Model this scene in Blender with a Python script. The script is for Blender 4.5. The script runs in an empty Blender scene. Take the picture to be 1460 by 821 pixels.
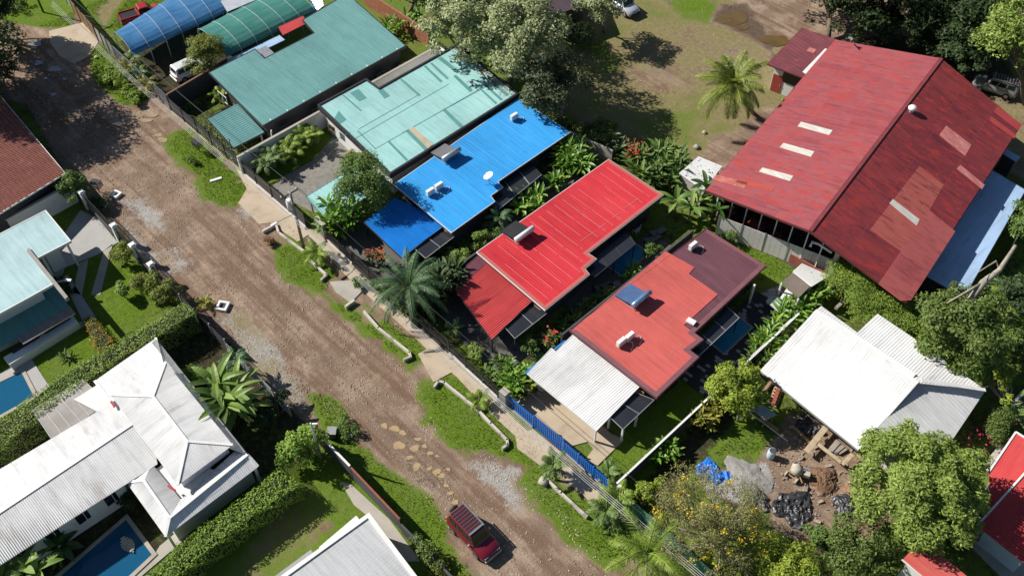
import bpy, math, random
import numpy as np
from mathutils import noise as mnoise
from mathutils import Vector, Matrix
rad = math.radians
SC = bpy.context.scene
COL = SC.collection
RNG = random.Random(7)

# ---------------------------------------------------------------- camera (world X runs down the street, Y from the street into the lots)
F = 1354.0; PITCH = rad(49.82); HEAD = rad(44.06)
CH = 64.0
HY = Vector((math.cos(HEAD), math.sin(HEAD), 0)); HX = Vector((math.sin(HEAD), -math.cos(HEAD), 0))
def toW(v): return Vector((HX.dot(v), HY.dot(v), v.z))
FWD = toW(Vector((0, math.cos(PITCH), -math.sin(PITCH))))
RGT = toW(Vector((1, 0, 0)))
UPV = RGT.cross(FWD)
CAM = Vector((0, 0, 0)) - FWD * (CH / -FWD.z); CAM.z = CH
def G(px, py, h=0.0):
    """ground (height h) point seen at a pixel of the 1460x821 photograph"""
    d = FWD * F + RGT * (px - 730) - UPV * (py - 410.5)
    return CAM + d * ((h - CH) / d.z)
def U(px, py, zf):
    h = 3.0
    for _ in range(6):
        p = G(px, py, h); h = zf(p.x, p.y)
    return G(px, py, h)
def UP(pts, zf):
    if not callable(zf):
        z0 = zf; zf = lambda x, y: z0
    return [(p.x, p.y) for p in (U(a, b, zf) for a, b in pts)]
def G2(pts, h=0.0): return [tuple(G(a, b, h)[:2]) for a, b in pts]

cd = bpy.data.cameras.new('camera'); co = bpy.data.objects.new('camera', cd); COL.objects.link(co)
co.matrix_world = Matrix.Translation(CAM) @ Matrix((RGT, UPV, -FWD)).transposed().to_4x4()
cd.sensor_width = 36; cd.lens = F / 1460 * 36; cd.clip_start = 1; cd.clip_end = 2000
SC.camera = co

# ---------------------------------------------------------------- light
AZ, EL = rad(26), rad(38)
SHD = Vector((math.cos(AZ) * math.cos(EL), math.sin(AZ) * math.cos(EL), -math.sin(EL)))   # direction the light travels
ld = bpy.data.lights.new('sun', 'SUN'); ld.energy = 5.0; ld.angle = rad(0.5); ld.color = (1, .95, .87)
lo = bpy.data.objects.new('sun', ld); COL.objects.link(lo)
lo.rotation_euler = SHD.to_track_quat('-Z', 'Y').to_euler(); lo.location = (0, 0, 60)
W = bpy.data.worlds.new('World'); SC.world = W; W.use_nodes = True
wn = W.node_tree.nodes; wl = W.node_tree.links
sky = wn.new('ShaderNodeTexSky'); sky.sky_type = 'NISHITA'; sky.sun_disc = False
sky.sun_elevation = EL
ts = -SHD
sky.sun_rotation = math.atan2(ts.x, ts.y)
sky.air_density = 1.0; sky.dust_density = 0.4; sky.ozone_density = 1.5
wl.new(sky.outputs[0], wn['Background'].inputs[0]); wn['Background'].inputs[1].default_value = 0.05
SC.view_settings.view_transform = 'Standard'; SC.view_settings.look = 'None'
SC.view_settings.exposure = 0.4; SC.view_settings.gamma = 1; SC.view_settings.use_curve_mapping = False

# ---------------------------------------------------------------- materials
class N:
    def __init__(s, name):
        s.m = bpy.data.materials.new(name); s.m.use_nodes = True; s.t = s.m.node_tree; s.t.nodes.clear()
        s.out = s.n('ShaderNodeOutputMaterial')
    def n(s, typ, **kw):
        x = s.t.nodes.new(typ)
        for k, v in kw.items(): setattr(x, k, v)
        return x
    def l(s, a, b): s.t.links.new(a, b)
    def coord(s, scale=(1, 1, 1), rot=(0, 0, 0), which='Object'):
        tc = s.n('ShaderNodeTexCoord'); mp = s.n('ShaderNodeMapping')
        mp.inputs['Scale'].default_value = scale; mp.inputs['Rotation'].default_value = rot
        s.l(tc.outputs[which], mp.inputs[0]); return mp.outputs[0]
    def noise(s, vec, scale, detail=4, rough=.55):
        x = s.n('ShaderNodeTexNoise'); x.inputs['Scale'].default_value = scale; x.inputs['Detail'].default_value = detail
        x.inputs['Roughness'].default_value = rough; s.l(vec, x.inputs['Vector']); return x.outputs['Fac']
    def ramp(s, fac, stops, interp='LINEAR'):
        r = s.n('ShaderNodeValToRGB'); r.color_ramp.interpolation = interp
        els = r.color_ramp.elements
        while len(els) < len(stops): els.new(.5)
        for e, (p, c) in zip(els, stops):
            e.position = p; e.color = (c[0], c[1], c[2], 1) if hasattr(c, '__len__') else (c, c, c, 1)
        s.l(fac, r.inputs[0]); return r.outputs[0]
    def mix(s, fac, a, b, mode='MIX'):
        x = s.n('ShaderNodeMix', data_type='RGBA', blend_type=mode)
        for sock, v in ((x.inputs[0], fac), (x.inputs[6], a), (x.inputs[7], b)):
            if hasattr(v, 'is_output'): s.l(v, sock)
            elif hasattr(v, '__len__'): sock.default_value = (*v[:3], 1)
            else: sock.default_value = v
        return x.outputs[2]
    def math(s, op, a, b=0.0, c=None):
        x = s.n('ShaderNodeMath', operation=op)
        for i, v in enumerate((a, b) if c is None else (a, b, c)):
            if hasattr(v, 'is_output'): s.l(v, x.inputs[i])
            else: x.inputs[i].default_value = v
        return x.outputs[0]
    def bsdf(s, col, rough=.6, metal=0, spec=.4, bump=None, bstr=.3, bdist=.02):
        b = s.n('ShaderNodeBsdfPrincipled')
        if hasattr(col, 'is_output'): s.l(col, b.inputs['Base Color'])
        else: b.inputs['Base Color'].default_value = (*col, 1)
        if hasattr(rough, 'is_output'): s.l(rough, b.inputs['Roughness'])
        else: b.inputs['Roughness'].default_value = rough
        b.inputs['Metallic'].default_value = metal; b.inputs['Specular IOR Level'].default_value = spec
        if bump is not None:
            bp = s.n('ShaderNodeBump'); bp.inputs['Strength'].default_value = bstr; bp.inputs['Distance'].default_value = bdist
            s.l(bump, bp.inputs['Height']); s.l(bp.outputs[0], b.inputs['Normal'])
        s.l(b.outputs[0], s.out.inputs[0]); return b
def sc(c, k): return tuple(min(1, x * k) for x in c)
MC = {}
def mat(name, c, c2=None, ns=.8, rough=.6, bump=0.0, bs=30, metal=0, spec=.4, stretch=(1, 1, 1), dirt=None, ds=.5, da=.5):
    if name in MC: return MC[name]
    k = N(name); v = k.coord(stretch)
    c2 = c2 or sc(c, .82)
    f = k.noise(v, ns, 5, .6)
    col = k.mix(k.ramp(f, [(.35, 0), (.65, 1)]), c, c2)
    if 'roof' in name or 'corrugated' in name:
        fd = k.noise(k.coord((.6, .6, .6)), .23, 6, .65); col = k.mix(1.0, col, k.ramp(fd, [(.3, .80), (.5, 1.0), (.7, 1.14)]), 'MULTIPLY')
        fs = k.noise(k.coord((.25, 3.0, 1) if stretch[0] <= 1 else (3.0, .25, 1)), 1.1, 6, .75); col = k.mix(1.0, col, k.ramp(fs, [(.36, .86), (.5, 1.0), (.68, 1.08)]), 'MULTIPLY')
    if dirt:
        f2 = k.noise(v, ds, 8, .7)
        col = k.mix(k.ramp(f2, [(da, 0), (min(1, da + .12), 1)]), col, dirt)
    if 'roof' in name or 'corrugated' in name: spec = min(spec, .14)
    k.bsdf(col, rough, metal, spec, k.noise(k.coord(), bs, 3) if bump else None, bump)
    MC[name] = k.m; return k.m
def leafmat(name, cols, trans=.28, rough=.55, spec=.25):
    if name in MC: return MC[name]
    k = N(name)
    g = k.n('ShaderNodeNewGeometry')
    v = k.coord(which='Object')
    cl = k.noise(v, .55, 2)
    fac = k.math('ADD', k.math('MULTIPLY', g.outputs['Random Per Island'], .6), k.math('MULTIPLY', cl, .45))
    nst = len(cols)
    col = k.ramp(fac, [(.08 + .84 * i / (nst - 1), c) for i, c in enumerate(cols)])
    b = k.n('ShaderNodeBsdfPrincipled'); k.l(col, b.inputs['Base Color'])
    b.inputs['Roughness'].default_value = rough; b.inputs['Specular IOR Level'].default_value = spec
    t = k.n('ShaderNodeBsdfTranslucent'); k.l(k.mix(1.0, col, (1.0, 1.0, .45), 'MULTIPLY'), t.inputs[0])
    mx = k.n('ShaderNodeMixShader'); mx.inputs[0].default_value = trans
    k.l(b.outputs[0], mx.inputs[1]); k.l(t.outputs[0], mx.inputs[2]); k.l(mx.outputs[0], k.out.inputs[0])
    MC[name] = k.m; return k.m

# ---------------------------------------------------------------- object helpers
ORG = {}
def tag(o, label=None, cat=None, group=None, kind=None):
    if label: o['label'] = label
    if cat: o['category'] = cat
    if group: o['group'] = group
    if kind: o['kind'] = kind
    return o
def empty(name, loc, label, cat, group=None):
    o = bpy.data.objects.new(name, None); COL.objects.link(o); o.location = loc
    o.empty_display_size = .3
    ORG[o.name] = Vector(loc); return tag(o, label, cat, group)
def children(o): return [c for c in list(COL.objects) if c.parent == o]
def copy_tree(o, parent=None, kids=None):
    c = o.copy(); COL.objects.link(c)
    if parent: c.parent = parent
    for ch in o.children: copy_tree(ch, c)
    return c
def link_mesh(name, me, m, parent, org, smooth=False):
    o = bpy.data.objects.new(name, me); COL.objects.link(o)
    for q in (m if isinstance(m, (list, tuple)) else [m]): me.materials.append(q)
    if parent is not None:
        o.parent = parent; ORG[o.name] = org
    else:
        o.location = org; ORG[o.name] = org
    if smooth: me.polygons.foreach_set('use_smooth', [True] * len(me.polygons))
    return o
class MB:
    def __init__(s): s.v = []; s.f = []
    def poly(s, pts):
        i = len(s.v); s.v += [tuple(p) for p in pts]; s.f.append(tuple(range(i, i + len(pts)))); return s
    def box(s, c, size, rz=0.0, ry=0.0, rx=0.0):
        x, y, z = (q / 2 for q in size); i = len(s.v)
        M = Matrix.Rotation(rz, 3, 'Z') @ Matrix.Rotation(ry, 3, 'Y') @ Matrix.Rotation(rx, 3, 'X'); c = Vector(c)
        for a in ((-x, -y, -z), (x, -y, -z), (x, y, -z), (-x, y, -z), (-x, -y, z), (x, -y, z), (x, y, z), (-x, y, z)):
            s.v.append(tuple(c + M @ Vector(a)))
        for q in ((0, 3, 2, 1), (4, 5, 6, 7), (0, 1, 5, 4), (1, 2, 6, 5), (2, 3, 7, 6), (3, 0, 4, 7)): s.f.append(tuple(i + k for k in q))
        return s
    def bar(s, a, b, w, h=None):
        """box bar from a to b"""
        a = Vector(a); b = Vector(b); h = h or w; d = b - a; L = d.length
        if L < 1e-6: return s
        d.normalize(); u = d.cross(Vector((0, 0, 1)))
        if u.length < 1e-3: u = Vector((1, 0, 0))
        u.normalize(); t = u.cross(d); i = len(s.v)
        for p in (a, b):
            for su, st in ((-1, -1), (1, -1), (1, 1), (-1, 1)): s.v.append(tuple(p + u * su * w / 2 + t * st * h / 2))
        for q in ((0, 1, 2, 3), (7, 6, 5, 4), (0, 4, 5, 1), (1, 5, 6, 2), (2, 6, 7, 3), (3, 7, 4, 0)): s.f.append(tuple(i + k for k in q))
        return s
    def tube(s, pts, r, n=7, cap=True):
        pts = [Vector(p) for p in pts]; rs = r if hasattr(r, '__len__') else [r] * len(pts); i0 = len(s.v)
        for j, p in enumerate(pts):
            d = (pts[min(j + 1, len(pts) - 1)] - pts[max(j - 1, 0)]).normalized()
            u = d.cross(Vector((0, 0, 1)))
            if u.length < .05: u = d.cross(Vector((1, 0, 0)))
            u.normalize(); t = u.cross(d)
            for k in range(n):
                a = 2 * math.pi * k / n; s.v.append(tuple(p + (u * math.cos(a) + t * math.sin(a)) * rs[j]))
        for j in range(len(pts) - 1):
            for k in range(n):
                a = i0 + j * n + k; b = i0 + j * n + (k + 1) % n; s.f.append((a, b, b + n, a + n))
        if cap:
            s.f.append(tuple(i0 + k for k in range(n))[::-1]); e = i0 + (len(pts) - 1) * n; s.f.append(tuple(e + k for k in range(n)))
        return s
    def cyl(s, c, r, z0, z1, n=20, r2=None):
        return s.tube([(c[0], c[1], z0), (c[0], c[1], z1)], [r, r2 if r2 is not None else r], n)
    def prism(s, poly, z0, z1):
        """poly [(x,y)], z0/z1 number or f(x,y)"""
        f0 = z0 if callable(z0) else (lambda x, y: z0); f1 = z1 if callable(z1) else (lambda x, y: z1)
        ar = sum(poly[i - 1][0] * poly[i][1] - poly[i][0] * poly[i - 1][1] for i in range(len(poly)))
        if ar < 0: poly = poly[::-1]
        n = len(poly); i = len(s.v)
        s.v += [(x, y, f0(x, y)) for x, y in poly] + [(x, y, f1(x, y)) for x, y in poly]
        s.f.append(tuple(range(i, i + n))[::-1]); s.f.append(tuple(range(i + n, i + 2 * n)))
        for k in range(n): s.f.append((i + k, i + (k + 1) % n, i + n + (k + 1) % n, i + n + k))
        return s
    def build(s, name, m, parent=None, smooth=False, org=None, bevel=0):
        v = np.array(s.v, dtype=float)
        if parent is not None: o0 = ORG[parent.name]
        elif org is not None: o0 = Vector(org)
        else:
            mn, mx = v.min(0), v.max(0); o0 = Vector(((mn[0] + mx[0]) / 2, (mn[1] + mx[1]) / 2, mn[2]))
        me = bpy.data.meshes.new(name); me.from_pydata((v - np.array(o0)).tolist(), [], s.f); me.update()
        o = link_mesh(name, me, m, parent, o0, smooth)
        if bevel:
            b = o.modifiers.new('Bevel', 'BEVEL'); b.width = bevel; b.segments = 2; b.limit_method = 'ANGLE'
        return o
def offset(poly, d):
    """move every edge inwards by d (outwards when negative)"""
    ar = sum(poly[i - 1][0] * poly[i][1] - poly[i][0] * poly[i - 1][1] for i in range(len(poly)))
    if ar < 0: poly = poly[::-1]
    n = len(poly); out = []
    for i in range(n):
        p0, p1, p2 = Vector(poly[i - 1]), Vector(poly[i]), Vector(poly[(i + 1) % n])
        a = (p1 - p0).normalized(); b = (p2 - p1).normalized()
        na = Vector((-a.y, a.x)); nb = Vector((-b.y, b.x)); m = na + nb
        if m.length < 1e-4: m = na
        m.normalize(); k = d / max(.35, m.dot(na)); q = p1 + m * k; out.append((q.x, q.y))
    return out
def inside(poly, x, y):
    r = False; n = len(poly)
    for i in range(n):
        x0, y0 = poly[i - 1]; x1, y1 = poly[i]
        if (y0 > y) != (y1 > y) and x < (x1 - x0) * (y - y0) / (y1 - y0) + x0: r = not r
    return r
def clip(poly, p, d):
    ts = []; n = len(poly); nx, ny = -d[1], d[0]
    for i in range(n):
        a, b = poly[i - 1], poly[i]
        sa = (a[0] - p[0]) * nx + (a[1] - p[1]) * ny; sb = (b[0] - p[0]) * nx + (b[1] - p[1]) * ny
        if (sa > 0) != (sb > 0):
            k = sa / (sa - sb); q = (a[0] + (b[0] - a[0]) * k, a[1] + (b[1] - a[1]) * k)
            ts.append((q[0] - p[0]) * d[0] + (q[1] - p[1]) * d[1])
    ts.sort(); return list(zip(ts[::2], ts[1::2]))
def ribs(mb, poly, zf, d, pitch, h, w, inset=.0):
    L = math.hypot(*d); d = (d[0] / L, d[1] / L); nx, ny = -d[1], d[0]
    us = [x * nx + y * ny for x, y in poly]; u = math.ceil(min(us) / pitch) * pitch + pitch * .37
    while u < max(us):
        p = (nx * u, ny * u)
        for t0, t1 in clip(poly, p, d):
            t0 += inset; t1 -= inset
            if t1 - t0 < .1: continue
            i = len(mb.v)
            for t in (t0, t1):
                for k, hh in ((-w / 2, -.003), (-w / 5, h), (w / 5, h), (w / 2, -.003)):
                    x = p[0] + d[0] * t + nx * k; y = p[1] + d[1] * t + ny * k; mb.v.append((x, y, zf(x, y) + hh))
            for q in ((0, 4, 5, 1), (1, 5, 6, 2), (2, 6, 7, 3), (0, 1, 2, 3), (7, 6, 5, 4)): mb.f.append(tuple(i + k for k in q))
        u += pitch
def zfn(z):
    return z if callable(z) else (lambda x, y: z)
def roof(root, poly, zf, m, name='roof', th=.06, rib=None):
    """roof sheet: poly [(x,y)], rib = (direction, pitch, height, width)"""
    zf = zfn(zf); mb = MB(); mb.prism(poly, lambda x, y: zf(x, y) - th, zf)
    if rib: ribs(mb, poly, zf, *rib)
    return mb.build(name, m, root)
def fascia(root, poly, zf, m, w=.1, h=.22, up=.03, name='fascia', edges=None):
    zf = zfn(zf); mb = MB(); out = offset(poly, -w); inn = offset(poly, -.004); n = len(out)
    for i in range(n):
        if edges is not None and i not in edges: continue
        j = (i + 1) % n; i0 = len(mb.v)
        for (x, y) in (inn[i], inn[j], out[j], out[i]): mb.v.append((x, y, zf(x, y) - h))
        for (x, y) in (inn[i], inn[j], out[j], out[i]): mb.v.append((x, y, zf(x, y) + up))
        for q in ((0, 1, 2, 3), (7, 6, 5, 4), (0, 4, 5, 1), (1, 5, 6, 2), (2, 6, 7, 3), (3, 7, 4, 0)): mb.f.append(tuple(i0 + k for k in q))
    return mb.build(name, m, root)
def plane3(a, b, c):
    n = (b - a).cross(c - a); return lambda x, y: a.z - (n.x * (x - a.x) + n.y * (y - a.y)) / n.z
def facet(mb, pts, th=.05):
    """thin sloped sheet through 3D points"""
    pts = [Vector(p) for p in pts]; ar = sum(pts[i - 1].x * pts[i].y - pts[i].x * pts[i - 1].y for i in range(len(pts)))
    if ar < 0: pts = pts[::-1]
    n = len(pts); i = len(mb.v); mb.v += [tuple(p - Vector((0, 0, th))) for p in pts] + [tuple(p) for p in pts]
    mb.f.append(tuple(range(i, i + n))[::-1]); mb.f.append(tuple(range(i + n, i + 2 * n)))
    for k in range(n): mb.f.append((i + k, i + (k + 1) % n, i + n + (k + 1) % n, i + n + k))
def slope(root, name, pts, m, rib=None, th=.05):
    """sloped roof face from 3D corner points with ribs = (dir, pitch, h, w)"""
    mb = MB(); facet(mb, pts, th); P = [Vector(p) for p in pts]
    if rib: ribs(mb, [(p.x, p.y) for p in P], plane3(P[0], P[1], P[2]), *rib)
    return mb.build(name, m, root)
def window(root, x, y, face, w, h, z, fm, gm):
    """framed window on a wall facing '-y' or '+x' etc.; x,y = centre on the wall surface"""
    d = {'-y': (0, -1), '+y': (0, 1), '+x': (1, 0), '-x': (-1, 0)}[face]; u = (-d[1], d[0]); mb = MB(); t = .05
    def B(a, b, ww, hh, out, th):
        cx = x + u[0] * a + d[0] * out; cy = y + u[1] * a + d[1] * out
        return ((cx, cy, b), (abs(u[0]) * ww + abs(d[0]) * th, abs(u[1]) * ww + abs(d[1]) * th, hh))
    for a, b, ww, hh in ((0, z + h / 2, w + .1, .06), (0, z - h / 2, w + .1, .06), (-w / 2, z, .06, h - .06), (w / 2, z, .06, h - .06), (0, z, .05, h - .06)):
        mb.box(*B(a, b, ww, hh, .03, .06))
    f = mb.build('window', fm, root)
    q = MB(); q.box(*B(0, z, w - .06, h - .06, .012, .02)); q.build('pane', gm, f)
    return f
def door(root, x, y, face, w, h, m, hm):
    d = {'-y': (0, -1), '+y': (0, 1), '+x': (1, 0), '-x': (-1, 0)}[face]; u = (-d[1], d[0])
    mb = MB(); mb.box((x + d[0] * .025, y + d[1] * .025, h / 2 + .06), (abs(u[0]) * w + abs(d[0]) * .05, abs(u[1]) * w + abs(d[1]) * .05, h))
    o = mb.build('door', m, root)
    q = MB(); q.box((x + d[0] * .08 + u[0] * w * .38, y + d[1] * .08 + u[1] * w * .38, 1.05), (.06, .06, .14)); q.build('handle', hm, o)
    return o
def post(root, x, y, z0, z1, w, m, name='post'):
    return MB().box((x, y, (z0 + z1) / 2), (w, w, z1 - z0)).build(name, m, root)
# ---------------------------------------------------------------- foliage builders
def rmesh(name, V, Fn, m, parent, org, smooth=False):
    """V (N,k,3) array: N separate polygons of k corners"""
    Nn, k = V.shape[0], V.shape[1]
    me = bpy.data.meshes.new(name); me.vertices.add(Nn * k); me.loops.add(Nn * k); me.polygons.add(Nn)
    me.vertices.foreach_set('co', (V - np.array(org)).reshape(-1).astype(np.float32))
    me.loops.foreach_set('vertex_index', np.arange(Nn * k, dtype=np.int32))
    me.polygons.foreach_set('loop_start', np.arange(0, Nn * k, k, dtype=np.int32))
    me.polygons.foreach_set('loop_total', np.full(Nn, k, dtype=np.int32))
    me.update(calc_edges=True)
    return link_mesh(name, me, m, parent, Vector(org), smooth)
def unit(a): return a / np.maximum(1e-9, np.linalg.norm(a, axis=-1, keepdims=True))
def leaves(rs, C, O, L, Wd, up=.5, rnd=.8):
    """rhombic leaves at C (N,3), facing outward dirs O; returns (N,4,3)"""
    n = len(C); nr = unit(O * .7 + np.array([0, 0, up]) + rs.normal(0, rnd * .55, (n, 3)))
    a = unit(np.cross(nr, rs.normal(0, 1, (n, 3)))); b = np.cross(nr, a)
    l = (L * rs.uniform(.65, 1.25, n))[:, None] / 2; w = (Wd * rs.uniform(.7, 1.2, n))[:, None] / 2
    return np.stack([C - a * l, C + b * w - a * l * .1, C + a * l - nr * l * .35, C - b * w - a * l * .1], 1)
def lobes(rs, c, r, n, fill=.35):
    """lobe centres spread over an ellipsoid (c, r): mostly near the surface"""
    d = unit(rs.normal(0, 1, (n, 3))); d[:, 2] = np.where(d[:, 2] < -.45, -d[:, 2], d[:, 2])
    k = np.where(rs.uniform(0, 1, n) < fill, rs.uniform(.15, .6, n), rs.uniform(.62, .92, n))
    return np.array(c) + d * k[:, None] * np.array(r), d
def crown_pts(rs, c, r, nl, n, lr=(.2, .36), fill=.35, flat=.75):
    Lc, Ld = lobes(rs, c, r, nl, fill); R = rs.uniform(lr[0], lr[1], nl) * float(np.mean(r))
    p = R ** 2 / (R ** 2).sum(); k = rs.choice(nl, n, p=p); d = unit(rs.normal(0, 1, (n, 3)))
    d[:, 2] = np.where(d[:, 2] < -.3, -d[:, 2] * .8, d[:, 2]); d = unit(d)
    rad_ = R[k] * rs.uniform(.55, 1.12, n) * (1 + .15 * np.sin(d[:, 0] * 7 + k) * np.cos(d[:, 1] * 6 + k))
    C = Lc[k] + d * rad_[:, None] * np.array([1, 1, flat]); O = unit(d + (C - np.array(c)) / np.array(r) * .7)
    return C, O, Lc
def tree(name, label, cat, base, c, r, m, bark, seed, nl=36, n=6000, leaf=(.3, .13), tr=.22, group=None, fill=.35, lr=(.2, .36), nlimb=9, up=.5, flat=.75, trunks=1):
    """base (x,y); c crown centre (x,y,z); r radii"""
    rs = np.random.RandomState(seed); root = empty(name, (base[0], base[1], 0), label, cat, group); o0 = np.array([base[0], base[1], 0.])
    C, O, Lc = crown_pts(rs, c, r, nl, n, lr, fill, flat)
    rmesh('crown', leaves(rs, C, O, leaf[0], leaf[1], up), None, m, root, o0)
    mb = MB(); b = Vector((base[0], base[1], -.1)); cc = Vector(c)
    for q in range(trunks):
        bb = b + Vector((rs.uniform(-.3, .3), rs.uniform(-.3, .3), 0)) * (q > 0)
        fork = bb.lerp(cc, .55) + Vector((rs.uniform(-.3, .3), rs.uniform(-.3, .3), 0))
        mid = bb.lerp(fork, .5) + Vector((rs.uniform(-.15, .15), rs.uniform(-.15, .15), 0))
        mb.tube([bb, mid, fork], [tr * 1.25, tr, tr * .75], 8)
        for j in rs.permutation(nl)[:nlimb]:
            e = Vector(Lc[j]); s = mid.lerp(fork, rs.uniform(.3, 1.0)); mm = s.lerp(e, .5) + Vector((rs.uniform(-.3, .3), rs.uniform(-.3, .3), rs.uniform(0, .4)))
            mb.tube([s, mm, e], [tr * .5, tr * .33, tr * .1], 6)
    mb.build('trunk', bark, root, True)
    return root
def shrub(name, label, cat, base, r, h, m, seed, n=1200, leaf=(.16, .08), group=None, nl=16, stem=None, up=.5, z0=.15, lr=(.28, .45)):
    rs = np.random.RandomState(seed); root = empty(name, (base[0], base[1], 0), label, cat, group); o0 = np.array([base[0], base[1], 0.])
    C, O, Lc = crown_pts(rs, (base[0], base[1], h * .5 + z0), (r[0], r[1], h * .5), nl, n, lr, .4, .9)
    C[:, 2] = np.maximum(C[:, 2], .03)
    rmesh('foliage', leaves(rs, C, O, leaf[0], leaf[1], up), None, m, root, o0)
    mb = MB()
    for j in range(min(5, nl)):
        mb.tube([(base[0], base[1], 0), tuple(Vector((base[0], base[1], .2)).lerp(Vector(Lc[j]), .5)), tuple(Lc[j])], [.05, .035, .015], 5)
    mb.build('stem', stem or M['bark'], root, True)
    return root
def blade(mb, b, az, L, el, droop, w, seg=7, fold=.25, tear=0, rng=RNG, twist=0.0):
    """long leaf blade from b: starts at elevation el, bends down by droop over its length; V fold along the midrib"""
    b = Vector(b); p = b.copy(); e = el; st = L / seg; i0 = len(mb.v); side = Vector((-math.sin(az), math.cos(az), 0))
    for k in range(seg + 1):
        t = k / seg; d = Vector((math.cos(az) * math.cos(e), math.sin(az) * math.cos(e), math.sin(e)))
        up = side.cross(d) * -1; ww = w * .5 * (max(0, math.sin(math.pi * min(1, t * .93 + .07))) ** .6) * (1 if t < .75 else 1 - (t - .75) * 1.2)
        if tear: ww *= rng.uniform(1 - tear, 1)
        sd = side * math.cos(twist) + up * math.sin(twist)
        mb.v += [tuple(p + sd * ww + up * ww * fold), tuple(p), tuple(p - sd * ww + up * ww * fold)]
        p = p + d * st; e -= droop / seg
    for k in range(seg):
        a = i0 + 3 * k; mb.f += [(a, a + 1, a + 4, a + 3), (a + 1, a + 2, a + 5, a + 4)]
def frond(mb, b, az, L, el, droop, ll, n=26, w=.07, hang=.35, rng=RNG, rr=.03):
    """feather palm frond: rachis strip plus leaflets both sides"""
    p = Vector(b); e = el; st = L / n; side = Vector((-math.sin(az), math.cos(az), 0)); P = []
    for k in range(n + 1):
        d = Vector((math.cos(az) * math.cos(e), math.sin(az) * math.cos(e), math.sin(e))); P.append(p.copy())
        t = k / n
        if t > .14:
            l = ll * (math.sin(math.pi * (.12 + .83 * t)) ** .7)
            up = d.cross(side)
            for s in (-1, 1):
                if rng.random() < .06: continue
                dr = (side * s + d * (.45 + .5 * t + rng.uniform(-.12, .12)) - Vector((0, 0, 1)) * hang * rng.uniform(.7, 1.5) + up * .15); dr.normalize()
                q = p + dr * l * rng.uniform(.85, 1.08) - Vector((0, 0, 1)) * l * .12 ; mid = p + dr * l * .5
                i = len(mb.v); mb.v += [tuple(p - d * w * .5), tuple(mid - d * w * .6), tuple(q), tuple(mid + d * w * .6), tuple(p + d * w * .5)]; mb.f.append((i, i + 1, i + 2, i + 3, i + 4))
        p = p + d * st; e -= droop / n
    mb.tube(P[::4] + [P[-1]], [rr] * len(P[::4]) + [rr * .3], 4)
def palm(name, label, base, top, nf, L, m, bark, seed, ll=.6, el=(-.3, 1.2), droop=1.3, tr=.14, group=None, w=.08, hang=.35, cat='palm', nleaf=26, dead=None):
    """base (x,y), top (x,y,z) crown point"""
    rng = random.Random(seed); root = empty(name, (base[0], base[1], 0), label, cat, group)
    mb = MB(); b = Vector((base[0], base[1], -.1)); t = Vector(top)
    mid = b.lerp(t, .5) + Vector((rng.uniform(-.15, .15), rng.uniform(-.15, .15), 0))
    mb.tube([b, b.lerp(mid, .5), mid, mid.lerp(t, .6), t], [tr * 1.4, tr * 1.1, tr, tr * .95, tr * 1.1], 9); mb.build('trunk', bark, root, True)
    fm = MB()
    for k in range(nf):
        az = k * 2.39996 + rng.uniform(-.2, .2); u = (k + .5) / nf
        e = el[0] + (el[1] - el[0]) * u ** .8; frond(fm, t + Vector((math.cos(az), math.sin(az), 0)) * tr * .5, az, L * rng.uniform(.85, 1.1) * (1 if u < .85 else .8), e, droop * rng.uniform(.8, 1.2), ll, nleaf, w, hang, rng)
    fm.build('crown', m, root)
    if dead:
        dm = MB()
        for k in range(4): frond(dm, t - Vector((0, 0, .15)), rng.uniform(0, 6.28), L * .8, -.7, .6, ll * .7, 18, w, .6, rng)
        dm.build('dead_frond', dead, root)
    return root
def banana(name, label, spots, m, stemm, seed, L=2.2, w=.6, h=(1.8, 3.0), nleaf=8, group=None, cat='banana plant'):
    """spots [(x,y)] pseudo-stems of one clump"""
    rng = random.Random(seed); root = empty(name, (spots[0][0], spots[0][1], 0), label, cat, group); st = MB(); lf = MB()
    for x, y in spots:
        H = rng.uniform(*h); lx, ly = rng.uniform(-.25, .25), rng.uniform(-.25, .25)
        st.tube([(x, y, -.05), (x + lx * .5, y + ly * .5, H * .5), (x + lx, y + ly, H)], [.14, .11, .07], 8)
        for k in range(nleaf):
            az = k * 2.4 + rng.uniform(-.3, .3); e = rng.uniform(.25, 1.25)
            blade(lf, (x + lx, y + ly, H - rng.uniform(0, .3)), az, L * rng.uniform(.75, 1.1), e, rng.uniform(.9, 1.7), w * rng.uniform(.8, 1.1), 9, .22, .12, rng, rng.uniform(-.4, .4))
    lf.build('leaf_crown', m, root); st.build('stem', stemm, root, True)
    return root
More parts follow.
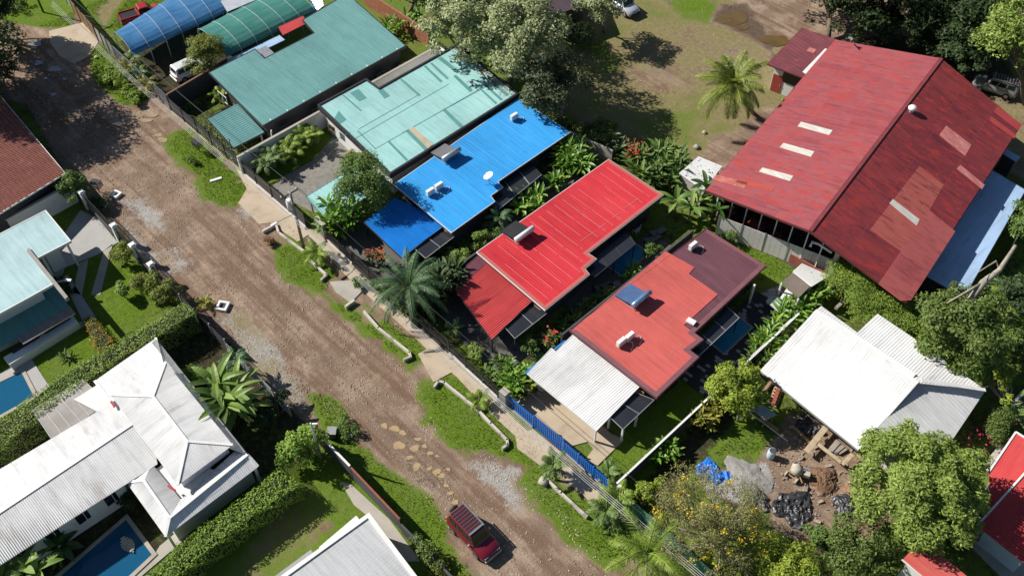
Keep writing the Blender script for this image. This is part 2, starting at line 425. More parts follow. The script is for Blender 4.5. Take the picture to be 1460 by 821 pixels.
def strappy(name, label, spots, m, seed, L=1.4, w=.26, h=(.5, 1.2), nleaf=9, group=None, cat='plant', el=(.5, 1.35), flowers=None, nfl=0, fsize=.1):
    """dense clump of upright strap leaves (heliconia, ginger, cordyline)"""
    rng = random.Random(seed); root = empty(name, (spots[0][0], spots[0][1], 0), label, cat, group); lf = MB(); st = MB(); fl = MB()
    for x, y in spots:
        H = rng.uniform(*h)
        st.tube([(x, y, -.03), (x, y, H)], [.035, .025], 5)
        for k in range(nleaf):
            az = k * 2.4 + rng.uniform(-.4, .4)
            blade(lf, (x, y, H * rng.uniform(.55, 1.0)), az, L * rng.uniform(.7, 1.1), rng.uniform(*el), rng.uniform(.5, 1.3), w * rng.uniform(.8, 1.15), 5, .3, 0, rng, rng.uniform(-.5, .5))
        for k in range(nfl):
            a = rng.uniform(0, 6.28); q = rng.uniform(.1, L * .6); c = (x + math.cos(a) * q, y + math.sin(a) * q, H + L * rng.uniform(.35, .75))
            for j in range(4): blade(fl, c, rng.uniform(0, 6.28), fsize * 2, rng.uniform(.1, 1.3), .6, fsize, 3, .2, 0, rng)
    lf.build('foliage', m, root); st.build('stem', M['stem'], root)
    if nfl: fl.build('flower', flowers, root)
    return root
def hedge(name, label, poly, h, m, seed, dens=70, leaf=(.14, .08), group=None, cat='hedge', bulge=.12, flowers=None, nf=0):
    """clipped hedge: core of twigs plus leaves over top and sides of a polygon plan"""
    rs = np.random.RandomState(seed); cx = sum(p[0] for p in poly) / len(poly); cy = sum(p[1] for p in poly) / len(poly)
    root = empty(name, (cx, cy, 0), label, cat, group)
    core = offset(poly, .16); MB().prism(core, 0, h * .88).build('twigs', M['twig'], root)
    xs = [p[0] for p in poly]; ys = [p[1] for p in poly]
    ar = abs(sum(poly[i - 1][0] * poly[i][1] - poly[i][0] * poly[i - 1][1] for i in range(len(poly)))) / 2
    C = []; O = []; nt = int(ar * dens)
    while len(C) < nt:
        x, y = rs.uniform(min(xs), max(xs)), rs.uniform(min(ys), max(ys))
        if inside(poly, x, y): C.append((x, y, h + rs.uniform(-.15, .1) + bulge * math.sin(x * 2.1 + y * 1.3) * math.cos(y * 1.7))); O.append((0, 0, 1))
    n = len(poly); pp = poly if sum(poly[i - 1][0] * poly[i][1] - poly[i][0] * poly[i - 1][1] for i in range(n)) > 0 else poly[::-1]
    for i in range(n):
        a, b = Vector(pp[i - 1]), Vector(pp[i]); d = b - a; nn = Vector((d.y, -d.x)).normalized()
        for _ in range(int(d.length * h * dens * .8)):
            t = rs.uniform(); z = rs.uniform(.03, h); q = a + d * t + nn * (rs.uniform(-.14, .1) + bulge * math.sin(t * d.length * 2.3 + z * 3)); C.append((q.x, q.y, z)); O.append((nn.x, nn.y, .2))
    C = np.array(C); O = np.array(O, float)
    rmesh('foliage', leaves(rs, C, O, leaf[0], leaf[1], .3, .9), None, m, root, (cx, cy, 0))
    if nf:
        k = rs.choice(len(C), nf); rmesh('flower', leaves(rs, C[k] + O[k] * .08, O[k], .2, .16, .6, .6), None, flowers, root, (cx, cy, 0))
    return root

# ---------------------------------------------------------------- palette
M = {}
M['bark'] = mat('bark', (.20, .155, .11), (.12, .09, .065), 3, .9, .6, 25)
M['greybark'] = mat('grey_bark', (.33, .30, .26), (.2, .17, .14), 3, .9, .6, 25)
M['palebark'] = mat('pale_bark', (.42, .38, .31), (.25, .22, .17), 2, .9, .5, 20)
M['twig'] = mat('twig', (.022, .028, .012), (.04, .035, .02), 3, .95)
M['stem'] = mat('plant_stem', (.12, .16, .05), (.18, .15, .07), 2, .7)
M['white'] = mat('white_paint', (.78, .78, .76), (.70, .70, .68), .6, .55, .05, 30, dirt=(.45, .43, .38), ds=.8, da=.62)
M['wallwhite'] = mat('white_wall', (.74, .74, .73), (.66, .66, .65), .5, .8, .1, 15, dirt=(.42, .40, .36), ds=.6, da=.62)
M['concrete'] = mat('concrete', (.42, .39, .34), (.35, .325, .28), .6, .85, .2, 25, dirt=(.33, .30, .255), ds=.7, da=.58)
M['tan'] = mat('tan_concrete', (.50, .41, .30), (.42, .34, .25), .5, .85, .2, 25, dirt=(.33, .26, .19), ds=.5, da=.57)
M['darkwall'] = mat('dark_wall', (.075, .075, .085), (.055, .055, .06), .8, .7, .1, 20)
M['charcoal'] = mat('charcoal_metal', (.04, .04, .045), (.03, .03, .033), 1, .5, .05, 20)
M['grey'] = mat('grey_paint', (.32, .32, .33), (.26, .26, .27), 1, .6, .1, 20, dirt=(.2, .18, .16), ds=1, da=.62)
M['black'] = mat('black_plastic', (.018, .018, .02), (.028, .028, .03), 2, .45)
M['glass'] = mat('dark_glass', (.015, .02, .025), (.02, .025, .03), 1, .05, spec=.6)
M['metal'] = mat('galvanised', (.55, .56, .57), (.45, .46, .48), 1.5, .4, .05, 20, metal=.6)
M['wood'] = mat('timber', (.36, .24, .13), (.26, .17, .09), 2, .75, .3, 20, stretch=(1, 1, 4))
M['woodpale'] = mat('pale_plank', (.52, .42, .29), (.40, .31, .20), 2, .75, .3, 20)
M['rope'] = mat('cable_black', (.03, .03, .03), (.04, .04, .04), 1, .6)
M['cable'] = mat('cable_grey', (.55, .55, .53), (.40, .40, .38), 1, .5)

# ---------------------------------------------------------------- ground, road, lawns: one grid, cut into named pieces
def sdist(poly, X, Y):
    """signed distance, positive inside"""
    ins = np.zeros(X.shape, bool); d2 = np.full(X.shape, 1e9)
    n = len(poly)
    for i in range(n):
        x0, y0 = poly[i - 1]; x1, y1 = poly[i]
        if y0 != y1:
            c = ((y0 > Y) != (y1 > Y)) & (X < (x1 - x0) * (Y - y0) / (y1 - y0) + x0); ins ^= c
        ex, ey = x1 - x0, y1 - y0; t = np.clip(((X - x0) * ex + (Y - y0) * ey) / (ex * ex + ey * ey + 1e-9), 0, 1)
        d2 = np.minimum(d2, (X - x0 - t * ex) ** 2 + (Y - y0 - t * ey) ** 2)
    return np.where(ins, 1, -1) * np.sqrt(d2)
_rs = np.random.RandomState(3); _wv = [(_rs.normal(0, 1, 2) * f, _rs.uniform(0, 6.28), a) for f, a in ((.25, 1), (.4, .8), (.7, .6), (1.1, .45), (1.8, .35), (2.9, .25)) for _ in range(3)]
def wob(X, Y): return sum(a * np.sin(X * k[0] + Y * k[1] + p) for k, p, a in _wv) / 3.2
fine = np.arange(-86, 60.01, .4); finey = np.arange(-50, 92.01, .4)
gx = np.concatenate([[-500, -250, -140, -105], fine, [80, 120, 220, 500]]); gy = np.concatenate([[-500, -220, -110, -70], finey, [110, 150, 260, 500]])
X, Y = np.meshgrid(gx, gy, indexing='ij'); WB = wob(X, Y)
CHN = ['grass', 'gravel', 'dark', 'dry', 'red', 'mud']
WT = np.zeros(X.shape + (6,)); WT[..., 0] = .55; WT[..., 2] = .6
def paint(poly, f=.6, jit=.5, px=True, **w):
    global WT
    poly = G2(poly) if px else poly
    s = sdist(poly, X, Y) + WB * jit; m = np.clip(s / f + .5, 0, 1)[..., None]
    WT = WT * (1 - m) + np.array([w.get(c, 0) for c in CHN]) * m
ROADP = [(20, -60), (18, 60), (20, 110), (40, 150), (95, 250), (128, 285), (180, 340), (245, 410), (330, 490), (400, 570), (445, 600), (520, 640), (580, 690), (640, 760), (720, 830), (760, 880), (980, 900), (890, 810), (840, 770), (790, 715), (762, 670), (735, 650), (690, 640), (625, 590), (575, 515), (500, 470), (470, 425), (400, 385), (368, 340), (335, 290), (290, 270), (250, 235), (236, 185), (190, 155), (150, 140), (125, 100), (90, 50), (60, 30), (50, -60)]
# yards behind the right fence: dark soil with some grass, house shade painted in; far field and so on
paint([(-400, -300), (1900, -300), (1900, 200), (1100, 260), (-400, 40)], 3, .5, grass=.6, dark=.45)
paint([(770, -60), (1180, -80), (1160, 60), (1110, 190), (1020, 230), (960, 240), (880, 215), (800, 150), (760, 60)], 2, .8, dry=.85, grass=.35)
paint([(860, 60), (980, 40), (1100, 60), (1120, 110), (1000, 130), (930, 150), (880, 100)], 2.5, 1.2, dry=.6, gravel=.38)
paint([(935, -30), (1010, -30), (1022, 15), (1000, 30), (965, 22)], 1.8, 1.0, grass=.85, dry=.2)
paint([(1025, -60), (1500, -60), (1300, 60), (1185, 70), (1100, 75), (1060, 30)], 1.5, .6, dry=.1, gravel=.15, red=.25)
paint([(1030, 5), (1065, 10), (1100, 50), (1125, 60), (1105, 90), (1060, 50), (1020, 30)], 1.2, .6, mud=.8)
paint([(880, 160), (1010, 130), (1030, 200), (950, 235), (890, 200)], 5, 1.6, grass=.52, dry=.7)
paint([(900, 105), (960, 95), (985, 125), (930, 140)], 3, 1.2, red=.45, dry=.3)
paint([(820, 60), (880, 50), (900, 90), (850, 110)], 3, 1.0, grass=.55, dry=.6)
paint([(1015, 195), (1050, 185), (1090, 150), (1120, 150), (1010, 270), (970, 250)], 1, .3, dry=.2, gravel=.3, dark=.3)
paint([(1170, 60), (1420, 40), (1470, 170), (1420, 150)], 1.5, .6, dark=.8, dry=.2)
paint([(1400, 150), (1470, 100), (1480, 260), (1440, 240)], 1.5, .6, dry=.6, gravel=.2)
paint([(170, 60), (330, -30), (480, -40), (330, 95), (300, 130), (246, 155)], .8, .3, dark=1.0, grass=.12)
for x0, x1, y0, y1 in ((-8.4, -2.5, -8, 16), (5.2, 8.8, -8, 16), (-41.5, -28.5, -9, 14), (19.8, 22.5, -8, 18), (-15, -13, -9, 0)): paint([(x0, y0), (x1, y0), (x1, y1), (x0, y1)], .5, .1, px=False, dark=.9, grass=.4)  # house shade painted into the ground of the gaps
# street side
paint([(-60, 120), (40, 150), (100, 255), (180, 335), (245, 410), (330, 495), (400, 575), (445, 610), (640, 821), (760, 900), (1000, 900), (905, 760), (860, 700), (720, 580), (640, 500), (500, 380), (345, 240), (245, 150), (165, 80), (80, -20), (-20, -60)], .6, .15, gravel=.12)
paint([(290, 445), (345, 440), (420, 520), (470, 560), (520, 610), (560, 660), (620, 720), (600, 790), (540, 720), (470, 640), (400, 580)], 1.4, .8, gravel=.56, dry=.42, grass=.2)
paint([(170, 285), (215, 280), (235, 305), (230, 330), (200, 320)], 1.6, 1.0, gravel=.6)
paint([(225, 350), (265, 345), (270, 375), (245, 385)], 1.6, .9, gravel=.5)
paint([(345, 285), (372, 300), (350, 318), (325, 300)], 1.6, .9, gravel=.6)
paint([(160, 318), (185, 310), (205, 345), (225, 375), (205, 372), (180, 345)], 1.2, .5, gravel=.7)
paint([(430, 555), (470, 553), (530, 600), (525, 640), (470, 640), (440, 600)], .8, .6, grass=.9, dry=.25)
paint([(500, 655), (550, 660), (612, 695), (655, 745), (705, 815), (740, 900), (600, 900), (560, 790), (490, 690)], 1.8, 1.0, grass=.85, dry=.3)
paint([(640, 650), (700, 640), (760, 660), (775, 690), (740, 720), (690, 715), (650, 680)], 2.2, 1.3, gravel=.62)
paint([(300, 290), (420, 400), (560, 560), (680, 700), (800, 860), (720, 860), (620, 700), (500, 590), (400, 480), (270, 330)], 1.6, .8, mud=.26)
paint([(520, 595), (560, 595), (640, 660), (650, 700), (620, 690), (560, 650)], 1.2, .6, mud=.42)
paint([(-10, 30), (60, 40), (110, 38), (110, -60), (-10, -60)], 1, .5, grass=.9, dry=.3)
paint([(20, 36), (55, 44), (80, 66), (40, 60)], 1, .5, red=.1)
paint([(100, -80), (350, -80), (250, 10), (165, 50), (140, 30), (100, -5)], .8, .3, grass=.95, dry=.25)
paint([(135, 20), (185, -40), (205, -40), (150, 40)], .6, .3, dry=.7, gravel=.2)
paint([(118, 75), (145, 60), (165, 82), (213, 132), (216, 146), (186, 158), (155, 142), (130, 112)], .6, .5, grass=1.0)
paint([(215, 150), (246, 148), (256, 175), (240, 200), (215, 170)], 1, .5, gravel=.2)
paint([(238, 205), (262, 180), (292, 186), (344, 248), (362, 276), (330, 294), (286, 276), (245, 242)], 1.5, 1.0, grass=.84, dry=.25)
paint([(366, 333), (396, 338), (440, 366), (480, 400), (455, 418), (405, 394)], 1.5, 1.0, grass=.84, dry=.25)
paint([(470, 400), (500, 410), (500, 430), (470, 420)], .6, .3, dry=.5, gravel=.4)
paint([(468, 426), (503, 422), (600, 508), (582, 524), (515, 490), (466, 448)], 1.5, 1.0, grass=.84, dry=.25)
paint([(505, 425), (525, 432), (605, 502), (590, 512)], .4, .2, grass=.95)
paint([(396, 322), (410, 318), (480, 392), (470, 400)], .4, .2, grass=.85, dry=.3)
paint([(604, 553), (645, 524), (684, 556), (752, 625), (742, 652), (698, 652), (612, 594)], 1.5, 1.0, grass=.84, dry=.25)
paint([(748, 680), (780, 672), (858, 720), (908, 790), (940, 860), (895, 880), (850, 815), (820, 775), (758, 710)], 1.5, .9, grass=.9, dry=.2)
paint([(24, -18.6), (120, -18.6), (120, -12.4), (24, -12.4)], .8, .5, px=False, gravel=.12)
# left lots
paint([(-60, 320), (100, 280), (250, 425), (0, 610), (-80, 640)], .3, 0, grass=1.0)
paint([(250, 440), (330, 490), (450, 620), (220, 800), (0, 860), (-60, 650)], .4, 0, grass=.3, dark=1.0)  # garden ground darkened as painted shade, no object casts it
paint([(465, 640), (640, 830), (200, 900), (240, 821)], .3, .2, grass=.85, dry=.35)
paint([(395, 690), (420, 700), (460, 745), (420, 800), (380, 821), (330, 830), (370, 770)], 1.5, .8, grass=.5, dry=.6, gravel=.1)
# right lots
paint([(330, 240), (350, 215), (470, 165), (500, 195), (380, 268)], .3, .1, grass=1.0)
paint([(905, 700), (1015, 570), (960, 530), (850, 655), (870, 690)], .2, .05, grass=1.0)
paint([(1030, 335), (1135, 385), (1110, 405), (1030, 360)], .2, .1, grass=1.0)
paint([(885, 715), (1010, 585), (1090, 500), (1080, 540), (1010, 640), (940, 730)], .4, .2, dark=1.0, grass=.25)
paint([(1000, 640), (1050, 590), (1120, 590), (1130, 640), (1080, 650), (1010, 665)], 1, .6, grass=.9, dark=.2)
paint([(1085, 640), (1120, 590), (1180, 590), (1250, 660), (1260, 760), (1180, 790), (1100, 760)], 1, .5, red=.5, gravel=.1)
paint([(990, 670), (1095, 655), (1110, 690), (1060, 720), (1000, 700)], .9, .5, gravel=1.0)
paint([(1195, 680), (1260, 690), (1270, 745), (1205, 740)], .8, .5, red=1.0)
paint([(1120, 690), (1150, 675), (1200, 690), (1180, 745), (1130, 720)], 1, .5, dry=.2, red=.25)
k = N('ground_cover'); v = k.coord(which='Object')
at = {c: k.n('ShaderNodeAttribute', attribute_name=c).outputs['Fac'] for c in CHN}
n1 = k.noise(v, .35, 6, .65); n2 = k.noise(v, 2.2, 6, .7); n3 = k.noise(v, 9, 4, .7); n4 = k.noise(v, .12, 3)
vs = k.coord((.07, 1.15, 1), (0, 0, rad(-1.5))); trk = k.noise(vs, .9, 5, .55)
vor = k.n('ShaderNodeTexVoronoi'); vor.inputs['Scale'].default_value = 4.5; k.l(v, vor.inputs['Vector'])
vor2 = k.n('ShaderNodeTexVoronoi'); vor2.inputs['Scale'].default_value = 11; k.l(v, vor2.inputs['Vector'])
dirt = k.ramp(k.math('ADD', k.math('MULTIPLY', n1, .68), k.math('MULTIPLY', n2, .32)), [(.3, (.155, .108, .078)), (.5, (.25, .178, .130)), (.72, (.36, .272, .205))])
dirt = k.mix(k.ramp(trk, [(.42, .85), (.54, 0)]), dirt, (.175, .110, .074))
dirt = k.mix(k.ramp(k.math('ADD', k.math('MULTIPLY', n1, .6), k.math('MULTIPLY', k.noise(vs, 1.7, 6, .7), .4)), [(.5, 0), (.62, .75)]), dirt, (.41, .315, .235))
dirt = k.mix(k.ramp(k.math('ADD', k.math('MULTIPLY', n4, .5), k.math('MULTIPLY', n2, .5)), [(.34, .75), (.46, 0)]), dirt, (.19, .13, .098))
stone = k.math('MULTIPLY', k.ramp(vor.outputs['Distance'], [(.10, 1), (.2, 0)]), k.ramp(n2, [(.5, 0), (.56, 1)]))
dirt = k.mix(stone, dirt, (.42, .36, .28))
dirt = k.mix(k.math('MULTIPLY', k.ramp(vor2.outputs['Distance'], [(.12, 1), (.25, 0)]), k.ramp(n3, [(.54, 0), (.6, .7)])), dirt, (.46, .40, .33))
grass = k.ramp(k.math('ADD', k.math('MULTIPLY', n2, .45), k.math('MULTIPLY', n3, .55)), [(.3, (.05, .092, .008)), (.5, (.108, .178, .016)), (.7, (.18, .26, .038))])
grass = k.mix(k.ramp(n1, [(.45, 0), (.7, .6)]), grass, (.155, .185, .055))
gravel = k.ramp(k.math('ADD', k.math('MULTIPLY', n3, .7), k.math('MULTIPLY', vor2.outputs['Distance'], .5)), [(.3, (.20, .185, .165)), (.55, (.335, .32, .295)), (.8, (.44, .425, .40))])
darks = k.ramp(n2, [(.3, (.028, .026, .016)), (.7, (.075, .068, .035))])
dry = k.ramp(k.math('ADD', k.math('MULTIPLY', n2, .6), k.math('MULTIPLY', n3, .4)), [(.3, (.14, .12, .048)), (.5, (.225, .19, .092)), (.72, (.34, .285, .175))])
red = k.ramp(n2, [(.3, (.17, .115, .08)), (.5, (.26, .18, .125)), (.7, (.37, .275, .20))])
mud = k.ramp(n2, [(.3, (.085, .06, .045)), (.7, (.15, .108, .08))])
col = dirt
pert = k.math('MULTIPLY', k.math('SUBTRACT', k.math('ADD', k.math('MULTIPLY', n1, .45), k.math('MULTIPLY', k.math('ADD', n2, n3), .35)), .575), 2.6)
pert2 = k.math('MULTIPLY', k.math('SUBTRACT', k.math('ADD', k.math('MULTIPLY', n4, .3), k.math('MULTIPLY', k.math('ADD', n2, k.noise(v, 5, 3)), .4)), .55), 1.6)
for ch, cc, pp in (('red', red, pert2), ('mud', mud, pert), ('gravel', gravel, pert2), ('dry', dry, pert), ('dark', darks, pert2), ('grass', grass, pert)):
    w = k.math('ADD', at[ch], k.math('MULTIPLY', pp, k.ramp(at[ch], [(0, 0), (.25, 1), (.85, 1), (1, .2)])))
    col = k.mix(k.ramp(w, [(.36, 0), (.62, 1)]), col, cc)
hgt = k.math('ADD', k.math('MULTIPLY', n3, .5), k.math('ADD', k.math('MULTIPLY', n2, .7), k.math('MULTIPLY', k.ramp(vor2.outputs['Distance'], [(0, 1), (.3, 0)]), .25)))
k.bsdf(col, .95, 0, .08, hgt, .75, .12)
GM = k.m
GZ = WB * .02
LAWNS = [[(-60, 320), (100, 280), (250, 425), (0, 610), (-80, 640)], [(465, 640), (640, 830), (200, 900), (240, 821)], [(330, 240), (350, 215), (470, 165), (500, 195), (380, 268)], [(905, 700), (1015, 570), (960, 530), (850, 655), (870, 690)]]
FIELD = [(770, -60), (1180, -80), (1160, 60), (1110, 190), (1020, 230), (960, 240), (880, 215), (800, 150), (760, 60)]
def ground():
    nx, ny = X.shape; cx = (X[1:, 1:] + X[:-1, :-1]) / 2; cy = (Y[1:, 1:] + Y[:-1, :-1]) / 2
    own = np.zeros(cx.shape, int)
    own[sdist(G2(ROADP), cx, cy) > 0] = 1
    own[(cx > 24) & (cx < 120) & (cy > -18.6) & (cy < -12.4)] = 1
    for i, p in enumerate(LAWNS): own[(sdist(G2(p), cx, cy) > 0) & (own == 0)] = 2 + i
    own[(sdist(G2(FIELD), cx, cy) > 0) & (own == 0)] = 6
    idx = np.arange(nx * ny).reshape(nx, ny)
    Q = np.stack([idx[:-1, :-1], idx[1:, :-1], idx[1:, 1:], idx[:-1, 1:]], -1)
    P = np.stack([X, Y, GZ], -1).reshape(-1, 3); WW = np.clip(WT, 0, 1).reshape(-1, 6)
    for kx, nm in enumerate(['ground', 'road', 'lawn', 'lawn', 'lawn', 'lawn', 'field']):
        q = Q[own == kx]
        if len(q) == 0: continue
        used, inv = np.unique(q.reshape(-1), return_inverse=True)
        me = bpy.data.meshes.new(nm); me.from_pydata(P[used].tolist(), [], inv.reshape(-1, 4).tolist()); me.update()
        for ci, c in enumerate(CHN):
            a = me.attributes.new(c, 'FLOAT', 'POINT'); a.data.foreach_set('value', WW[used, ci].astype(np.float32))
        o = bpy.data.objects.new(nm, me); COL.objects.link(o); me.materials.append(GM); o['kind'] = 'structure'
        me.polygons.foreach_set('use_smooth', [True] * len(me.polygons))
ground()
def gsample(ch, n, seed, lo=.6, region=None):
    """random points where a ground channel is strong"""
    rs = np.random.RandomState(seed); out = []
    fx0, fy0 = fine[0], finey[0]
    while len(out) < n:
        x = rs.uniform(fine[0], fine[-1], 4000); y = rs.uniform(finey[0], finey[-1], 4000)
        ix = ((x - fx0) / .4).astype(int) + 4; iy = ((y - fy0) / .4).astype(int) + 4
        ok = WT[ix, iy, ch] > lo
        out += list(zip(x[ok], y[ok]))
    return np.array(out[:n])
# ---------------------------------------------------------------- roof materials
def corr(name, c, c2=None, **kw): return mat(name, c, c2, **kw)
M['rteal'] = mat('teal_roof', (.14, .305, .30), (.122, .28, .277), .4, .5, .04, 10, spec=.3, stretch=(.3, 1.5, 1), dirt=(.115, .25, .24), ds=.4, da=.6)
M['rmint'] = mat('mint_roof', (.325, .56, .545), (.29, .525, .515), .35, .5, .04, 10, spec=.3, dirt=(.40, .52, .46), ds=.45, da=.6)
M['rmintdark'] = mat('mint_strip', (.09, .26, .25), (.105, .29, .275), 1, .55)
M['rblue'] = mat('blue_roof', (.036, .30, .69), (.042, .32, .72), .4, .45, .03, 10, spec=.3, stretch=(.3, 1.5, 1), dirt=(.03, .26, .62), ds=.5, da=.6)
M['rblue2'] = mat('deep_blue_roof', (.016, .21, .64), (.02, .235, .68), .5, .4, .03, 10, spec=.35)
M['rred'] = mat('red_roof', (.53, .036, .048), (.58, .046, .058), .5, .42, .03, 10, spec=.35, stretch=(.3, 1.5, 1), dirt=(.52, .075, .08), ds=.5, da=.6)
M['rred2'] = mat('red_corrugated', (.50, .062, .064), (.55, .076, .078), .8, .5, .03, 10, stretch=(2, .4, 1), dirt=(.40, .07, .06), ds=.7, da=.58)
M['rplum'] = mat('plum_roof', (.150, .064, .084), (.122, .054, .068), .8, .5, .03, 10, stretch=(.4, 2, 1), dirt=(.17, .085, .10), ds=.7, da=.58)
M['rsalmon'] = mat('salmon_roof', (.56, .122, .108), (.51, .110, .096), .5, .5, .03, 10, stretch=(.3, 1.6, 1), dirt=(.52, .14, .12), ds=.5, da=.6)
M['rsalmontrim'] = mat('salmon_trim', (.48, .15, .13), (.44, .13, .11), .6, .5)
M['rwhite'] = mat('white_roof', (.76, .76, .75), (.69, .69, .685), .35, .5, .04, 10, stretch=(1.8, .3, 1), dirt=(.47, .44, .40), ds=.35, da=.6)
M['rwhite2'] = mat('white_roof_old', (0.684, 0.684, 0.684), (0.581, 0.581, 0.587), .5, .5, .04, 10, stretch=(1.6, .35, 1), dirt=(.42, .38, .35), ds=.5, da=.57)
M['rwhite3'] = mat('white_roof_lengthwise', (0.695, 0.695, 0.695), (0.604, 0.604, 0.610), .5, .5, .04, 10, stretch=(.35, 1.6, 1), dirt=(.42, .38, .35), ds=.5, da=.57)
M['rpale'] = mat('pale_roof', (.38, .53, .74), (.35, .50, .71), .4, .25, .03, 10, stretch=(1.6, .3, 1), dirt=(.36, .38, .38), ds=.5, da=.62)  # bluish white, made bluer to paint in the reflected sky
M['rgrey'] = mat('pale_grey_roof', (.66, .66, .655), (.61, .61, .61), .4, .5, .03, 10, stretch=(.3, 1.8, 1), dirt=(.40, .38, .36), ds=.5, da=.6)
M['shade'] = mat('dark_panel', (.030, .032, .040), (.024, .026, .032), .7, .25, .02, 8, spec=.5)
M['terra'] = mat('terracotta', (.34, .125, .09), (.26, .09, .068), 1.4, .8, .2, 20, dirt=(.40, .19, .15), ds=1.2, da=.56)
M['pooltile'] = mat('pool_tile', (.04, .22, .40), (.035, .20, .38), 3, .4)
M['poolstep'] = mat('pool_step', (.12, .42, .62), (.11, .38, .58), 3, .4)
M['coping'] = mat('pool_coping', (.45, .40, .33), (.36, .32, .27), 1, .8, .2, 15)
k = N('pool_water'); v = k.coord(); b = k.bsdf((.02, .16, .32), .05, 0, .5, k.noise(v, 2.6, 4), .25, .06); b.inputs['Transmission Weight'].default_value = .45; b.inputs['IOR'].default_value = 1.33; M['water'] = k.m  # base darkened in place of shade over the hip house pool
k = N('lifted_pool_water'); v = k.coord(); b = k.bsdf((.035, .36, .62), .05, 0, .5, k.noise(v, 2.6, 4), .25, .06); b.inputs['Transmission Weight'].default_value = .3; b.inputs['IOR'].default_value = 1.33; M['water2'] = k.m  # lighter copy of the pool water, colour lifted to offset house shade
k = N('polycarbonate'); v = k.coord(); gl = k.bsdf(k.ramp(k.noise(v, .6, 3), [(.35, (.30, .275, .25)), (.65, (.42, .395, .37))]), .35); gl.inputs['Alpha'].default_value = .93; M['poly'] = k.m
# rusty sheet roof of the warehouse (object frame turned with the building)
def wareroof(name, tones, streak, pale, dark, sx, seamc):
    """sheets of mixed tones, rust streaks along the slope (local X), laps and fixings"""
    k = N(name); v = k.coord((1, 1, 1), (0, 0, rad(-WROT)), 'Object')
    wob_ = k.n('ShaderNodeMix', data_type='VECTOR'); wob_.inputs[0].default_value = .02; nz = k.n('ShaderNodeTexNoise'); nz.inputs['Scale'].default_value = 1.5; k.l(v, nz.inputs['Vector']); k.l(v, wob_.inputs[4]); k.l(nz.outputs['Color'], wob_.inputs[5])
    def bricks(w, h, off, mort):
        br = k.n('ShaderNodeTexBrick'); k.l(wob_.outputs[1], br.inputs['Vector']); br.offset = off; br.offset_frequency = 2
        for nm, val in (('Scale', 1.0), ('Mortar Size', mort), ('Bias', 0), ('Brick Width', w), ('Row Height', h)): br.inputs[nm].default_value = val
        br.inputs['Color1'].default_value = (0, 0, 0, 1); br.inputs['Color2'].default_value = (1, 1, 1, 1); br.inputs['Mortar'].default_value = (.5, .5, .5, 1); return br
    b1 = bricks(3.3, .83, .37, .0); b2 = bricks(6.6, 2.49, .5, .0); b3 = bricks(3.3, 400.0, 0, .03)
    tone = k.math('ADD', k.math('MULTIPLY', b1.outputs['Color'], .26), k.math('ADD', k.math('MULTIPLY', b2.outputs['Color'], .24), k.math('MULTIPLY', k.noise(v, .55, 8, .72), .72)))
    n = len(tones); col = k.ramp(tone, [(.12 + .86 * i / (n - 1), t) for i, t in enumerate(tones)])
    def st(sc_, f, d=8): mp = k.n('ShaderNodeMapping'); mp.inputs['Scale'].default_value = sc_; k.l(v, mp.inputs[0]); return k.noise(mp.outputs[0], f, d, .72)
    s1 = st((.6, 1.9, 1), 1.0); s2 = st((.9, 1.6, 1), 1.7); s3 = st((.5, 3, 1), .8); s4 = k.noise(v, .22, 4)
    col = k.mix(k.ramp(s1, [(.52, 0), (.60, .8)]), col, streak)
    col = k.mix(k.ramp(s3, [(.36, .75), (.48, 0)]), col, dark)
    col = k.mix(k.ramp(k.math('ADD', k.math('MULTIPLY', s2, .7), k.math('MULTIPLY', s4, .3)), [(.58, 0), (.63, .75)]), col, streak)
    col = k.mix(k.ramp(s2, [(.66, 0), (.70, .85)]), col, pale)
    col = k.mix(k.math('MULTIPLY', b3.outputs['Fac'], .55), col, seamc)
    wv = k.n('ShaderNodeTexWave', wave_type='BANDS', bands_direction='Y'); wv.inputs['Scale'].default_value = 1.4; wv.inputs['Distortion'].default_value = 0; k.l(v, wv.inputs['Vector'])
    k.bsdf(col, .48, 0, .3, k.math('ADD', wv.outputs['Fac'], k.math('MULTIPLY', s1, .4)), .25, .03); return k.m
WROT = 9.4
M['ware1'] = wareroof('rusty_red_roof', [(.205, .055, .070), (.275, .060, .070), (.325, .090, .10), (.33, .052, .052)], (.42, .052, .040), (.52, .28, .23), (.165, .052, .068), 1, (.42, .07, .07))
M['ware2'] = wareroof('weathered_maroon_roof', [(.12, .024, .032), (.175, .030, .036), (.21, .038, .042), (.27, .044, .042)], (.36, .040, .036), (.48, .17, .14), (.085, .018, .027), 1, (.30, .05, .055))
M['ware3'] = wareroof('faded_red_roof', [(.25, .055, .058), (.33, .075, .078), (.40, .105, .10), (.30, .06, .06)], (.40, .09, .08), (.55, .24, .20), (.17, .04, .045), 1, (.42, .08, .07))
M['ware4'] = wareroof('bleached_red_roof', [(.28, .055, .048), (.35, .075, .062), (.39, .10, .085), (.30, .06, .052)], (.42, .11, .09), (.55, .26, .22), (.10, .025, .028), 1, (.42, .10, .08))
M['warep'] = mat('scuffed_pink_sheet', (.50, .17, .14), (.26, .05, .05), 1.2, .6, .1, 10, stretch=(1, 3, 1), dirt=(.55, .26, .22), ds=1.2, da=.55)
M['skyl'] = mat('skylight_sheet', (.62, .60, .54), (.50, .48, .43), 1.2, .5, .05, 10, stretch=(1, 3, 1), dirt=(.36, .20, .17), ds=1.1, da=.58)

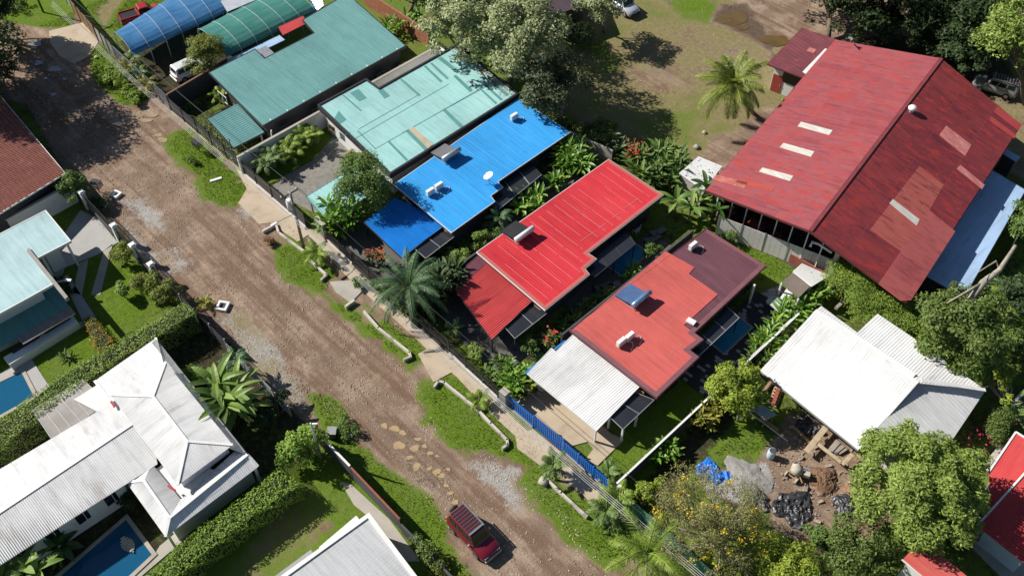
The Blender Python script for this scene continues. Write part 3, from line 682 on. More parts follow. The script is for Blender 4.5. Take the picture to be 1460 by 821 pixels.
def pads(root, name, poly, zf, m, lift=.012, th=.01):
    zf = zfn(zf); return MB().prism(poly, lambda x, y: zf(x, y) + lift - th, lambda x, y: zf(x, y) + lift).build(name, m, root)
def strips(root, name, poly, zf, m, d, pitch, w, seed, lift=.02, keep=.75):
    """narrow sealant lines along roof seams, broken here and there"""
    rng = random.Random(seed); zf = zfn(zf); mb = MB(); L = math.hypot(*d); d = (d[0] / L, d[1] / L); n = (-d[1], d[0]); us = [x * n[0] + y * n[1] for x, y in poly]; u = min(us) + pitch * .6
    while u < max(us) - .15:
        p = (n[0] * u, n[1] * u)
        for t0, t1 in clip(poly, p, d):
            t = t0 + .25
            while t < t1 - .4:
                e = min(t1 - .25, t + rng.uniform(1.2, 4.5))
                if rng.random() < keep: mb.bar((p[0] + d[0] * t, p[1] + d[1] * t, zf(p[0] + d[0] * t, p[1] + d[1] * t) + lift), (p[0] + d[0] * e, p[1] + d[1] * e, zf(p[0] + d[0] * e, p[1] + d[1] * e) + lift), w, .02)
                t = e + rng.uniform(.02, .3)
        u += pitch
    return mb.build(name, m, root)
def slab(name, poly, z, m, kind='structure', label=None, cat=None, z0=-.1):
    o = MB().prism(poly, z0, z).build(name, m); 
    if kind: o['kind'] = kind
    return o
def pool(label, poly, depth=.9, cop=.3, copm='coping', step=None, wm='water'):
    c = [sum(p[i] for p in poly) / len(poly) for i in (0, 1)]; r = empty('swimming_pool', (c[0], c[1], 0), label, 'pool')
    out = offset(poly, -cop); mb = MB(); n = len(out); inn = offset(poly, 0)
    for i in range(n):
        j = (i + 1) % n; mb.prism([inn[i], inn[j], out[j], out[i]], -.05, .12)
    mb.build('coping', M[copm], r)
    bm = MB(); bm.prism(offset(poly, -.005), -.04, .03); bm.build('basin', M['pooltile'], r)
    if step: MB().prism(step, .031, .055).build('step', M['poolstep'], r)
    MB().prism(offset(poly, .004), .05 if not step else .06, .085).build('water', M[wm], r)
    return r

def hip(z0, k, x0): return lambda x, y: z0 - k * (x - x0)

# ---------------------------------------------------------------- green-roofed house
zg = hip(2.95, .03, -35); pg = UP([(298.7, 103.8), (363.4, 70.9), (376.8, 84.2), (448.7, 47.3), (432.2, 28.8), (495, -8), (577.5, 65.5), (374.5, 179)], zg)
h = empty('green_roofed_house', (-35, 4, 0), 'long house under a plain sea green metal roof with a notch cut into its edge', 'house')
MB().prism(offset(pg, .45), 0, lambda x, y: zg(x, y) - .07).build('wall', M['darkwall'], h)
roof(h, pg, zg, M['rteal'], rib=((1, 0), .3, .014, .07)); fascia(h, pg, zg, M['charcoal'], .09, .26)
sn = MB()
for i in range(9):
    t = (i + .5) / 9; p = Vector((*pg[7], 0)).lerp(Vector((*pg[6], 0)), t); sn.box((p.x - .12, p.y, zg(p.x, p.y) + .03), (.2, .09, .07))
sn.build('gutter_bracket', M['white'], h)
pl = UP([(296.4, 170.9), (338.5, 149), (376.5, 188.5), (333, 210.6)], 2.1)
roof(h, pl, hip(2.12, .02, -32), M['rteal'], 'porch_roof', rib=((0, 1), .3, .022, .08)); fascia(h, pl, hip(2.12, .02, -32), M['charcoal'], .05, .15, name='porch_fascia')
for x, y in offset(pl, .3): post(h, x, y, 0, 2.02, .14, M['grey'])
dp = MB(); q = G(376, 186, 2.6); dp.tube([(-29.5, -4.4, 2.6), (-29.4, -4.6, 2.2), (-29.4, -4.6, .2)], .07); dp.build('downpipe', M['white'], h, True)
for y in (-2.5, 1.5, 6, 10): window(h, -30.0, y, '+x', 1.6, .8, 1.5, M['charcoal'], M['glass'])
for x in (-38.5, -35.5): window(h, x, -4.45, '-y', 1.5, .9, 1.45, M['white'], M['glass'])
door(h, -32.5, -4.6, '-y', .9, 1.85, M['wood'], M['metal'])
# courtyard in the notch
aw = UP([(398, 44), (433, 28), (440, 36), (404, 54)], 2.35)
roof(h, aw, hip(2.35, .1, -38.5), M['rred2'], 'awning', rib=((1, 0), .22, .03, .1))
a = UP([(322, 86), (398, 50), (406, 57), (328, 95)], 2.0)
roof(h, a, 2.0, M['rpale'], 'flat_roof', .1)
a = UP([(364, 72), (379, 65), (391, 76), (377, 84)], 2.6); roof(h, a, 2.6, M['metal'], 'skylight', .05, rib=((0, 1), .3, .02, .1))

# ---------------------------------------------------------------- mint patched roof house
zt = hip(3.15, .01, -21); pt = UP([(456.5, 151), (521.7, 115.5), (540, 128.5), (651.5, 66), (735.5, 134.5), (556.5, 246.5)], zt)
h = empty('mint_roofed_house', (-21, 7, 0), 'house under a pale mint roof patched with darker green strips', 'house')
MB().prism(offset(pt, .25), 0, lambda x, y: zt(x, y) - .07).build('wall', M['wallwhite'], h)
roof(h, pt, zt, M['rmint'], rib=((1, 0), .5, .008, .05)); fascia(h, pt, zt, M['charcoal'], .22, .5, .12)
def zts(a): return UP(a, zt)
for a in ([(475, 172), (483, 158), (494, 171), (485, 177)], [(499, 133), (511, 127), (523, 140), (512, 145)], [(539, 130), (546, 127), (556, 137), (548, 141)],
          [(570, 114), (573, 112.5), (600, 136), (597, 137.5)], [(604, 95), (607, 93.5), (631, 116), (628, 118)], [(613, 91), (616, 89.5), (640, 112), (637, 113.5)], [(624, 84), (629, 81), (656, 103), (651, 105)],
          [(646, 109), (650, 107), (674, 129), (670, 132)], [(630, 157), (634.5, 154.5), (661, 180), (656.5, 183)], [(682, 126), (684, 125), (709, 147), (706.5, 149)], [(690, 122), (692.5, 120.5), (717, 142), (714, 144)], [(698, 117), (701, 115.5), (726, 135), (722, 138)],
          [(488, 136), (490, 135), (516, 158), (514, 159)], [(553, 203), (556, 201.5), (582, 228), (579, 230)], [(579, 188), (583.5, 185.5), (610, 212), (605.5, 215)], [(509, 187), (510.5, 186), (535.5, 211.5), (534, 212)]):
    pads(h, 'roof_strip', zts(a), zt, M['rmintdark'], .014)
rs = np.random.RandomState(9); lt = MB()
for _ in range(420):
    t = rs.uniform(0, 1); q = U(735.5 + (651.5 - 735.5) * t, 134.5 + (66 - 134.5) * t, zt); d_ = abs(rs.normal(0, .45)) * (1.3 - t * .5) + .1; x, y = q.x + rs.normal(0, .1), q.y - d_; lt.box((x, y, zt(x, y) + .02), (rs.uniform(.06, .16), rs.uniform(.05, .1), .02), rs.uniform(0, 3))
o = lt.build('leaf_litter', mat('dry_litter', (.34, .22, .16), (.24, .15, .10), 4, .9), h); o['kind'] = 'stuff'
pads(h, 'roof_strip', zts([(582.5, 184.5), (589, 181), (617, 206.5), (610, 212)]), zt, M['tan'], .03)
for a, b in (((503, 200), (640, 120)), ((500, 188), (470, 205)), ((534, 213), (700, 118)), ((512, 184), (596, 136)), ((573, 190), (700, 120))):
    p, q = U(*a, zt), U(*b, zt); MB().bar((p.x, p.y, p.z + .012), (q.x, q.y, q.z + .012), .04, .02).build('roof_seam', M['rmintdark'], h)
window(h, -26.2, .42, '-y', 1.0, .7, 2.0, M['wood'], M['glass'])
door(h, -18.6, -.32, '-y', .9, 1.85, M['wood'], M['metal'])
pc = UP([(438, 276), (510, 229), (560, 251), (466, 308)], 2.6)
pc = [(-19.95, -7.3), (-20.0, -.35), (-16.1, -.7), (-16.1, -7.6)]
roof(h, pc, hip(2.1, .015, -18), M['rmint'], 'carport_roof', rib=((1, 0), .4, .02, .08)); fascia(h, pc, hip(2.1, .015, -18), M['rmintdark'], .05, .14, name='carport_fascia')
for x, y in offset(pc, .25)[:4]: post(h, x, y, 0, 1.98, .12, M['grey'])

# ---------------------------------------------------------------- bright blue roof house
zb = hip(2.7, .03, -11); pb = UP([(562, 263), (739.5, 141), (812.5, 188.5), (709, 259), (716.5, 266.5), (699, 279), (705, 287), (643.5, 331)], zb)
h = empty('blue_roofed_house', (-11, 7, 0), 'house under a bright sky blue metal roof with a stepped edge', 'house')
MB().prism(offset(pb, .5), 0, lambda x, y: zb(x, y) - .07).build('wall', M['darkwall'], h)
roof(h, pb, zb, M['rblue'], rib=((1, 0), .28, .013, .07)); fascia(h, pb, zb, M['white'], .05, .12, .0); fascia(h, offset(pb, .06), lambda x, y: zb(x, y) - .2, M['charcoal'], .05, .2, .0, name='soffit_board')
strips(h, 'roof_seam', offset(pb, .2), zb, mat('pale_blue', (.15, .42, .78)), (1, 0), 1.05, .025, 5, .016, .6)
pc = UP([(521, 318), (567, 279), (641, 329), (586, 370)], 2.5)
zc = lambda x, y: 1.95 + .03 * (y + 5)
pc = UP([(519.5, 317), (563, 281.5), (638, 318), (573, 367.5)], zc)
roof(h, pc, zc, M['rblue2'], 'carport_roof', rib=((0, 1), .2, .04, .12)); fascia(h, pc, zc, M['charcoal'], .05, .14, name='carport_fascia')
pp = UP([(590.5, 354.5), (629, 325), (648.5, 337.5), (607, 369)], 1.85); roof(h, pp, 1.85, M['shade'], 'shade_roof', .03)
fr = MB(); P4 = [Vector((x, y, 1.9)) for x, y in pp]
for i in range(4): fr.bar(P4[i - 1], P4[i], .05, .06)
fr.bar(P4[0].lerp(P4[1], .5), P4[3].lerp(P4[2], .5), .05, .03); fr.build('shade_frame', M['grey'], h)
for x, y in [pc[0], pc[3], pp[2], pp[3]]: post(h, x + .08, y + .1, 0, 1.8, .1, M['charcoal'])
pp = UP([(700, 291), (718.5, 258), (757, 232), (772.5, 249), (712, 298)], 1.95); roof(h, pp, 1.95, M['shade'], 'pergola_roof', .03)
fr = MB()
for a, b in (((712, 298), (772.5, 249)), ((741, 245), (755, 262)), ((719, 258), (735, 278)), ((704, 284), (715, 296))): fr.bar(U(*a, zfn(1.98)), U(*b, zfn(1.98)), .05, .04)
fr.build('pergola_frame', M['metal'], h)
for a in ((771, 250), (742, 273), (713, 296)): q = U(*a, zfn(1.95)); post(h, q.x - .06, q.y, 0, 1.92, .09, M['charcoal'])
for x in (-13.2, -10.6): window(h, x, -.72, '-y', 1.4, .85, 1.4, M['white'], M['glass'])
for y in (7.5, 10.5, 13.5): window(h, -8.76, y, '+x', 1.8, .8, 1.5, M['charcoal'], M['glass'])
door(h, -8.2, -.72, '-y', .9, 1.85, M['wood'], M['metal'])

# ---------------------------------------------------------------- scarlet roof house
zr = hip(2.75, .03, 1); pr = UP([(680, 359.5), (868, 227.5), (945, 278), (838, 361), (850, 369), (833.5, 383), (840, 391), (777, 441.5)], zr)
h = empty('red_roofed_house', (1, 7, 0), 'house under a scarlet metal roof crossed by thin white seam lines', 'house')
MB().prism(offset(pr, .7), 0, lambda x, y: zr(x, y) - .07).build('wall', M['darkwall'], h)
roof(h, pr, zr, M['rred'], rib=((1, 0), .26, .018, .08)); fascia(h, pr, zr, M['white'], .05, .13, .0); fascia(h, offset(pr, .06), lambda x, y: zr(x, y) - .2, M['charcoal'], .05, .2, .0, name='soffit_board')
rim = MB(); oo = offset(pr, .0); ii = offset(pr, .3); n = len(oo)
for i in range(n):
    j = (i + 1) % n
    if oo[i][0] < -1 and oo[j][0] < -1: continue
    rim.prism([oo[i], oo[j], ii[j], ii[i]], lambda x, y: zr(x, y) + .004, lambda x, y: zr(x, y) + .03)
rim.build('roof_edge', M['rsalmontrim'], h)
strips(h, 'roof_seam', offset(pr, .4), zr, mat('seam_pink', (.66, .30, .29)), (1, 0), 1.02, .022, 8, .016, .86)
for a, b in (((828, 344), (847, 331)), ((854, 326), (864, 319)), ((873, 312), (882, 305)), ((890, 298), (911, 283))):
    p, q = U(*a, zr), U(*b, zr); MB().bar((p.x, p.y, p.z + .024), (q.x, q.y, q.z + .024), .035, .02).build('roof_seam', mat('seam_pink', (.66, .30, .29)), h)
zc = lambda x, y: 1.98 + .03 * (y + 5); pcr = UP([(639.5, 401), (681, 366), (761, 427.5), (701, 483)], 2.0)
roof(h, pcr, zc, M['rred2'], 'carport_roof', rib=((0, 1), .2, .04, .12)); fascia(h, pcr, zc, M['charcoal'], .05, .14, name='carport_fascia')
pq = UP([(640, 400.5), (681, 366.5), (693.5, 376), (654, 412)], 2.03); pads(h, 'carport_panel', pq, lambda x, y: zc(x, y) + .026, M['rplum'], .014)
pp = UP([(717, 464), (759.5, 430), (780.5, 446.5), (734, 483)], 1.85); roof(h, pp, 1.85, M['shade'], 'shade_roof', .03)
fr = MB(); P4 = [Vector((x, y, 1.9)) for x, y in pp]
for i in range(4): fr.bar(P4[i - 1], P4[i], .04, .06)
fr.bar(P4[0].lerp(P4[1], .55), P4[3].lerp(P4[2], .55), .05, .03); fr.build('shade_frame', M['grey'], h)
for x, y in [pcr[0], pcr[3], pp[0], pp[3], pp[2]]: post(h, x + (.08 if x < 1 else -.08), y + .1, 0, 1.82, .1, M['charcoal'])
pp = UP([(836, 386), (886, 319), (906, 348), (847, 396)], 1.95)
roof(h, pp, 1.95, M['shade'], 'pergola_roof', .03)
fr = MB(); P4 = [Vector((x, y, 1.98)) for x, y in pp]; fr.bar(P4[3], P4[2], .06, .05)
for t in (0, .33, .66, 1): fr.bar(P4[0].lerp(P4[1], t), P4[3].lerp(P4[2], t), .045, .04)
fr.build('pergola_frame', M['charcoal'], h)
for t in (.02, .5, .98): q = P4[3].lerp(P4[2], t); post(h, q.x - .06, q.y, 0, 1.92, .07, M['charcoal'])
for x in (-1.2, 1.6): window(h, x, -1.0, '-y', 1.4, .85, 1.4, M['white'], M['glass'])
for y in (10.5, 13): window(h, 3.4, y, '+x', 1.8, .8, 1.5, M['charcoal'], M['glass'])
door(h, 4.1, -1.05, '-y', .9, 1.85, M['wood'], M['metal'])

# ---------------------------------------------------------------- salmon and plum roof house
zm = hip(2.75, .03, 13); pm = UP([(812.5, 471), (1006.5, 327), (1091.5, 379.5), (989.5, 475), (1002.5, 484.5), (983, 499.5), (996, 509.5), (936, 567)], zm)
h = empty('salmon_roofed_house', (13, 7, 0), 'house whose roof is salmon red in front and dark plum behind', 'house')
MB().prism(offset(pm, .7), 0, lambda x, y: zm(x, y) - .07).build('wall', M['darkwall'], h)
roof(h, pm, zm, M['rplum'], 'roof', rib=((1, 0), .26, .024, .09))
ps = UP([(815, 471), (949, 358.5), (990, 381.5), (982, 391), (1023.5, 420), (975, 464), (992, 477), (999, 484.5), (979.5, 499), (991.5, 510), (934.5, 563)], zm)
roof(h, ps, lambda x, y: zm(x, y) + .045, M['rsalmon'], 'salmon_sheet', .03, rib=((1, 0), .26, .013, .07))
fascia(h, pm, zm, M['rplum'], .05, .16, .045); 
rim = MB(); oo = offset(pm, .0); ii = offset(pm, .38); n = len(oo)
for i in range(n):
    if oo[i][0] < 10 and oo[(i + 1) % n][0] < 10: continue
    rim.prism([oo[i], oo[(i + 1) % n], ii[(i + 1) % n], ii[i]], lambda x, y: zm(x, y) + .03, lambda x, y: zm(x, y) + .075)
rim.build('roof_edge', mat('plum_trim', (.24, .10, .11), (.19, .085, .095), .8, .5), h)
strips(h, 'roof_seam', offset(ps, .4), lambda x, y: zm(x, y) + .045, mat('seam_pale', (.64, .30, .27)), (0, 1), 2.1, .025, 12, .006, .4)
zc = lambda x, y: 1.98 + .04 * (y + 5); pw = UP([(752.5, 532), (791, 504), (797, 508), (815, 488), (915.5, 553), (849.5, 613)], 2.5)
pw = UP([(752.5, 532), (786, 497.5), (792.5, 502.5), (817, 479), (912, 551), (850, 612.5)], 2.0)
roof(h, pw, zc, M['rwhite'], 'carport_roof', rib=((0, 1), .2, .026, .12)); fascia(h, pw, zc, M['white'], .05, .14, name='carport_fascia')
MB().prism(UP([(787, 497), (817, 478), (819, 480), (793.5, 502)], 1.8), 1.72, 1.82).build('shade_roof', M['shade'], h)
q = G2([(753, 534), (812, 477), (815, 480), (757, 537)], 2.0)
MB().prism([(8.15, -6.6), (8.3, -6.6), (8.3, -1.9), (8.15, -1.9)], 0, 1.9).build('side_wall', mat('blue_wall', (.02, .18, .55), (.03, .2, .5), 1, .5), h)
MB().prism([(8.35, -6.3), (9.6, -6.3), (9.6, -5.6), (8.35, -5.6)], 0, 1.75).build('meter_wall', M['wallwhite'], h)
pp = UP([(867.5, 593), (904, 559), (932.5, 570.5), (888, 612.5)], 1.8); roof(h, pp, 1.8, M['shade'], 'shade_roof', .03)
fr = MB(); P4 = [Vector((x, y, 1.85)) for x, y in pp]
for i in range(4): fr.bar(P4[i - 1], P4[i], .05, .06)
fr.bar(P4[0].lerp(P4[1], .52), P4[3].lerp(P4[2], .52), .05, .03); fr.build('shade_frame', M['metal'], h)
for x, y in [(pw[0][0] + .1, pw[0][1] + .1), (pw[5][0] - .12, pw[5][1] + .12), (pp[0][0] + .05, pp[0][1] + .1), (pp[3][0] - .05, pp[3][1] + .1), (pp[2][0] - .1, (pp[2][1] + pp[3][1]) / 2)]: post(h, x, y, 0, 1.76, .14, M['white'])
pp = UP([(985, 499), (1035, 437), (1054, 453), (996, 508)], 1.95); roof(h, pp, 1.95, M['shade'], 'pergola_roof', .03)
fr = MB(); P4 = [Vector((x, y, 1.98)) for x, y in pp]; fr.bar(P4[3], P4[2], .06, .05)
for t in (0, .33, .66, 1): fr.bar(P4[0].lerp(P4[1], t), P4[3].lerp(P4[2], t), .045, .04)
fr.build('pergola_frame', M['metal'], h)
for t in (.02, .98): q = P4[3].lerp(P4[2], t); post(h, q.x - .06, q.y, 0, 1.92, .07, M['charcoal'])
post(h, 15.6, 13.6, 0, 2.5, .16, M['white'])
for x in (10.2, 12.6): window(h, x, -1.12, '-y', 1.4, .85, 1.4, M['white'], M['glass'])
for y in (11.3, 13.4): window(h, 15.0, y, '+x', 1.6, .8, 1.5, M['charcoal'], M['glass'])
window(h, 16.98, 1.0, '+x', 1.6, .8, 1.5, M['charcoal'], M['glass'])
door(h, 15.6, -1.12, '-y', .9, 1.85, M['wood'], M['metal'])

# ---------------------------------------------------------------- warehouse
EZ, RZ = 4.5, 6.7
WL0, WL1 = G(1006.5, 271, EZ), G(1191, 57, EZ); WR0, WR1 = G(1155.5, 329, RZ), G(1342, 83.5, RZ); WE0, WE1 = G(1292, 430, EZ), G(1456, 178, EZ)
h = empty('warehouse', ((WR0.x + WR1.x) / 2, (WR0.y + WR1.y) / 2, 0), 'big open ended warehouse under a rusty dark red gable roof', 'warehouse')
ax = (WR1 - WR0); ax.z = 0; ax.normalize(); px_ = Vector((ax.y, -ax.x, 0))
WROT2 = math.degrees(math.atan2(-ax.x, ax.y))
z1 = plane3(WL0, WR0, WR1); z2 = plane3(WR0, WR1, WE0); WL1 = U(1191, 57, z1); WE1 = U(1456, 178, z2)
slope(h, 'roof', [WL0, WL1, WR1, WR0], M['ware1'], th=.08)
slope(h, 'roof', [WR0, WR1, WE1, WE0], M['ware2'], th=.08)
rd = MB(); rd.bar(WR0 + Vector((0, 0, .03)), WR1 + Vector((0, 0, .03)), .35, .06); rd.build('ridge_cap', mat('ridge_red', (.24, .05, .055), (.17, .04, .045), 1, .6), h)
fb = MB(); dz = Vector((0, 0, .14))
for a, b in ((WL0, WR0), (WR0, WE0), (WL1, WR1), (WR1, WE1)): fb.bar(a - dz, b - dz, .08, .2)
fb.bar(WL0 - dz, WL1 - dz, .08, .16); fb.bar(WE0 - dz, WE1 - dz, .08, .16); fb.build('fascia', mat('barge_red', (.16, .035, .04), (.11, .03, .03), 1, .6), h)
def wpatch(name, pts, zf, m, lift=.02): pads(h, name, UP(pts, zf), zf, m, lift)
for pts in ([(1142, 174), (1187, 186), (1182, 193), (1137, 180.5)], [(1117, 204), (1161, 216.5), (1156, 224), (1111.5, 210.5)], [(1087, 239), (1131, 251), (1126, 258.5), (1082, 245)]): wpatch('skylight', pts, z1, M['skyl'])
wpatch('patch_sheet', [(1021, 249), (1066, 260), (1061, 269), (1015, 256)], z1, M['warep'])
wpatch('patch_sheet', [(1053, 254), (1104, 268), (1100, 274), (1049, 260)], z1, mat('orange_red_sheet', (.45, .075, .05), (.36, .06, .05), 1, .6, stretch=(1, 3, 1)))
for pts in ([(1349, 179.5), (1385, 207), (1376, 223), (1339, 193)], [(1369, 235), (1404, 264), (1400, 270), (1364, 241)]): wpatch('patch_sheet', pts, z2, mat('faded_pink', (.56, .22, .20), (.44, .12, .12), 1.2, .6, stretch=(1, 3, 1), dirt=(.62, .38, .35), ds=1.3, da=.56))
wpatch('patch_sheet', [(1273, 284), (1311, 313), (1307, 322), (1268, 290)], z2, M['skyl'])
wpatch('patch_sheet', [(1422, 152), (1457, 178), (1452, 187), (1417, 160)], z2, mat('new_red', (.42, .065, .06), (.37, .05, .05), 1, .55)); wpatch('patch_sheet', [(1413, 166), (1449, 193), (1446, 198), (1410, 172)], z2, mat('new_red', (.42, .065, .06)))
wpatch('patch_sheet', [(1311, 237), (1346, 263), (1290, 362), (1240, 328)], z2, M['ware4'], .014)
wpatch('patch_sheet', [(1325, 300), (1362, 330), (1299, 428), (1284, 429), (1252, 405)], z2, M['ware3'], .018)
# walls: open near end with posts over a low wall, closed elsewhere
def wp(a, b, z): return Vector((a.x, a.y, z)).lerp(Vector((b.x, b.y, z)), .0)
A0 = WL0 + ax * 1.6 + px_ * .7; A1 = WL1 - ax * .8 + px_ * .7; E0 = WE0 + ax * 1.6 - px_ * .7; E1 = WE1 - ax * .8 - px_ * .7
def wallseg(mb, a, b, z, t=.18):
    d = (b - a); d.z = 0; d.normalize(); n = Vector((-d.y, d.x, 0)) * t / 2; mb.prism([((a + n).x, (a + n).y), ((b + n).x, (b + n).y), ((b - n).x, (b - n).y), ((a - n).x, (a - n).y)], 0, z)
mb = MB(); wallseg(mb, A0, A1, 4.3); wallseg(mb, A1 + px_ * .1, E1 - px_ * .1, 4.3); wallseg(mb, E0 + ax * 8, E1, 4.3); mb.build('wall', mat('shed_wall', (.13, .07, .055), (.09, .05, .04), 1, .8), h)
mb = MB(); wallseg(mb, A0 + px_ * .1, E0 - px_ * .1, 1.1); wallseg(mb, E0, E0 + ax * 7.9, 1.1); mb.build('low_wall', mat('brick_red', (.30, .09, .06), (.22, .07, .05), 2, .8, .2, 15), h)
n = 13
for i in range(n):
    t = i / (n - 1); q = A0.lerp(E0, t); zt_ = (z1 if t < .54 else z2)(q.x, q.y) - .12
    big = i == 8
    MB().bar((q.x, q.y, 1.1 if not big else 0), (q.x, q.y, zt_), .42 if big else .09, .42 if big else .09).build('column', M['concrete'] if big else M['white'], h)
for i in range(1, 5):
    q = E0 + ax * (8 * i / 5); MB().bar((q.x, q.y, 1.1), (q.x, q.y, z2(q.x, q.y) - .12), .09).build('column', M['white'], h)
for i in range(6):
    mb = MB(); q = A0.lerp(E0, (i + .3) / 6) + ax * .9; mb.box((q.x, q.y, 1.0), (1.5, .5, .08)); mb.box((q.x, q.y, .5), (.08, .4, 1)) ; mb.bar((q.x, q.y, 1.0), (q.x, q.y, 1.5), .05); mb.bar((q.x - 1, q.y, 1.5), (q.x + .9, q.y, 1.5), .05)
    mb.build('bench', mat('rust_rail', (.32, .09, .06), (.24, .07, .05), 2, .7), h)
slab('warehouse_floor', [tuple((A0 - ax * .3)[:2]), tuple((E0 - ax * .3)[:2]), tuple(E1[:2]), tuple(A1[:2])], .06, mat('dark_floor', (.10, .08, .07), (.07, .055, .05), .7, .9))
# hanging pipe at the gable and board signs blank
mb = MB(); a = G(1157, 348, 4.6); mb.tube([G(1155, 352, 3.9), G(1158, 345, 4.2), G(1168, 348, 4.3), G(1186, 360, 3.9)], .12, 8); mb.build('ventilation_duct', M['white'], h, True)
mb = MB(); mb.tube([G(1213, 58, 5.2), G(1213, 58, 6.0)], .06, 6); mb.box(tuple(G(1213, 55, 5.9)), (.5, .2, .15)); mb.build('chimney_pipe', M['metal'], h)
# turbine vent
v0 = U(1299, 160, z2); r = empty('roof_vent', v0, 'small white turbine vent standing on the maroon roof slope', 'roof vent'); mb = MB(); mb.cyl((v0.x, v0.y), .2, v0.z - .1, v0.z + .25, 14); mb.build('base', M['metal'], r, True)
mb = MB(); mb.tube([(v0.x, v0.y, v0.z + z) for z in (.25, .32, .5, .66, .72)], [.2, .36, .42, .3, .05], 14); mb.build('cap', M['white'], r, True)
# blue-white lean-to on the far side
zl = lambda x, y: 2.75 - .10 * ((x - WE0.x) * px_.x + (y - WE0.y) * px_.y)
pl = UP([(1300, 430), (1418, 244), (1462, 271), (1376, 424), (1335, 470)], zl)
c0 = U(1418, 244, zl); c1 = U(1462, 271, zl); c2 = U(1374, 424, zl); bk = WE0 - px_ * .7 + ax * 1.5
pl = [(bk.x, bk.y), tuple((c0 - px_ * .4)[:2]), (c1.x, c1.y), (c2.x, c2.y), tuple((c2 - px_ * 3.4)[:2])]
h2 = empty('lean_to_shed', (c2.x, c2.y, 0), 'low shed with a pale bluish white roof along the right side of the warehouse', 'shed')
roof(h2, pl, zl, M['rpale'], rib=(tuple(px_[:2]), .33, .02, .08)); fascia(h2, pl, zl, M['charcoal'], .06, .16, edges=None)
MB().prism(offset(pl, .5), 0, lambda x, y: zl(x, y) - .08).build('wall', M['darkwall'], h2)
q = [G(1434, 212, 2.2), G(1455, 224, 2.2), G(1449, 231, 2.2), G(1428, 218, 2.2)]
h2 = empty('storage_hut', q[0] * Vector((1, 1, 0)) if False else (q[0].x, q[0].y, 0), 'tiny hut with a pale blue roof beyond the far corner of the warehouse', 'hut'); pz = [(p.x, p.y) for p in q]
roof(h2, pz, 2.2, M['rpale'], rib=((1, 0), .3, .02, .08)); MB().prism(offset(pz, .15), 0, 2.14).build('wall', M['darkwall'], h2)
# annex
za = lambda x, y: 3.4; pa = UP([(1094.5, 91.5), (1143.5, 40.5), (1196, 58), (1147.5, 112)], 3.4)
h2 = empty('small_annex', (pa[0][0], pa[0][1], 0), 'small annex with a rusted plum roof and a red door at the warehouse corner', 'outbuilding')
roof(h2, pa, 3.4, mat('annex_roof', (.20, .06, .07), (.15, .05, .06), .7, .6, .05, 10, dirt=(.42, .10, .06), ds=.8, da=.6), rib=((1, -.15), .5, .015, .06)); fascia(h2, pa, 3.4, mat('barge_red', (.16, .035, .04)), .05, .14, 0)
pads(h2, 'skylight', UP([(1144, 103), (1176.5, 69.5), (1184, 72), (1151, 107.5)], 3.42), 3.42, M['white'], .02)
ai = offset(pa, .6); MB().prism(ai, 0, 3.33).build('wall', M['wallwhite'], h2)
pads(h2, 'patch_sheet', UP([(1154, 68), (1164, 71), (1160, 76.5), (1150, 73)], 3.42), 3.42, mat('faded_pink', (.56, .22, .20)), .02)
a, b = Vector((*ai[0], 0)), Vector((*ai[-1], 0)); 
for i in range(4):
    a, b = Vector((*ai[i], 0)), Vector((*ai[(i + 1) % 4], 0)); e = (b - a).normalized(); nn = Vector((e.y, -e.x, 0))
    if nn.y < -.7:
        c = a.lerp(b, .22) + nn * .03; mb = MB(); mb.bar((c - e * .55 + Vector((0, 0, 1.1))), (c + e * .55 + Vector((0, 0, 1.1))), .06, 2.1); o = mb.build('door', mat('red_door', (.34, .06, .04), (.27, .05, .035), 2, .6), h2)
        c2_ = c + e * .4 + nn * .05; MB().box((c2_.x, c2_.y, 1.05), (.07, .07, .14)).build('handle', M['metal'], o)
        c = a.lerp(b, .7) + nn * .02; mb = MB(); mb.bar(c - e * 1.0 + Vector((0, 0, 2.2)), c + e * 1.0 + Vector((0, 0, 2.2)), .05, 1.2); mb.build('opening', M['black'], h2)
# white flat shed roof left of the warehouse
ps_ = UP([(968, 247), (996, 223), (1030, 237), (1003, 272)], 2.4); h2 = empty('white_roofed_shed', (ps_[0][0], ps_[0][1], 0), 'little shed with a leaf strewn flat white roof beside banana plants', 'shed')
roof(h2, ps_, 2.4, M['rgrey'], rib=((1, 0), .5, .01, .06)); MB().prism(offset(ps_, .15), 0, 2.33).build('wall', M['concrete'], h2)
rs = np.random.RandomState(5); mb = MB()
for _ in range(26):
    u, w = rs.uniform(.05, .95, 2); p = (Vector(ps_[0]) * (1 - u) + Vector(ps_[1]) * u) * (1 - w) + (Vector(ps_[3]) * (1 - u) + Vector(ps_[2]) * u) * w; mb.box((p.x, p.y, 2.425), (rs.uniform(.06, .14), rs.uniform(.04, .08), .02), rs.uniform(0, 3))
mb.build('fallen_leaf', M['twig'], h2)
# dark house at the top edge
pz = UP([(742, -30), (820, -42), (838, 5), (787, 24), (770, 12)], 3.2); h2 = empty('plum_roofed_cottage', (pz[3][0], pz[3][1], 0), 'cottage with a dark plum roof half hidden by trees at the top edge', 'house')
roof(h2, pz, 3.2, mat('dark_plum', (.06, .035, .05), (.045, .03, .04), 1, .6), rib=((1, 0), .3, .02, .08)); MB().prism(offset(pz, .4), 0, 3.1).build('wall', M['darkwall'], h2)
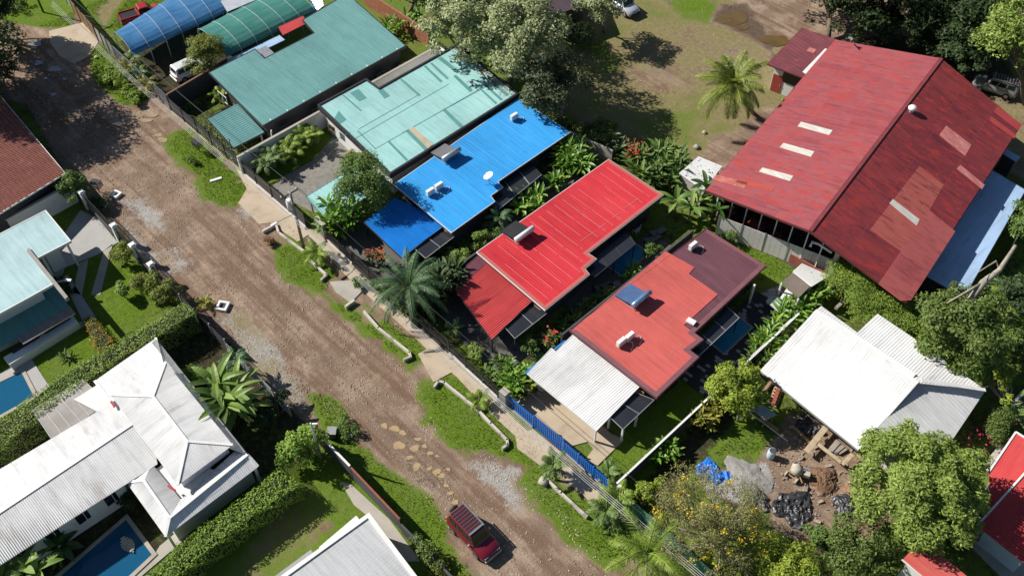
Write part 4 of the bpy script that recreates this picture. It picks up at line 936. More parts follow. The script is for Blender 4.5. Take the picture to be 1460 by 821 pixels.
# ---------------------------------------------------------------- white roof house on the right
def V(px, py, z): return G(px, py, z)
h = empty('white_roofed_house', (26, 10, 0), 'house under clean white corrugated roofs beside the building site', 'house')
RA, RB = V(1162, 443, 4.2), V(1308, 547, 4.2); EA, EB = V(1084, 528, 2.6), V(1224, 641, 2.6)
slope(h, 'roof', [EA, RA, RB, EB], M['rwhite'], rib=((0, 1), .22, .018, .09))
KA, KB, KC, KD = V(1171, 436, 4.0), V(1222.5, 474, 4.0), V(1251, 447, 3.4), V(1405, 556, 3.0)
zk = plane3(RA, RB, KC); bk = UP([(1163, 442.5), (1171, 436), (1222.5, 474), (1251, 447), (1300, 480), (1405, 556), (1309, 546)], zk)
roof(h, bk, zk, M['rwhite'], 'back_roof', rib=((0, 1), .22, .018, .09))
GA, GB, GC = V(1313, 545, 3.75), V(1404, 558, 2.9), V(1361, 622, 2.3); zg2 = plane3(GA, GB, GC)
gp = UP([(1313, 545), (1404, 558), (1361, 622), (1290, 642), (1240, 620)], zg2)
gp = [(RB.x - .15, GA.y - .1)] + [tuple(GB[:2])] + [tuple(GC[:2]), (GC.x, EB.y + .5), (RB.x - .15, EB.y + .5)]
roof(h, gp, zg2, M['rgrey'], 'side_roof', rib=((1, 0), .3, .02, .09))
rc = MB(); rc.bar(RA + Vector((0, 0, .03)), RB + Vector((0, 0, .03)), .4, .05); rc.build('ridge_cap', M['white'], h)
rc = MB(); rc.bar(U(1314, 542, zk) + Vector((0, 0, .02)), U(1405, 556, zk) + Vector((0, 0, .02)), .3, .06); rc.build('hip_cap', M['rgrey'], h)
w0 = [(EA.x + .5, EA.y + 2.4), (EB.x - .4, EB.y + 2.4), (EB.x - .4, RA.y + .3), (EA.x + .5, RA.y + .3)]
MB().prism(w0, 0, lambda x, y: plane3(EA, RA, RB)(x, y) - .1).build('wall', M['wallwhite'], h)
MB().prism(offset(bk, .5), 0, lambda x, y: min(zk(x, y) - .1, 3.5)).build('wall', M['wallwhite'], h)
MB().prism(offset(gp, .6), 0, lambda x, y: min(zg2(x, y) - .1, 3.3)).build('wall', M['wallwhite'], h)
fb = MB()
for a, b in ((EA, EB), (EA, RA), (EB, RB)): fb.bar(a - Vector((0, 0, .12)), b - Vector((0, 0, .12)), .06, .18)
fb.build('fascia', M['grey'], h)
for x in (EA.x + 2.2, EA.x + 6): window(h, x, EA.y + 2.4, '-y', 1.4, 1.1, 1.4, M['wood'], M['glass'])
door(h, EA.x + 4.1, EA.y + 2.4, '-y', .9, 1.9, M['wood'], M['metal'])

# ---------------------------------------------------------------- red roofs at the lower right corner
h = empty('red_gabled_house', (V(1440, 720, 0).x, V(1440, 720, 0).y, 0), 'house with two red corrugated roofs cut by the right edge of the picture', 'house')
a0, a1, a2, a3 = V(1393, 749, 2.6), V(1470, 664, 3.2), V(1540, 740, 3.2), V(1470, 810, 2.6); slope(h, 'roof', [a0, a1, a2, a3], M['rred2'], rib=((1, 0), .22, .03, .1))
b0, b1, b2, b3 = V(1410, 672, 2.4), V(1448, 616, 2.4), V(1510, 655, 2.9), V(1462, 720, 2.9); pb3 = [b0, b1, b2, b3]
zq = plane3(b0, b1, b3); slope(h, 'side_roof', [b0, b1, (b2.x, b2.y, zq(b2.x, b2.y)), b3], M['rred2'], rib=((1, -.1), .22, .03, .1))
b4 = V(1412, 730, 3.0); slope(h, 'side_roof', [b0, b3, V(1440, 735, 2.65), V(1412, 722, 2.35)], M['rred2'], rib=((1, 0), .22, .03, .1))
fb = MB(); up = Vector((0, 0, .03))
for a, b in ((b0, b1), (b1, b2), (a0, a1)): fb.bar(a + up, b + up, .14, .12)
fb.build('white_trim', M['white'], h)
wl_ = offset([tuple(p[:2]) for p in (a0, a1, a2, a3)], .6); MB().prism(wl_, 0, 2.5).build('wall', mat('pale_blue_wall', (.50, .62, .70), (.44, .56, .64), 1, .7), h)
wl_ = offset([tuple(p[:2]) for p in pb3], .5); MB().prism(wl_, 0, 2.3).build('wall', M['wallwhite'], h)
slab('terrace', G2([(1375, 770), (1398, 745), (1460, 805), (1470, 850), (1440, 835)]), .08, M['concrete'])
slab('terrace', G2([(1400, 665), (1425, 632), (1432, 640), (1410, 675)]), .1, M['concrete'])
h = empty('low_red_roof_hut', (V(1320, 800, 0).x, V(1320, 800, 0).y, 0), 'hut with a plain salmon red roof at the bottom edge under the mango tree', 'hut')
pz = UP([(1285, 795), (1313, 768), (1400, 840), (1360, 880), (1300, 850)], 2.8); pz = UP([(1287, 797), (1314, 768), (1400, 838), (1370, 868)], 2.8)
roof(h, pz, 2.8, M['rsalmon'], rib=((1, 0), .3, .02, .09)); MB().prism(offset(pz, .3), 0, 2.72).build('wall', M['wallwhite'], h); fascia(h, pz, 2.8, M['white'], .05, .12, .02, edges=(3, 0))

# ---------------------------------------------------------------- terracotta tile house, far left
zt_ = lambda x, y: 3.4 - .22 * (y + 22); 
h = empty('tile_roofed_house', (V(20, 230, 0).x, V(20, 230, 0).y, 0), 'house under a terracotta tile roof cut by the left edge of the picture', 'house')
pz = UP([(-40, 90), (0, 137), (92, 247), (0, 304), (-110, 370), (-200, 200)], zfn(3.6)); zt_ = lambda x, y: 2.8 + .13 * (-22 - y)
pz = UP([(-60, 66), (92, 247), (-70, 346), (-260, 190)], zt_)
roof(h, pz, zt_, M['terra'], rib=((0, 1), .24, .05, .16), th=.1)
tl = MB(); y0 = min(p[1] for p in pz); y1 = max(p[1] for p in pz)
yy = y0 + .4
while yy < y1:
    for t0, t1 in clip(pz, (0, yy), (1, 0)): tl.bar((t0, yy, zt_(0, yy) + .03), (t1, yy, zt_(0, yy) + .03), .05, .05)
    yy += .42
tl.build('tile_course', mat('terracotta_dark', (.22, .075, .055), (.17, .06, .045), 2, .85), h)
MB().prism(offset(pz, .5), 0, lambda x, y: zt_(x, y) - .12).build('wall', M['darkwall'], h); fascia(h, pz, zt_, M['white'], .08, .14, .0)

# ---------------------------------------------------------------- pale roofed modern house, left
h = empty('modern_house', (-30, -28, 0), 'modern white house under flat pale mint roofs with a terrace and lawn', 'house')
pz = UP([(-60, 365), (64.5, 301), (99.5, 343.5), (50, 369), (39, 358), (75, 404.5), (29, 430), (-60, 478)], 3.4)
roof(h, pz, 3.4, mat('ice_roof', (.40, .55, .57), (.37, .52, .545), .35, .5, .03, 10, dirt=(.44, .58, .58), ds=.5, da=.6), rib=((1, 0), .45, .01, .06)); fascia(h, pz, 3.4, M['white'], .09, .22, .03)
MB().prism(offset(pz, 1.0), 0, 3.32).build('wall', M['wallwhite'], h)
lo = UP([(-60, 482), (29, 432), (76, 407), (98.5, 436), (24, 482), (-60, 525)], 1.35); roof(h, lo, 1.35, M['rteal'], 'lower_roof', rib=((1, 0), .4, .015, .08))
tr = UP([(24, 483), (99.5, 436.4), (108, 447.4), (33.5, 491)], 1.4); roof(h, tr, 1.43, mat('grey_brown_tile', (.30, .255, .24), (.23, .2, .19), 2, .7), 'tile_strip', .08, rib=((1, 0), .14, .025, .09))
MB().prism(offset(lo, .8), 0, 1.27).build('wall', M['wallwhite'], h)
q = UP([(5, 510), (104, 450), (111, 459), (14, 520)], .8); MB().prism(q, 0, .85).build('terrace_wall', M['wallwhite'], h)
a, b = Vector((*q[0], 0)), Vector((*q[1], 0))
for t0, t1 in ((.12, .5), (.58, .95)):
    mb = MB(); s = a.lerp(b, t0); e = a.lerp(b, t1); mb.bar((s.x + .05, s.y, .9), (e.x + .05, e.y, .9), .35, .1); mb.build('planter', M['black'], h)
mb = MB(); q = UP([(39, 360), (42, 355), (98, 425), (94, 428)], 3.4); mb.prism(q, 3.2, 3.6); mb.build('parapet', mat('taupe', (.33, .30, .28), (.27, .25, .23), 1, .7), h)
for x, y in (UP([(93, 343), (58, 363)], 3.3)): post(h, x, y, 0, 3.2, .18, M['wallwhite'])
slab('driveway', G2([(20, 415), (60, 380), (115, 300), (140, 312), (168, 346), (140, 363), (92, 382), (88, 396), (97, 405), (30, 440)]), .05, mat('pale_paving', (.40, .39, .38), (.35, .34, .33), .5, .8, .1, 20))
slab('garden_path', G2([(88, 396), (97, 392), (139, 456), (121, 464)]), .05, mat('pale_paving', (.46, .45, .44)))
slab('garden_path', G2([(113, 376), (126, 370), (117, 421), (104, 418)]), .05, M['concrete'])
slab('garden_path', G2([(148, 358), (161, 348), (143, 421), (130, 421)]), .05, M['concrete'])
slab('terrace', G2([(-40, 555), (30, 515), (116, 458), (120, 465), (45, 512), (72, 553), (0, 592), (-60, 620)]), .05, mat('pale_paving', (.46, .45, .44)))
lp = MB(); b_ = V(96, 420, 0); tp = V(92, 412, 2.4); lp.tube([(b_.x - .4, b_.y - .4, 1.6), (b_.x + .3, b_.y + .4, 1.9)], .05, 6); lp.box((b_.x + .5, b_.y + .55, 1.92), (.55, .25, .1), rad(40)); lp.build('wall_lamp', M['white'], h)
pool('dark blue pool beside the shaded terrace of the modern house', G2([(-50, 570), (31, 531), (49, 566), (-40, 615)]), step=None)

# ---------------------------------------------------------------- white hip roof house, lower left
h = empty('hip_roofed_house', (-6, -34, 0), 'rambling house under ribbed white hip and gable roofs with a rear pool', 'house')
HE, HR = 3.8, 4.3
P1, P2, P3, P4 = V(236, 516, HE), V(332, 634, HE), V(253, 692, HE), V(158, 563, HE); R1, R2 = V(218, 565, HR), V(267, 629, HR)
rb = .15
slope(h, 'roof', [P1, P2, R2, R1], M['rwhite2'], rib=((0, 1), rb, .018, .085)); slope(h, 'roof', [P2, P3, R2], M['rwhite3'], rib=((1, 0), rb, .018, .085))
slope(h, 'roof', [P3, P4, R1, R2], M['rwhite2'], rib=((0, 1), rb, .018, .085)); slope(h, 'roof', [P4, P1, R1], M['rwhite3'], rib=((1, 0), rb, .018, .085))
for a, b in ((R1, R2), (P1, R1), (P4, R1), (P2, R2), (P3, R2)): MB().bar(a + up, b + up, .2, .07).build('ridge_cap', M['white'], h)
MB().prism(offset([tuple(p[:2]) for p in (P1, P2, P3, P4)], .35), 0, HE - .06).build('wall', M['wallwhite'], h)
LE, LR = 2.7, 3.15
S1, S4 = V(222, 482, LE), V(135, 543, LE)
L1, L2, L3 = V(180, 687, LE), V(236, 765, LE), V(368, 665, LE); T1, T2, T3 = V(205, 685, LR), V(242, 738, LR), V(353, 648, LR); B1, B2, B3 = V(216, 660, LE + .15), V(258, 712, LE + .15), V(338, 640, LE + .15)
slope(h, 'lower_roof', [L1, L2, T2, T1], M['rwhite2'], rib=((0, 1), rb, .018, .085)); slope(h, 'lower_roof', [T1, T2, B2, B1], M['rwhite2'], rib=((0, 1), rb, .018, .085))
slope(h, 'lower_roof', [L2, L3, T3, T2], M['rwhite3'], rib=((1, 0), rb, .018, .085)); slope(h, 'lower_roof', [T2, T3, B3, B2], M['rwhite3'], rib=((1, 0), rb, .018, .085))
slope(h, 'lower_roof', [L1, T1, B1], M['rwhite3'])
K1, K2, K4 = Vector((P1.x - .25, P1.y - .25, LE + .6)), Vector((P2.x - .25, P2.y - .25, LE + .6)), Vector((P4.x + .25, P4.y - .25, LE + .6))
slope(h, 'lower_roof', [S1, L3, T3, K2, K1], M['rwhite2'], rib=((0, 1), rb, .018, .085)); slope(h, 'lower_roof', [S4, S1, K1, K4], M['rwhite3'], rib=((1, 0), rb, .018, .085))
for a, b in ((T1, T2), (T2, T3), (L2, T2), (L1, T1), (L3, T3), (S1, K1), (S4, K4)): MB().bar(a + up, b + up, .2, .07).build('ridge_cap', M['white'], h)
MB().prism([(L1.x + .5, L1.y + .5), (L2.x - .7, L2.y + .7), (L3.x - .7, L3.y - .4), (L1.x + .5, L3.y - .4)], 0, LE - .06).build('wall', M['wallwhite'], h)
MB().prism([(S4.x + .4, S4.y - 2), (L3.x - .7, L3.y - 2), (L3.x - .7, L3.y - .45), (S4.x + .4, S1.y - .4)], 0, LE - .06).build('wall', M['wallwhite'], h)
for x, y in ((L2.x - .2, L2.y + .2), (L3.x - .2, L3.y - .2), (L1.x + .2, L1.y + .2)): post(h, x, y, 0, LE - .05, .18, M['white'])
WE_, WR_ = 2.95, 3.5
W0, W1 = V(-60, 770, WR_), V(185, 607, WR_); F0, F1 = V(-60, 704, WE_), V(163, 572, WE_); N0, N1 = V(-60, 844, WE_), V(181, 689, WE_)
W2 = W1 + (W1 - W0).normalized() * 1.6; F2 = F1 + (F1 - F0).normalized() * .3; N2 = N1 + (N1 - N0).normalized() * 2.4
slope(h, 'wing_roof', [W0, F0, F2, W2], M['rwhite3'], rib=((1, 0), rb, .02, .1)); slope(h, 'wing_roof', [W0, W2, N2, N1, N0], M['rwhite3'], rib=((1, 0), rb, .018, .085))
rc = MB(); rc.bar(W0 + up, W2 + up, .22, .06); rc.build('ridge_cap', M['white'], h)
MB().prism([(F0.x + .5, F0.y), (F1.x + .5, F1.y - .2), (N1.x - .6, N1.y - .2), (N0.x - .6, N0.y)], 0, WE_ - .06).build('wall', M['wallwhite'], h)
for y in (N1.y - 1.2, N1.y - 3.4, N1.y - 5.6, N1.y - 8): window(h, N1.x - .6 + (N0.x - N1.x) * (N1.y - y) / (N1.y - N0.y), y, '+x', 1.3, 1.2, 1.6, M['white'], M['glass'])
gl = UP([(45.5, 583.5), (118, 541), (154, 573.5), (75.5, 628.5)], 2.4); roof(h, gl, 2.4, M['poly'], 'pergola_roof', .02)
fr = MB(); Q = [Vector((x, y, 2.37)) for x, y in gl]
for t in (0, .165, .33, .5, .66, .83, 1): fr.bar(Q[0].lerp(Q[1], t) + up * 2, Q[3].lerp(Q[2], t) + up * 2, .035, .03)
for t in (0, .5, 1): fr.bar(Q[0].lerp(Q[3], t) - up, Q[1].lerp(Q[2], t) - up, .07, .06)
fr.build('pergola_frame', M['metal'], h)
for q in Q: post(h, q.x, q.y, 0, 2.3, .12, M['wood'])
for a, b in (((158, 572), (163, 580)), ((240, 692), (250, 699))): p, q = V(*a, 3.4), V(*b, 3.4); MB().bar(p, q, .14, .12).build('gutter_stub', M['rred2'], h)
PP = G2([(85, 822), (178, 741), (216, 790), (172, 828), (130, 870)]); PP = G2([(70, 836), (180, 741), (217, 791), (120, 882)])
pool('rectangular blue pool with a pale float behind the white hip roofed house', PP, step=G2([(166, 778), (189, 757), (214, 790), (187, 812)]))
fl = MB(); c = V(183, 777, .1)
for k in range(9):
    t = k / 8; a = rad(-18); fl.tube([(c.x - .75 + 1.5 * t + s * .0, c.y + s, .12 + .05 * (1 - abs(s) * 3)) for s in np.linspace(-.42 * math.sin(math.pi * (t * .85 + .12)), .42 * math.sin(math.pi * (t * .85 + .12)), 5)], .075, 6)
tag(fl.build('pool_float', mat('float_cream', (.62, .60, .50), (.45, .44, .37), 2, .4), smooth=True), 'cream ribbed oval float drifting on the pool of the hip roofed house', 'pool float')
slab('terrace', G2([(219, 793), (228, 778), (262, 750), (270, 763), (180, 840), (172, 830)]), .05, M['concrete'])

# ---------------------------------------------------------------- flat white house, bottom centre
h = empty('flat_roofed_house', (V(505, 800, 0).x, V(505, 800, 0).y, 0), 'house with a flat pale grey roof inside white parapets at the bottom edge', 'house')
pz = UP([(397, 822), (526, 729.5), (640, 880), (520, 960)], 2.9); MB().prism(offset(pz, .12), 0, 2.6).build('wall', M['wallwhite'], h)
roof(h, offset(pz, .15), 2.74, mat('flat_grey_roof', (.50, .51, .52), (.46, .47, .48), .5, .6, .05, 10, dirt=(.45, .46, .47), ds=.5, da=.62), rib=((0, 1), .25, .005, .06))
fascia(h, offset(pz, .3), 2.85, M['white'], .3, .5, .0, 'parapet')
q = UP([(455, 780), (508, 735), (512, 740), (460, 786)], 2.5); MB().prism(q, 2.1, 2.55).build('awning', M['white'], h)
q = UP([(390, 822), (443, 783), (446, 787), (396, 826)], 2.3); MB().prism(q, 2.1, 2.3).build('gutter', M['grey'], h)
slab('garden_path', G2([(485, 686), (500, 690), (555, 740), (600, 800), (580, 800), (540, 748), (505, 720)]), .05, M['concrete'])

# ---------------------------------------------------------------- shade tunnels, top left
def tunnel(name, label, a0, a1, b0, b1, ze, rise, m, nrib):
    """a0-a1 left eave, b0-b1 right eave (3D ground lines), barrel vault of cloth over hoops"""
    r = empty(name, ((a0.x + b0.x) / 2, (a0.y + b0.y) / 2, 0), label, 'shade tunnel'); mb = MB(); n = 12; m_ = 24
    def P(u, t):
        e0 = a0.lerp(a1, u); e1 = b0.lerp(b1, u); p = e0.lerp(e1, .5 - .5 * math.cos(math.pi * t)); sag = .05 * abs(math.sin(u * nrib * math.pi)); return Vector((p.x, p.y, ze + (rise - sag) * math.sin(math.pi * t)))
    for i in range(m_):
        for j in range(n):
            mb.poly([P(i / m_, j / n), P((i + 1) / m_, j / n), P((i + 1) / m_, (j + 1) / n), P(i / m_, (j + 1) / n)])
    mb.build('shade_cloth', m, r, True)
    hp = MB()
    for k in range(nrib + 1): hp.tube([P(k / nrib, j / n) + Vector((0, 0, .03)) for j in range(n + 1)], .015, 5)
    hp.build('hoop', M['white'], r, True)
    for k in range(0, nrib + 1):
        for s in (0, 1): q = P(k / nrib, s); post(r, q.x, q.y, 0, q.z, .08, M['metal'])
    return r
def cloth(name, c, c2, al):
    k = N(name); v = k.coord((1, .25, 1)); col = k.ramp(k.noise(v, 1.6, 5, .6), [(.35, c), (.65, c2)])
    b = k.bsdf(col, .4, 0, .4); t = k.n('ShaderNodeBsdfTranslucent'); k.l(col, t.inputs[0]); mx = k.n('ShaderNodeMixShader'); mx.inputs[0].default_value = al
    k.l(b.outputs[0], mx.inputs[1]); k.l(t.outputs[0], mx.inputs[2]); k.l(mx.outputs[0], k.out.inputs[0]); return k.m
ze = 2.2
tunnel('shade_tunnel', 'long arched tunnel covered in translucent bright blue sheeting', V(163, 50, ze), V(285, -28, ze), V(190, 80, ze), V(326, 16, ze), ze, 1.0, cloth('blue_sheeting', (.04, .17, .38), (.09, .25, .48), .2), 6)
tunnel('shade_tunnel', 'arched tunnel covered in green shade cloth behind the green roofed house', V(282, 45, ze), V(400, -16, ze), V(322, 82, ze), V(450, 18, ze), ze, 1.05, cloth('green_netting', (.05, .22, .19), (.09, .28, .24), .2), 6)
q = UP([(312, -2), (360, -28), (385, -8), (324, 17)], 2.9); o = empty('tarpaulin_roof', (q[0][0], q[0][1], 0), 'crumpled pale grey tarpaulin roof at the end of the blue tunnel', 'canopy'); roof(o, q, lambda x, y: 2.9 + .05 * math.sin(x * 5) + .04 * math.sin(y * 6), mat('grey_tarp', (.46, .48, .53), (.36, .39, .44), 1.5, .5, .3, 4), 'sheet')
for x, y in q: post(o, x, y, 0, 2.85, .08, M['metal'])
q = UP([(440, -8), (455, -14), (462, 8), (452, 16)], 2.6); o = empty('small_shed', (q[0][0], q[0][1], 0), 'small grey sheet roof beyond the green shade cloth tunnel', 'shed'); roof(o, q, 2.6, M['metal'], rib=((1, 0), .2, .02, .1)); MB().prism(offset(q, .1), 0, 2.5).build('wall', mat('blue_wall', (.02, .18, .55)), o)
M['dconc'] = mat('dark_concrete', (.13, .12, .11), (.10, .092, .084), .6, .85, .1, 18)
# ---------------------------------------------------------------- hard ground: drives, pavements, patios
PV = [0]
def pave(name, pts, z=.05, m='concrete'):
    PV[0] += 1; return slab(name, G2(pts), .045 + .004 * PV[0], M[m], z0=-.1 - .003 * PV[0])
pave('driveway', [(70, 45), (118, 33), (142, 58), (128, 80), (105, 92), (85, 80), (72, 62)], .07, 'tan')
FY = -9.05
def SX(px, py): return G(px, py, 0).x
pave('pavement', [(335, 237), (345, 240), (425, 312), (440, 335), (425, 345), (385, 318), (370, 320), (340, 290), (352, 270)], .05, 'tan')
pave('pavement', [(436, 330), (446, 325), (505, 380), (600, 465), (720, 578), (712, 590), (640, 528), (590, 480), (495, 395)], .05, 'tan')
pave('driveway', [(470, 402), (500, 400), (520, 412), (500, 432), (480, 418)], .045, 'concrete')
pave('driveway', [(596, 505), (612, 496), (650, 528), (618, 545)], .055, 'tan')
pave('pavement', [(640, 525), (655, 520), (720, 585), (780, 640), (870, 712), (885, 740), (878, 748), (830, 705), (735, 622), (700, 590)], .05, 'tan')
pave('driveway', [(735, 622), (760, 612), (800, 645), (772, 665), (738, 640)], .065, 'tan')
pave('pavement', [(868, 715), (890, 730), (930, 765), (915, 775), (880, 752)], .052, 'concrete')
pave('driveway', [(732, 574), (752, 555), (790, 540), (800, 545), (870, 618), (890, 627), (852, 664), (835, 655), (846, 640), (838, 630), (815, 636)], .06, 'tan')
pave('driveway', [(615, 420), (640, 400), (740, 490), (752, 505), (715, 540), (640, 470)], .05, 'dconc')
pave('driveway', [(480, 345), (520, 310), (600, 365), (560, 400), (520, 395)], .05, 'dconc')
slab('driveway', G2([(386, 268), (400, 255), (445, 230), (490, 178), (520, 205), (545, 250), (460, 310), (420, 290)]), .05, mat('pebble_paving', (.27, .25, .225), (.18, .165, .15), 3, .9, .3, 18))
# dark pavers with scattered light ones around the pool of the salmon roofed house
k = N('mixed_pavers'); v = k.coord()
def pav(name, c1, c2, light, f):
    k = N(name); v = k.coord(); br = k.n('ShaderNodeTexBrick'); k.l(v, br.inputs['Vector']); br.offset = .5
    for nm, val in (('Scale', 1.0), ('Mortar Size', .012), ('Bias', 0), ('Brick Width', .42), ('Row Height', .3)): br.inputs[nm].default_value = val
    br.inputs['Color1'].default_value = (0, 0, 0, 1); br.inputs['Color2'].default_value = (1, 1, 1, 1); br.inputs['Mortar'].default_value = (.3, .3, .3, 1)
    col = k.ramp(br.outputs['Color'], [(0, c1), (f, c2), (f + .02, light), (1, sc(light, .8))], 'CONSTANT'); k.bsdf(col, .8, 0, .2, br.outputs['Fac'], .2); return k.m
mp_ = pav('mixed_pavers', (.055, .05, .055), (.10, .09, .09), (.40, .38, .36), .80)
slab('patio', [(15.2, 3.2), (19.4, 3.2), (19.4, 15.2), (15.2, 15.2)], .06, mp_)
slab('patio', [(15.6, 15.25), (19.4, 15.25), (19.4, 16.6), (16.2, 17.2)], .058, pav('light_pavers', (.22, .2, .2), (.33, .3, .3), (.46, .44, .42), .55))
slab('patio', [(4.0, 2.0), (7.3, 2.0), (7.3, 14.0), (4.0, 14.0)], .05, mat('dark_concrete', (.16, .15, .135), (.12, .11, .10), .6, .85, .1, 18))
slab('patio', [(-8.2, 3.0), (-4.2, 3.0), (-4.2, 14.5), (-8.2, 14.5)], .05, mat('dark_concrete', (.16, .15, .135)))
pool('narrow deep blue pool in the shade of the red roofed house', [(4.35, 7.9), (4.25, 11.8), (5.75, 11.8), (5.85, 7.9)] if False else G2([(867, 380), (905.5, 349), (924, 362), (886, 393.5)]), cop=.12, copm='concrete', wm='water2')
pool('deep blue pool edged by patio pavers beside the salmon roofed house', G2([(1016, 491), (1055, 454.5), (1071, 467.5), (1032, 504.5)]), cop=.14, copm='coping', wm='water2')
pool('small dark green pool on the patio of the blue roofed house', G2([(757, 268), (778, 252), (789, 262), (768, 279)]), cop=.15, copm='concrete')

# ---------------------------------------------------------------- fences and walls
def wall(name, label, pts, h, m, t=.2, cat='wall', capm=None, base=None, z0=0, group=None):
    """masonry wall along ground points with an optional coping part"""
    P = [Vector((p[0], p[1], 0)) for p in pts]; c = P[0].lerp(P[-1], .5); r = empty(name, c, label, cat, group); mb = MB(); cp = MB()
    for a, b in zip(P, P[1:]):
        mb.bar(a + Vector((0, 0, (h + z0) / 2)), b + Vector((0, 0, (h + z0) / 2)), t, h - z0)
        if capm: cp.bar(a + Vector((0, 0, h + .04)), b + Vector((0, 0, h + .04)), t + .08, .08)
    mb.build('wall_panel', m, r)
    if capm: cp.build('coping', capm, r)
    return r
def fence(name, label, a, b, h, style, m, pm, sp=2.0, basem=None, bh=.3, cat='fence', bars=.16, z=0):
    """panelled fence from a to b (ground): posts are parts, one panel of bars, slats or mesh per fence"""
    a, b = Vector((a[0], a[1], 0)), Vector((b[0], b[1], 0)); L = (b - a).length; d = (b - a).normalized(); r = empty(name, a.lerp(b, .5), label, cat); pn = MB(); n = max(1, round(L / sp)); zz = bh if basem else .05; up = Vector((0, 0, 1))
    if style == 'bars':
        k = int(L / bars)
        for i in range(k + 1): q = a + d * (L * i / k); pn.bar(q + up * zz, q + up * (h - .06), .035)
        for z_ in (zz + .1, h * .55, h - .08): pn.bar(a + up * z_, b + up * z_, .045)
    elif style == 'slats':
        k = int(L / bars)
        for i in range(k): q = a + d * (L * (i + .5) / k); pn.bar(q + up * zz, q + up * h, bars * .62, .04) if False else pn.box(tuple(q + up * (zz + h) / 2), (bars * .6, .04, h - zz), math.atan2(d.y, d.x))
        for z_ in (zz + .15, h - .15): pn.bar(a + up * z_, b + up * z_, .05, .08)
    elif style == 'sheet':
        k = max(2, int(L / .25))
        for i in range(k):
            q0 = a + d * (L * i / k); q1 = a + d * (L * (i + 1) / k); nrm = Vector((-d.y, d.x, 0)) * .014; qm = q0.lerp(q1, .5) + nrm
            pn.poly([q0 + up * zz, qm + up * zz, qm + up * h, q0 + up * h]); pn.poly([qm + up * zz, q1 + up * zz, q1 + up * h, qm + up * h])
    elif style == 'flat':
        k = int(L / .5)
        for i in range(k): q = a + d * (L * (i + .5) / k); pn.box(tuple(q + up * (zz + h) / 2), (L / k - .015, .03 + .008 * (i % 2), h - zz), math.atan2(d.y, d.x))
    else:   # mesh
        k = int(L / .22)
        for i in range(k): q = a + d * (L * (i + .5) / k); pn.bar(q + up * zz, q + up * h, .014)
        for i in range(9): z_ = zz + (h - zz) * i / 8; pn.bar(a + up * z_, b + up * z_, .016 if 0 < i < 8 else .04)
    pn.build('panel', m, r)
    for i in range(n + 1): q = a + d * (L * i / n); MB().box((q.x, q.y, (h + .08) / 2), (.1, .1, h + .08), math.atan2(d.y, d.x)).build('post', pm, r)
    if basem: bb = MB(); bb.bar(a + up * (bh / 2), b + up * (bh / 2), .2, bh); bb.build('base', basem, r)
    return r
def gx_(px, py): return tuple(G(px, py, 0)[:2])
fence('sheet_fence', 'grey corrugated sheet fence above the concrete ramp, top left', gx_(62, -40), gx_(106, 18), 2.0, 'sheet', M['metal'], M['charcoal'], 2.2)
fence('wooden_gate', 'brown timber gate between grey sheet panels at the concrete ramp', gx_(107, 20), gx_(140, 58), 2.0, 'slats', M['wood'], M['charcoal'], 1.6, cat='gate', bars=.2)
fence('sheet_fence', 'grey sheet fence panels next to the weedy mound', gx_(141, 59), gx_(166, 84), 2.0, 'sheet', M['metal'], M['charcoal'], 1.6)
fence('wire_fence', 'rusty wire mesh fence grown over with plants below the blue tunnel', gx_(167, 85), gx_(244, 156), 1.8, 'mesh', M['metal'], M['grey'], 2.2)
wall('boundary_wall', 'dark wall with a brown mesh top behind the white van', [gx_(246, 158), gx_(330, 108)], 2.1, M['darkwall'], .15, capm=mat('brown_mesh', (.20, .10, .06), (.15, .08, .05), 2, .8))
fence('slat_fence', 'dark metal panel fence in front of the green roofed house', gx_(245, 160), gx_(345, 245), 2.0, 'sheet', M['darkwall'], M['charcoal'], 2.4, M['tan'], .25)
fence('sliding_gate', 'charcoal sliding gate on a white kerb left of the power pole', gx_(346, 246), gx_(388, 282), 1.8, 'sheet', M['charcoal'], M['black'], 2.5, M['white'], .2, 'gate')
fence('slat_fence', 'charcoal metal fence panel behind the power pole', gx_(389, 283), gx_(437, 325), 1.9, 'sheet', M['charcoal'], M['black'], 2.2, M['white'], .2)
wall('gate_pier', 'pale concrete gate pier beside the bright leafy shrub', [gx_(455, 330), gx_(466, 342)], 1.9, M['grey'], .35, capm=M['concrete'], cat='pier')
fence('bar_fence', 'black bar fence on a white base in front of the blue roofed house', gx_(468, 344), gx_(503, 377), 1.5, 'bars', M['black'], M['black'], 2.4, M['white'], .3)
fence('bar_fence', 'dark bar fence half hidden by the big feather palm', gx_(506, 380), gx_(640, 503), 1.8, 'bars', M['charcoal'], M['black'], 2.3, M['darkwall'], .2)
fence('bar_fence', 'black bar fence on white base blocks in front of the red roofed house', gx_(641, 504), gx_(713, 571), 1.6, 'bars', M['black'], M['black'], 2.0, M['white'], .3)
wall('gate_pier', 'grey concrete pier where the black fence meets the blue fence', [gx_(715, 573), gx_(724, 580)], 1.8, M['grey'], .55, capm=M['concrete'], cat='pier')
mblue = mat('blue_gloss', (.012, .15, .58), (.015, .17, .62), 1, .4, .02, 8)
fence('blue_fence', 'bright blue slatted fence panel next to the grey pier', gx_(727, 581), gx_(760, 609), 1.6, 'slats', mblue, mblue, 2.2, M['concrete'], .2, bars=.19)
fence('blue_gate', 'wide bright blue sliding gate in front of the white carport', gx_(762, 610), gx_(802, 643), 1.75, 'slats', mblue, mblue, 3.5, bars=.19, cat='gate')
fence('blue_fence', 'bright blue slatted fence with a small gate near the white pier', gx_(803, 644), gx_(866, 699), 1.6, 'slats', mblue, mblue, 1.7, M['concrete'], .2, bars=.19)
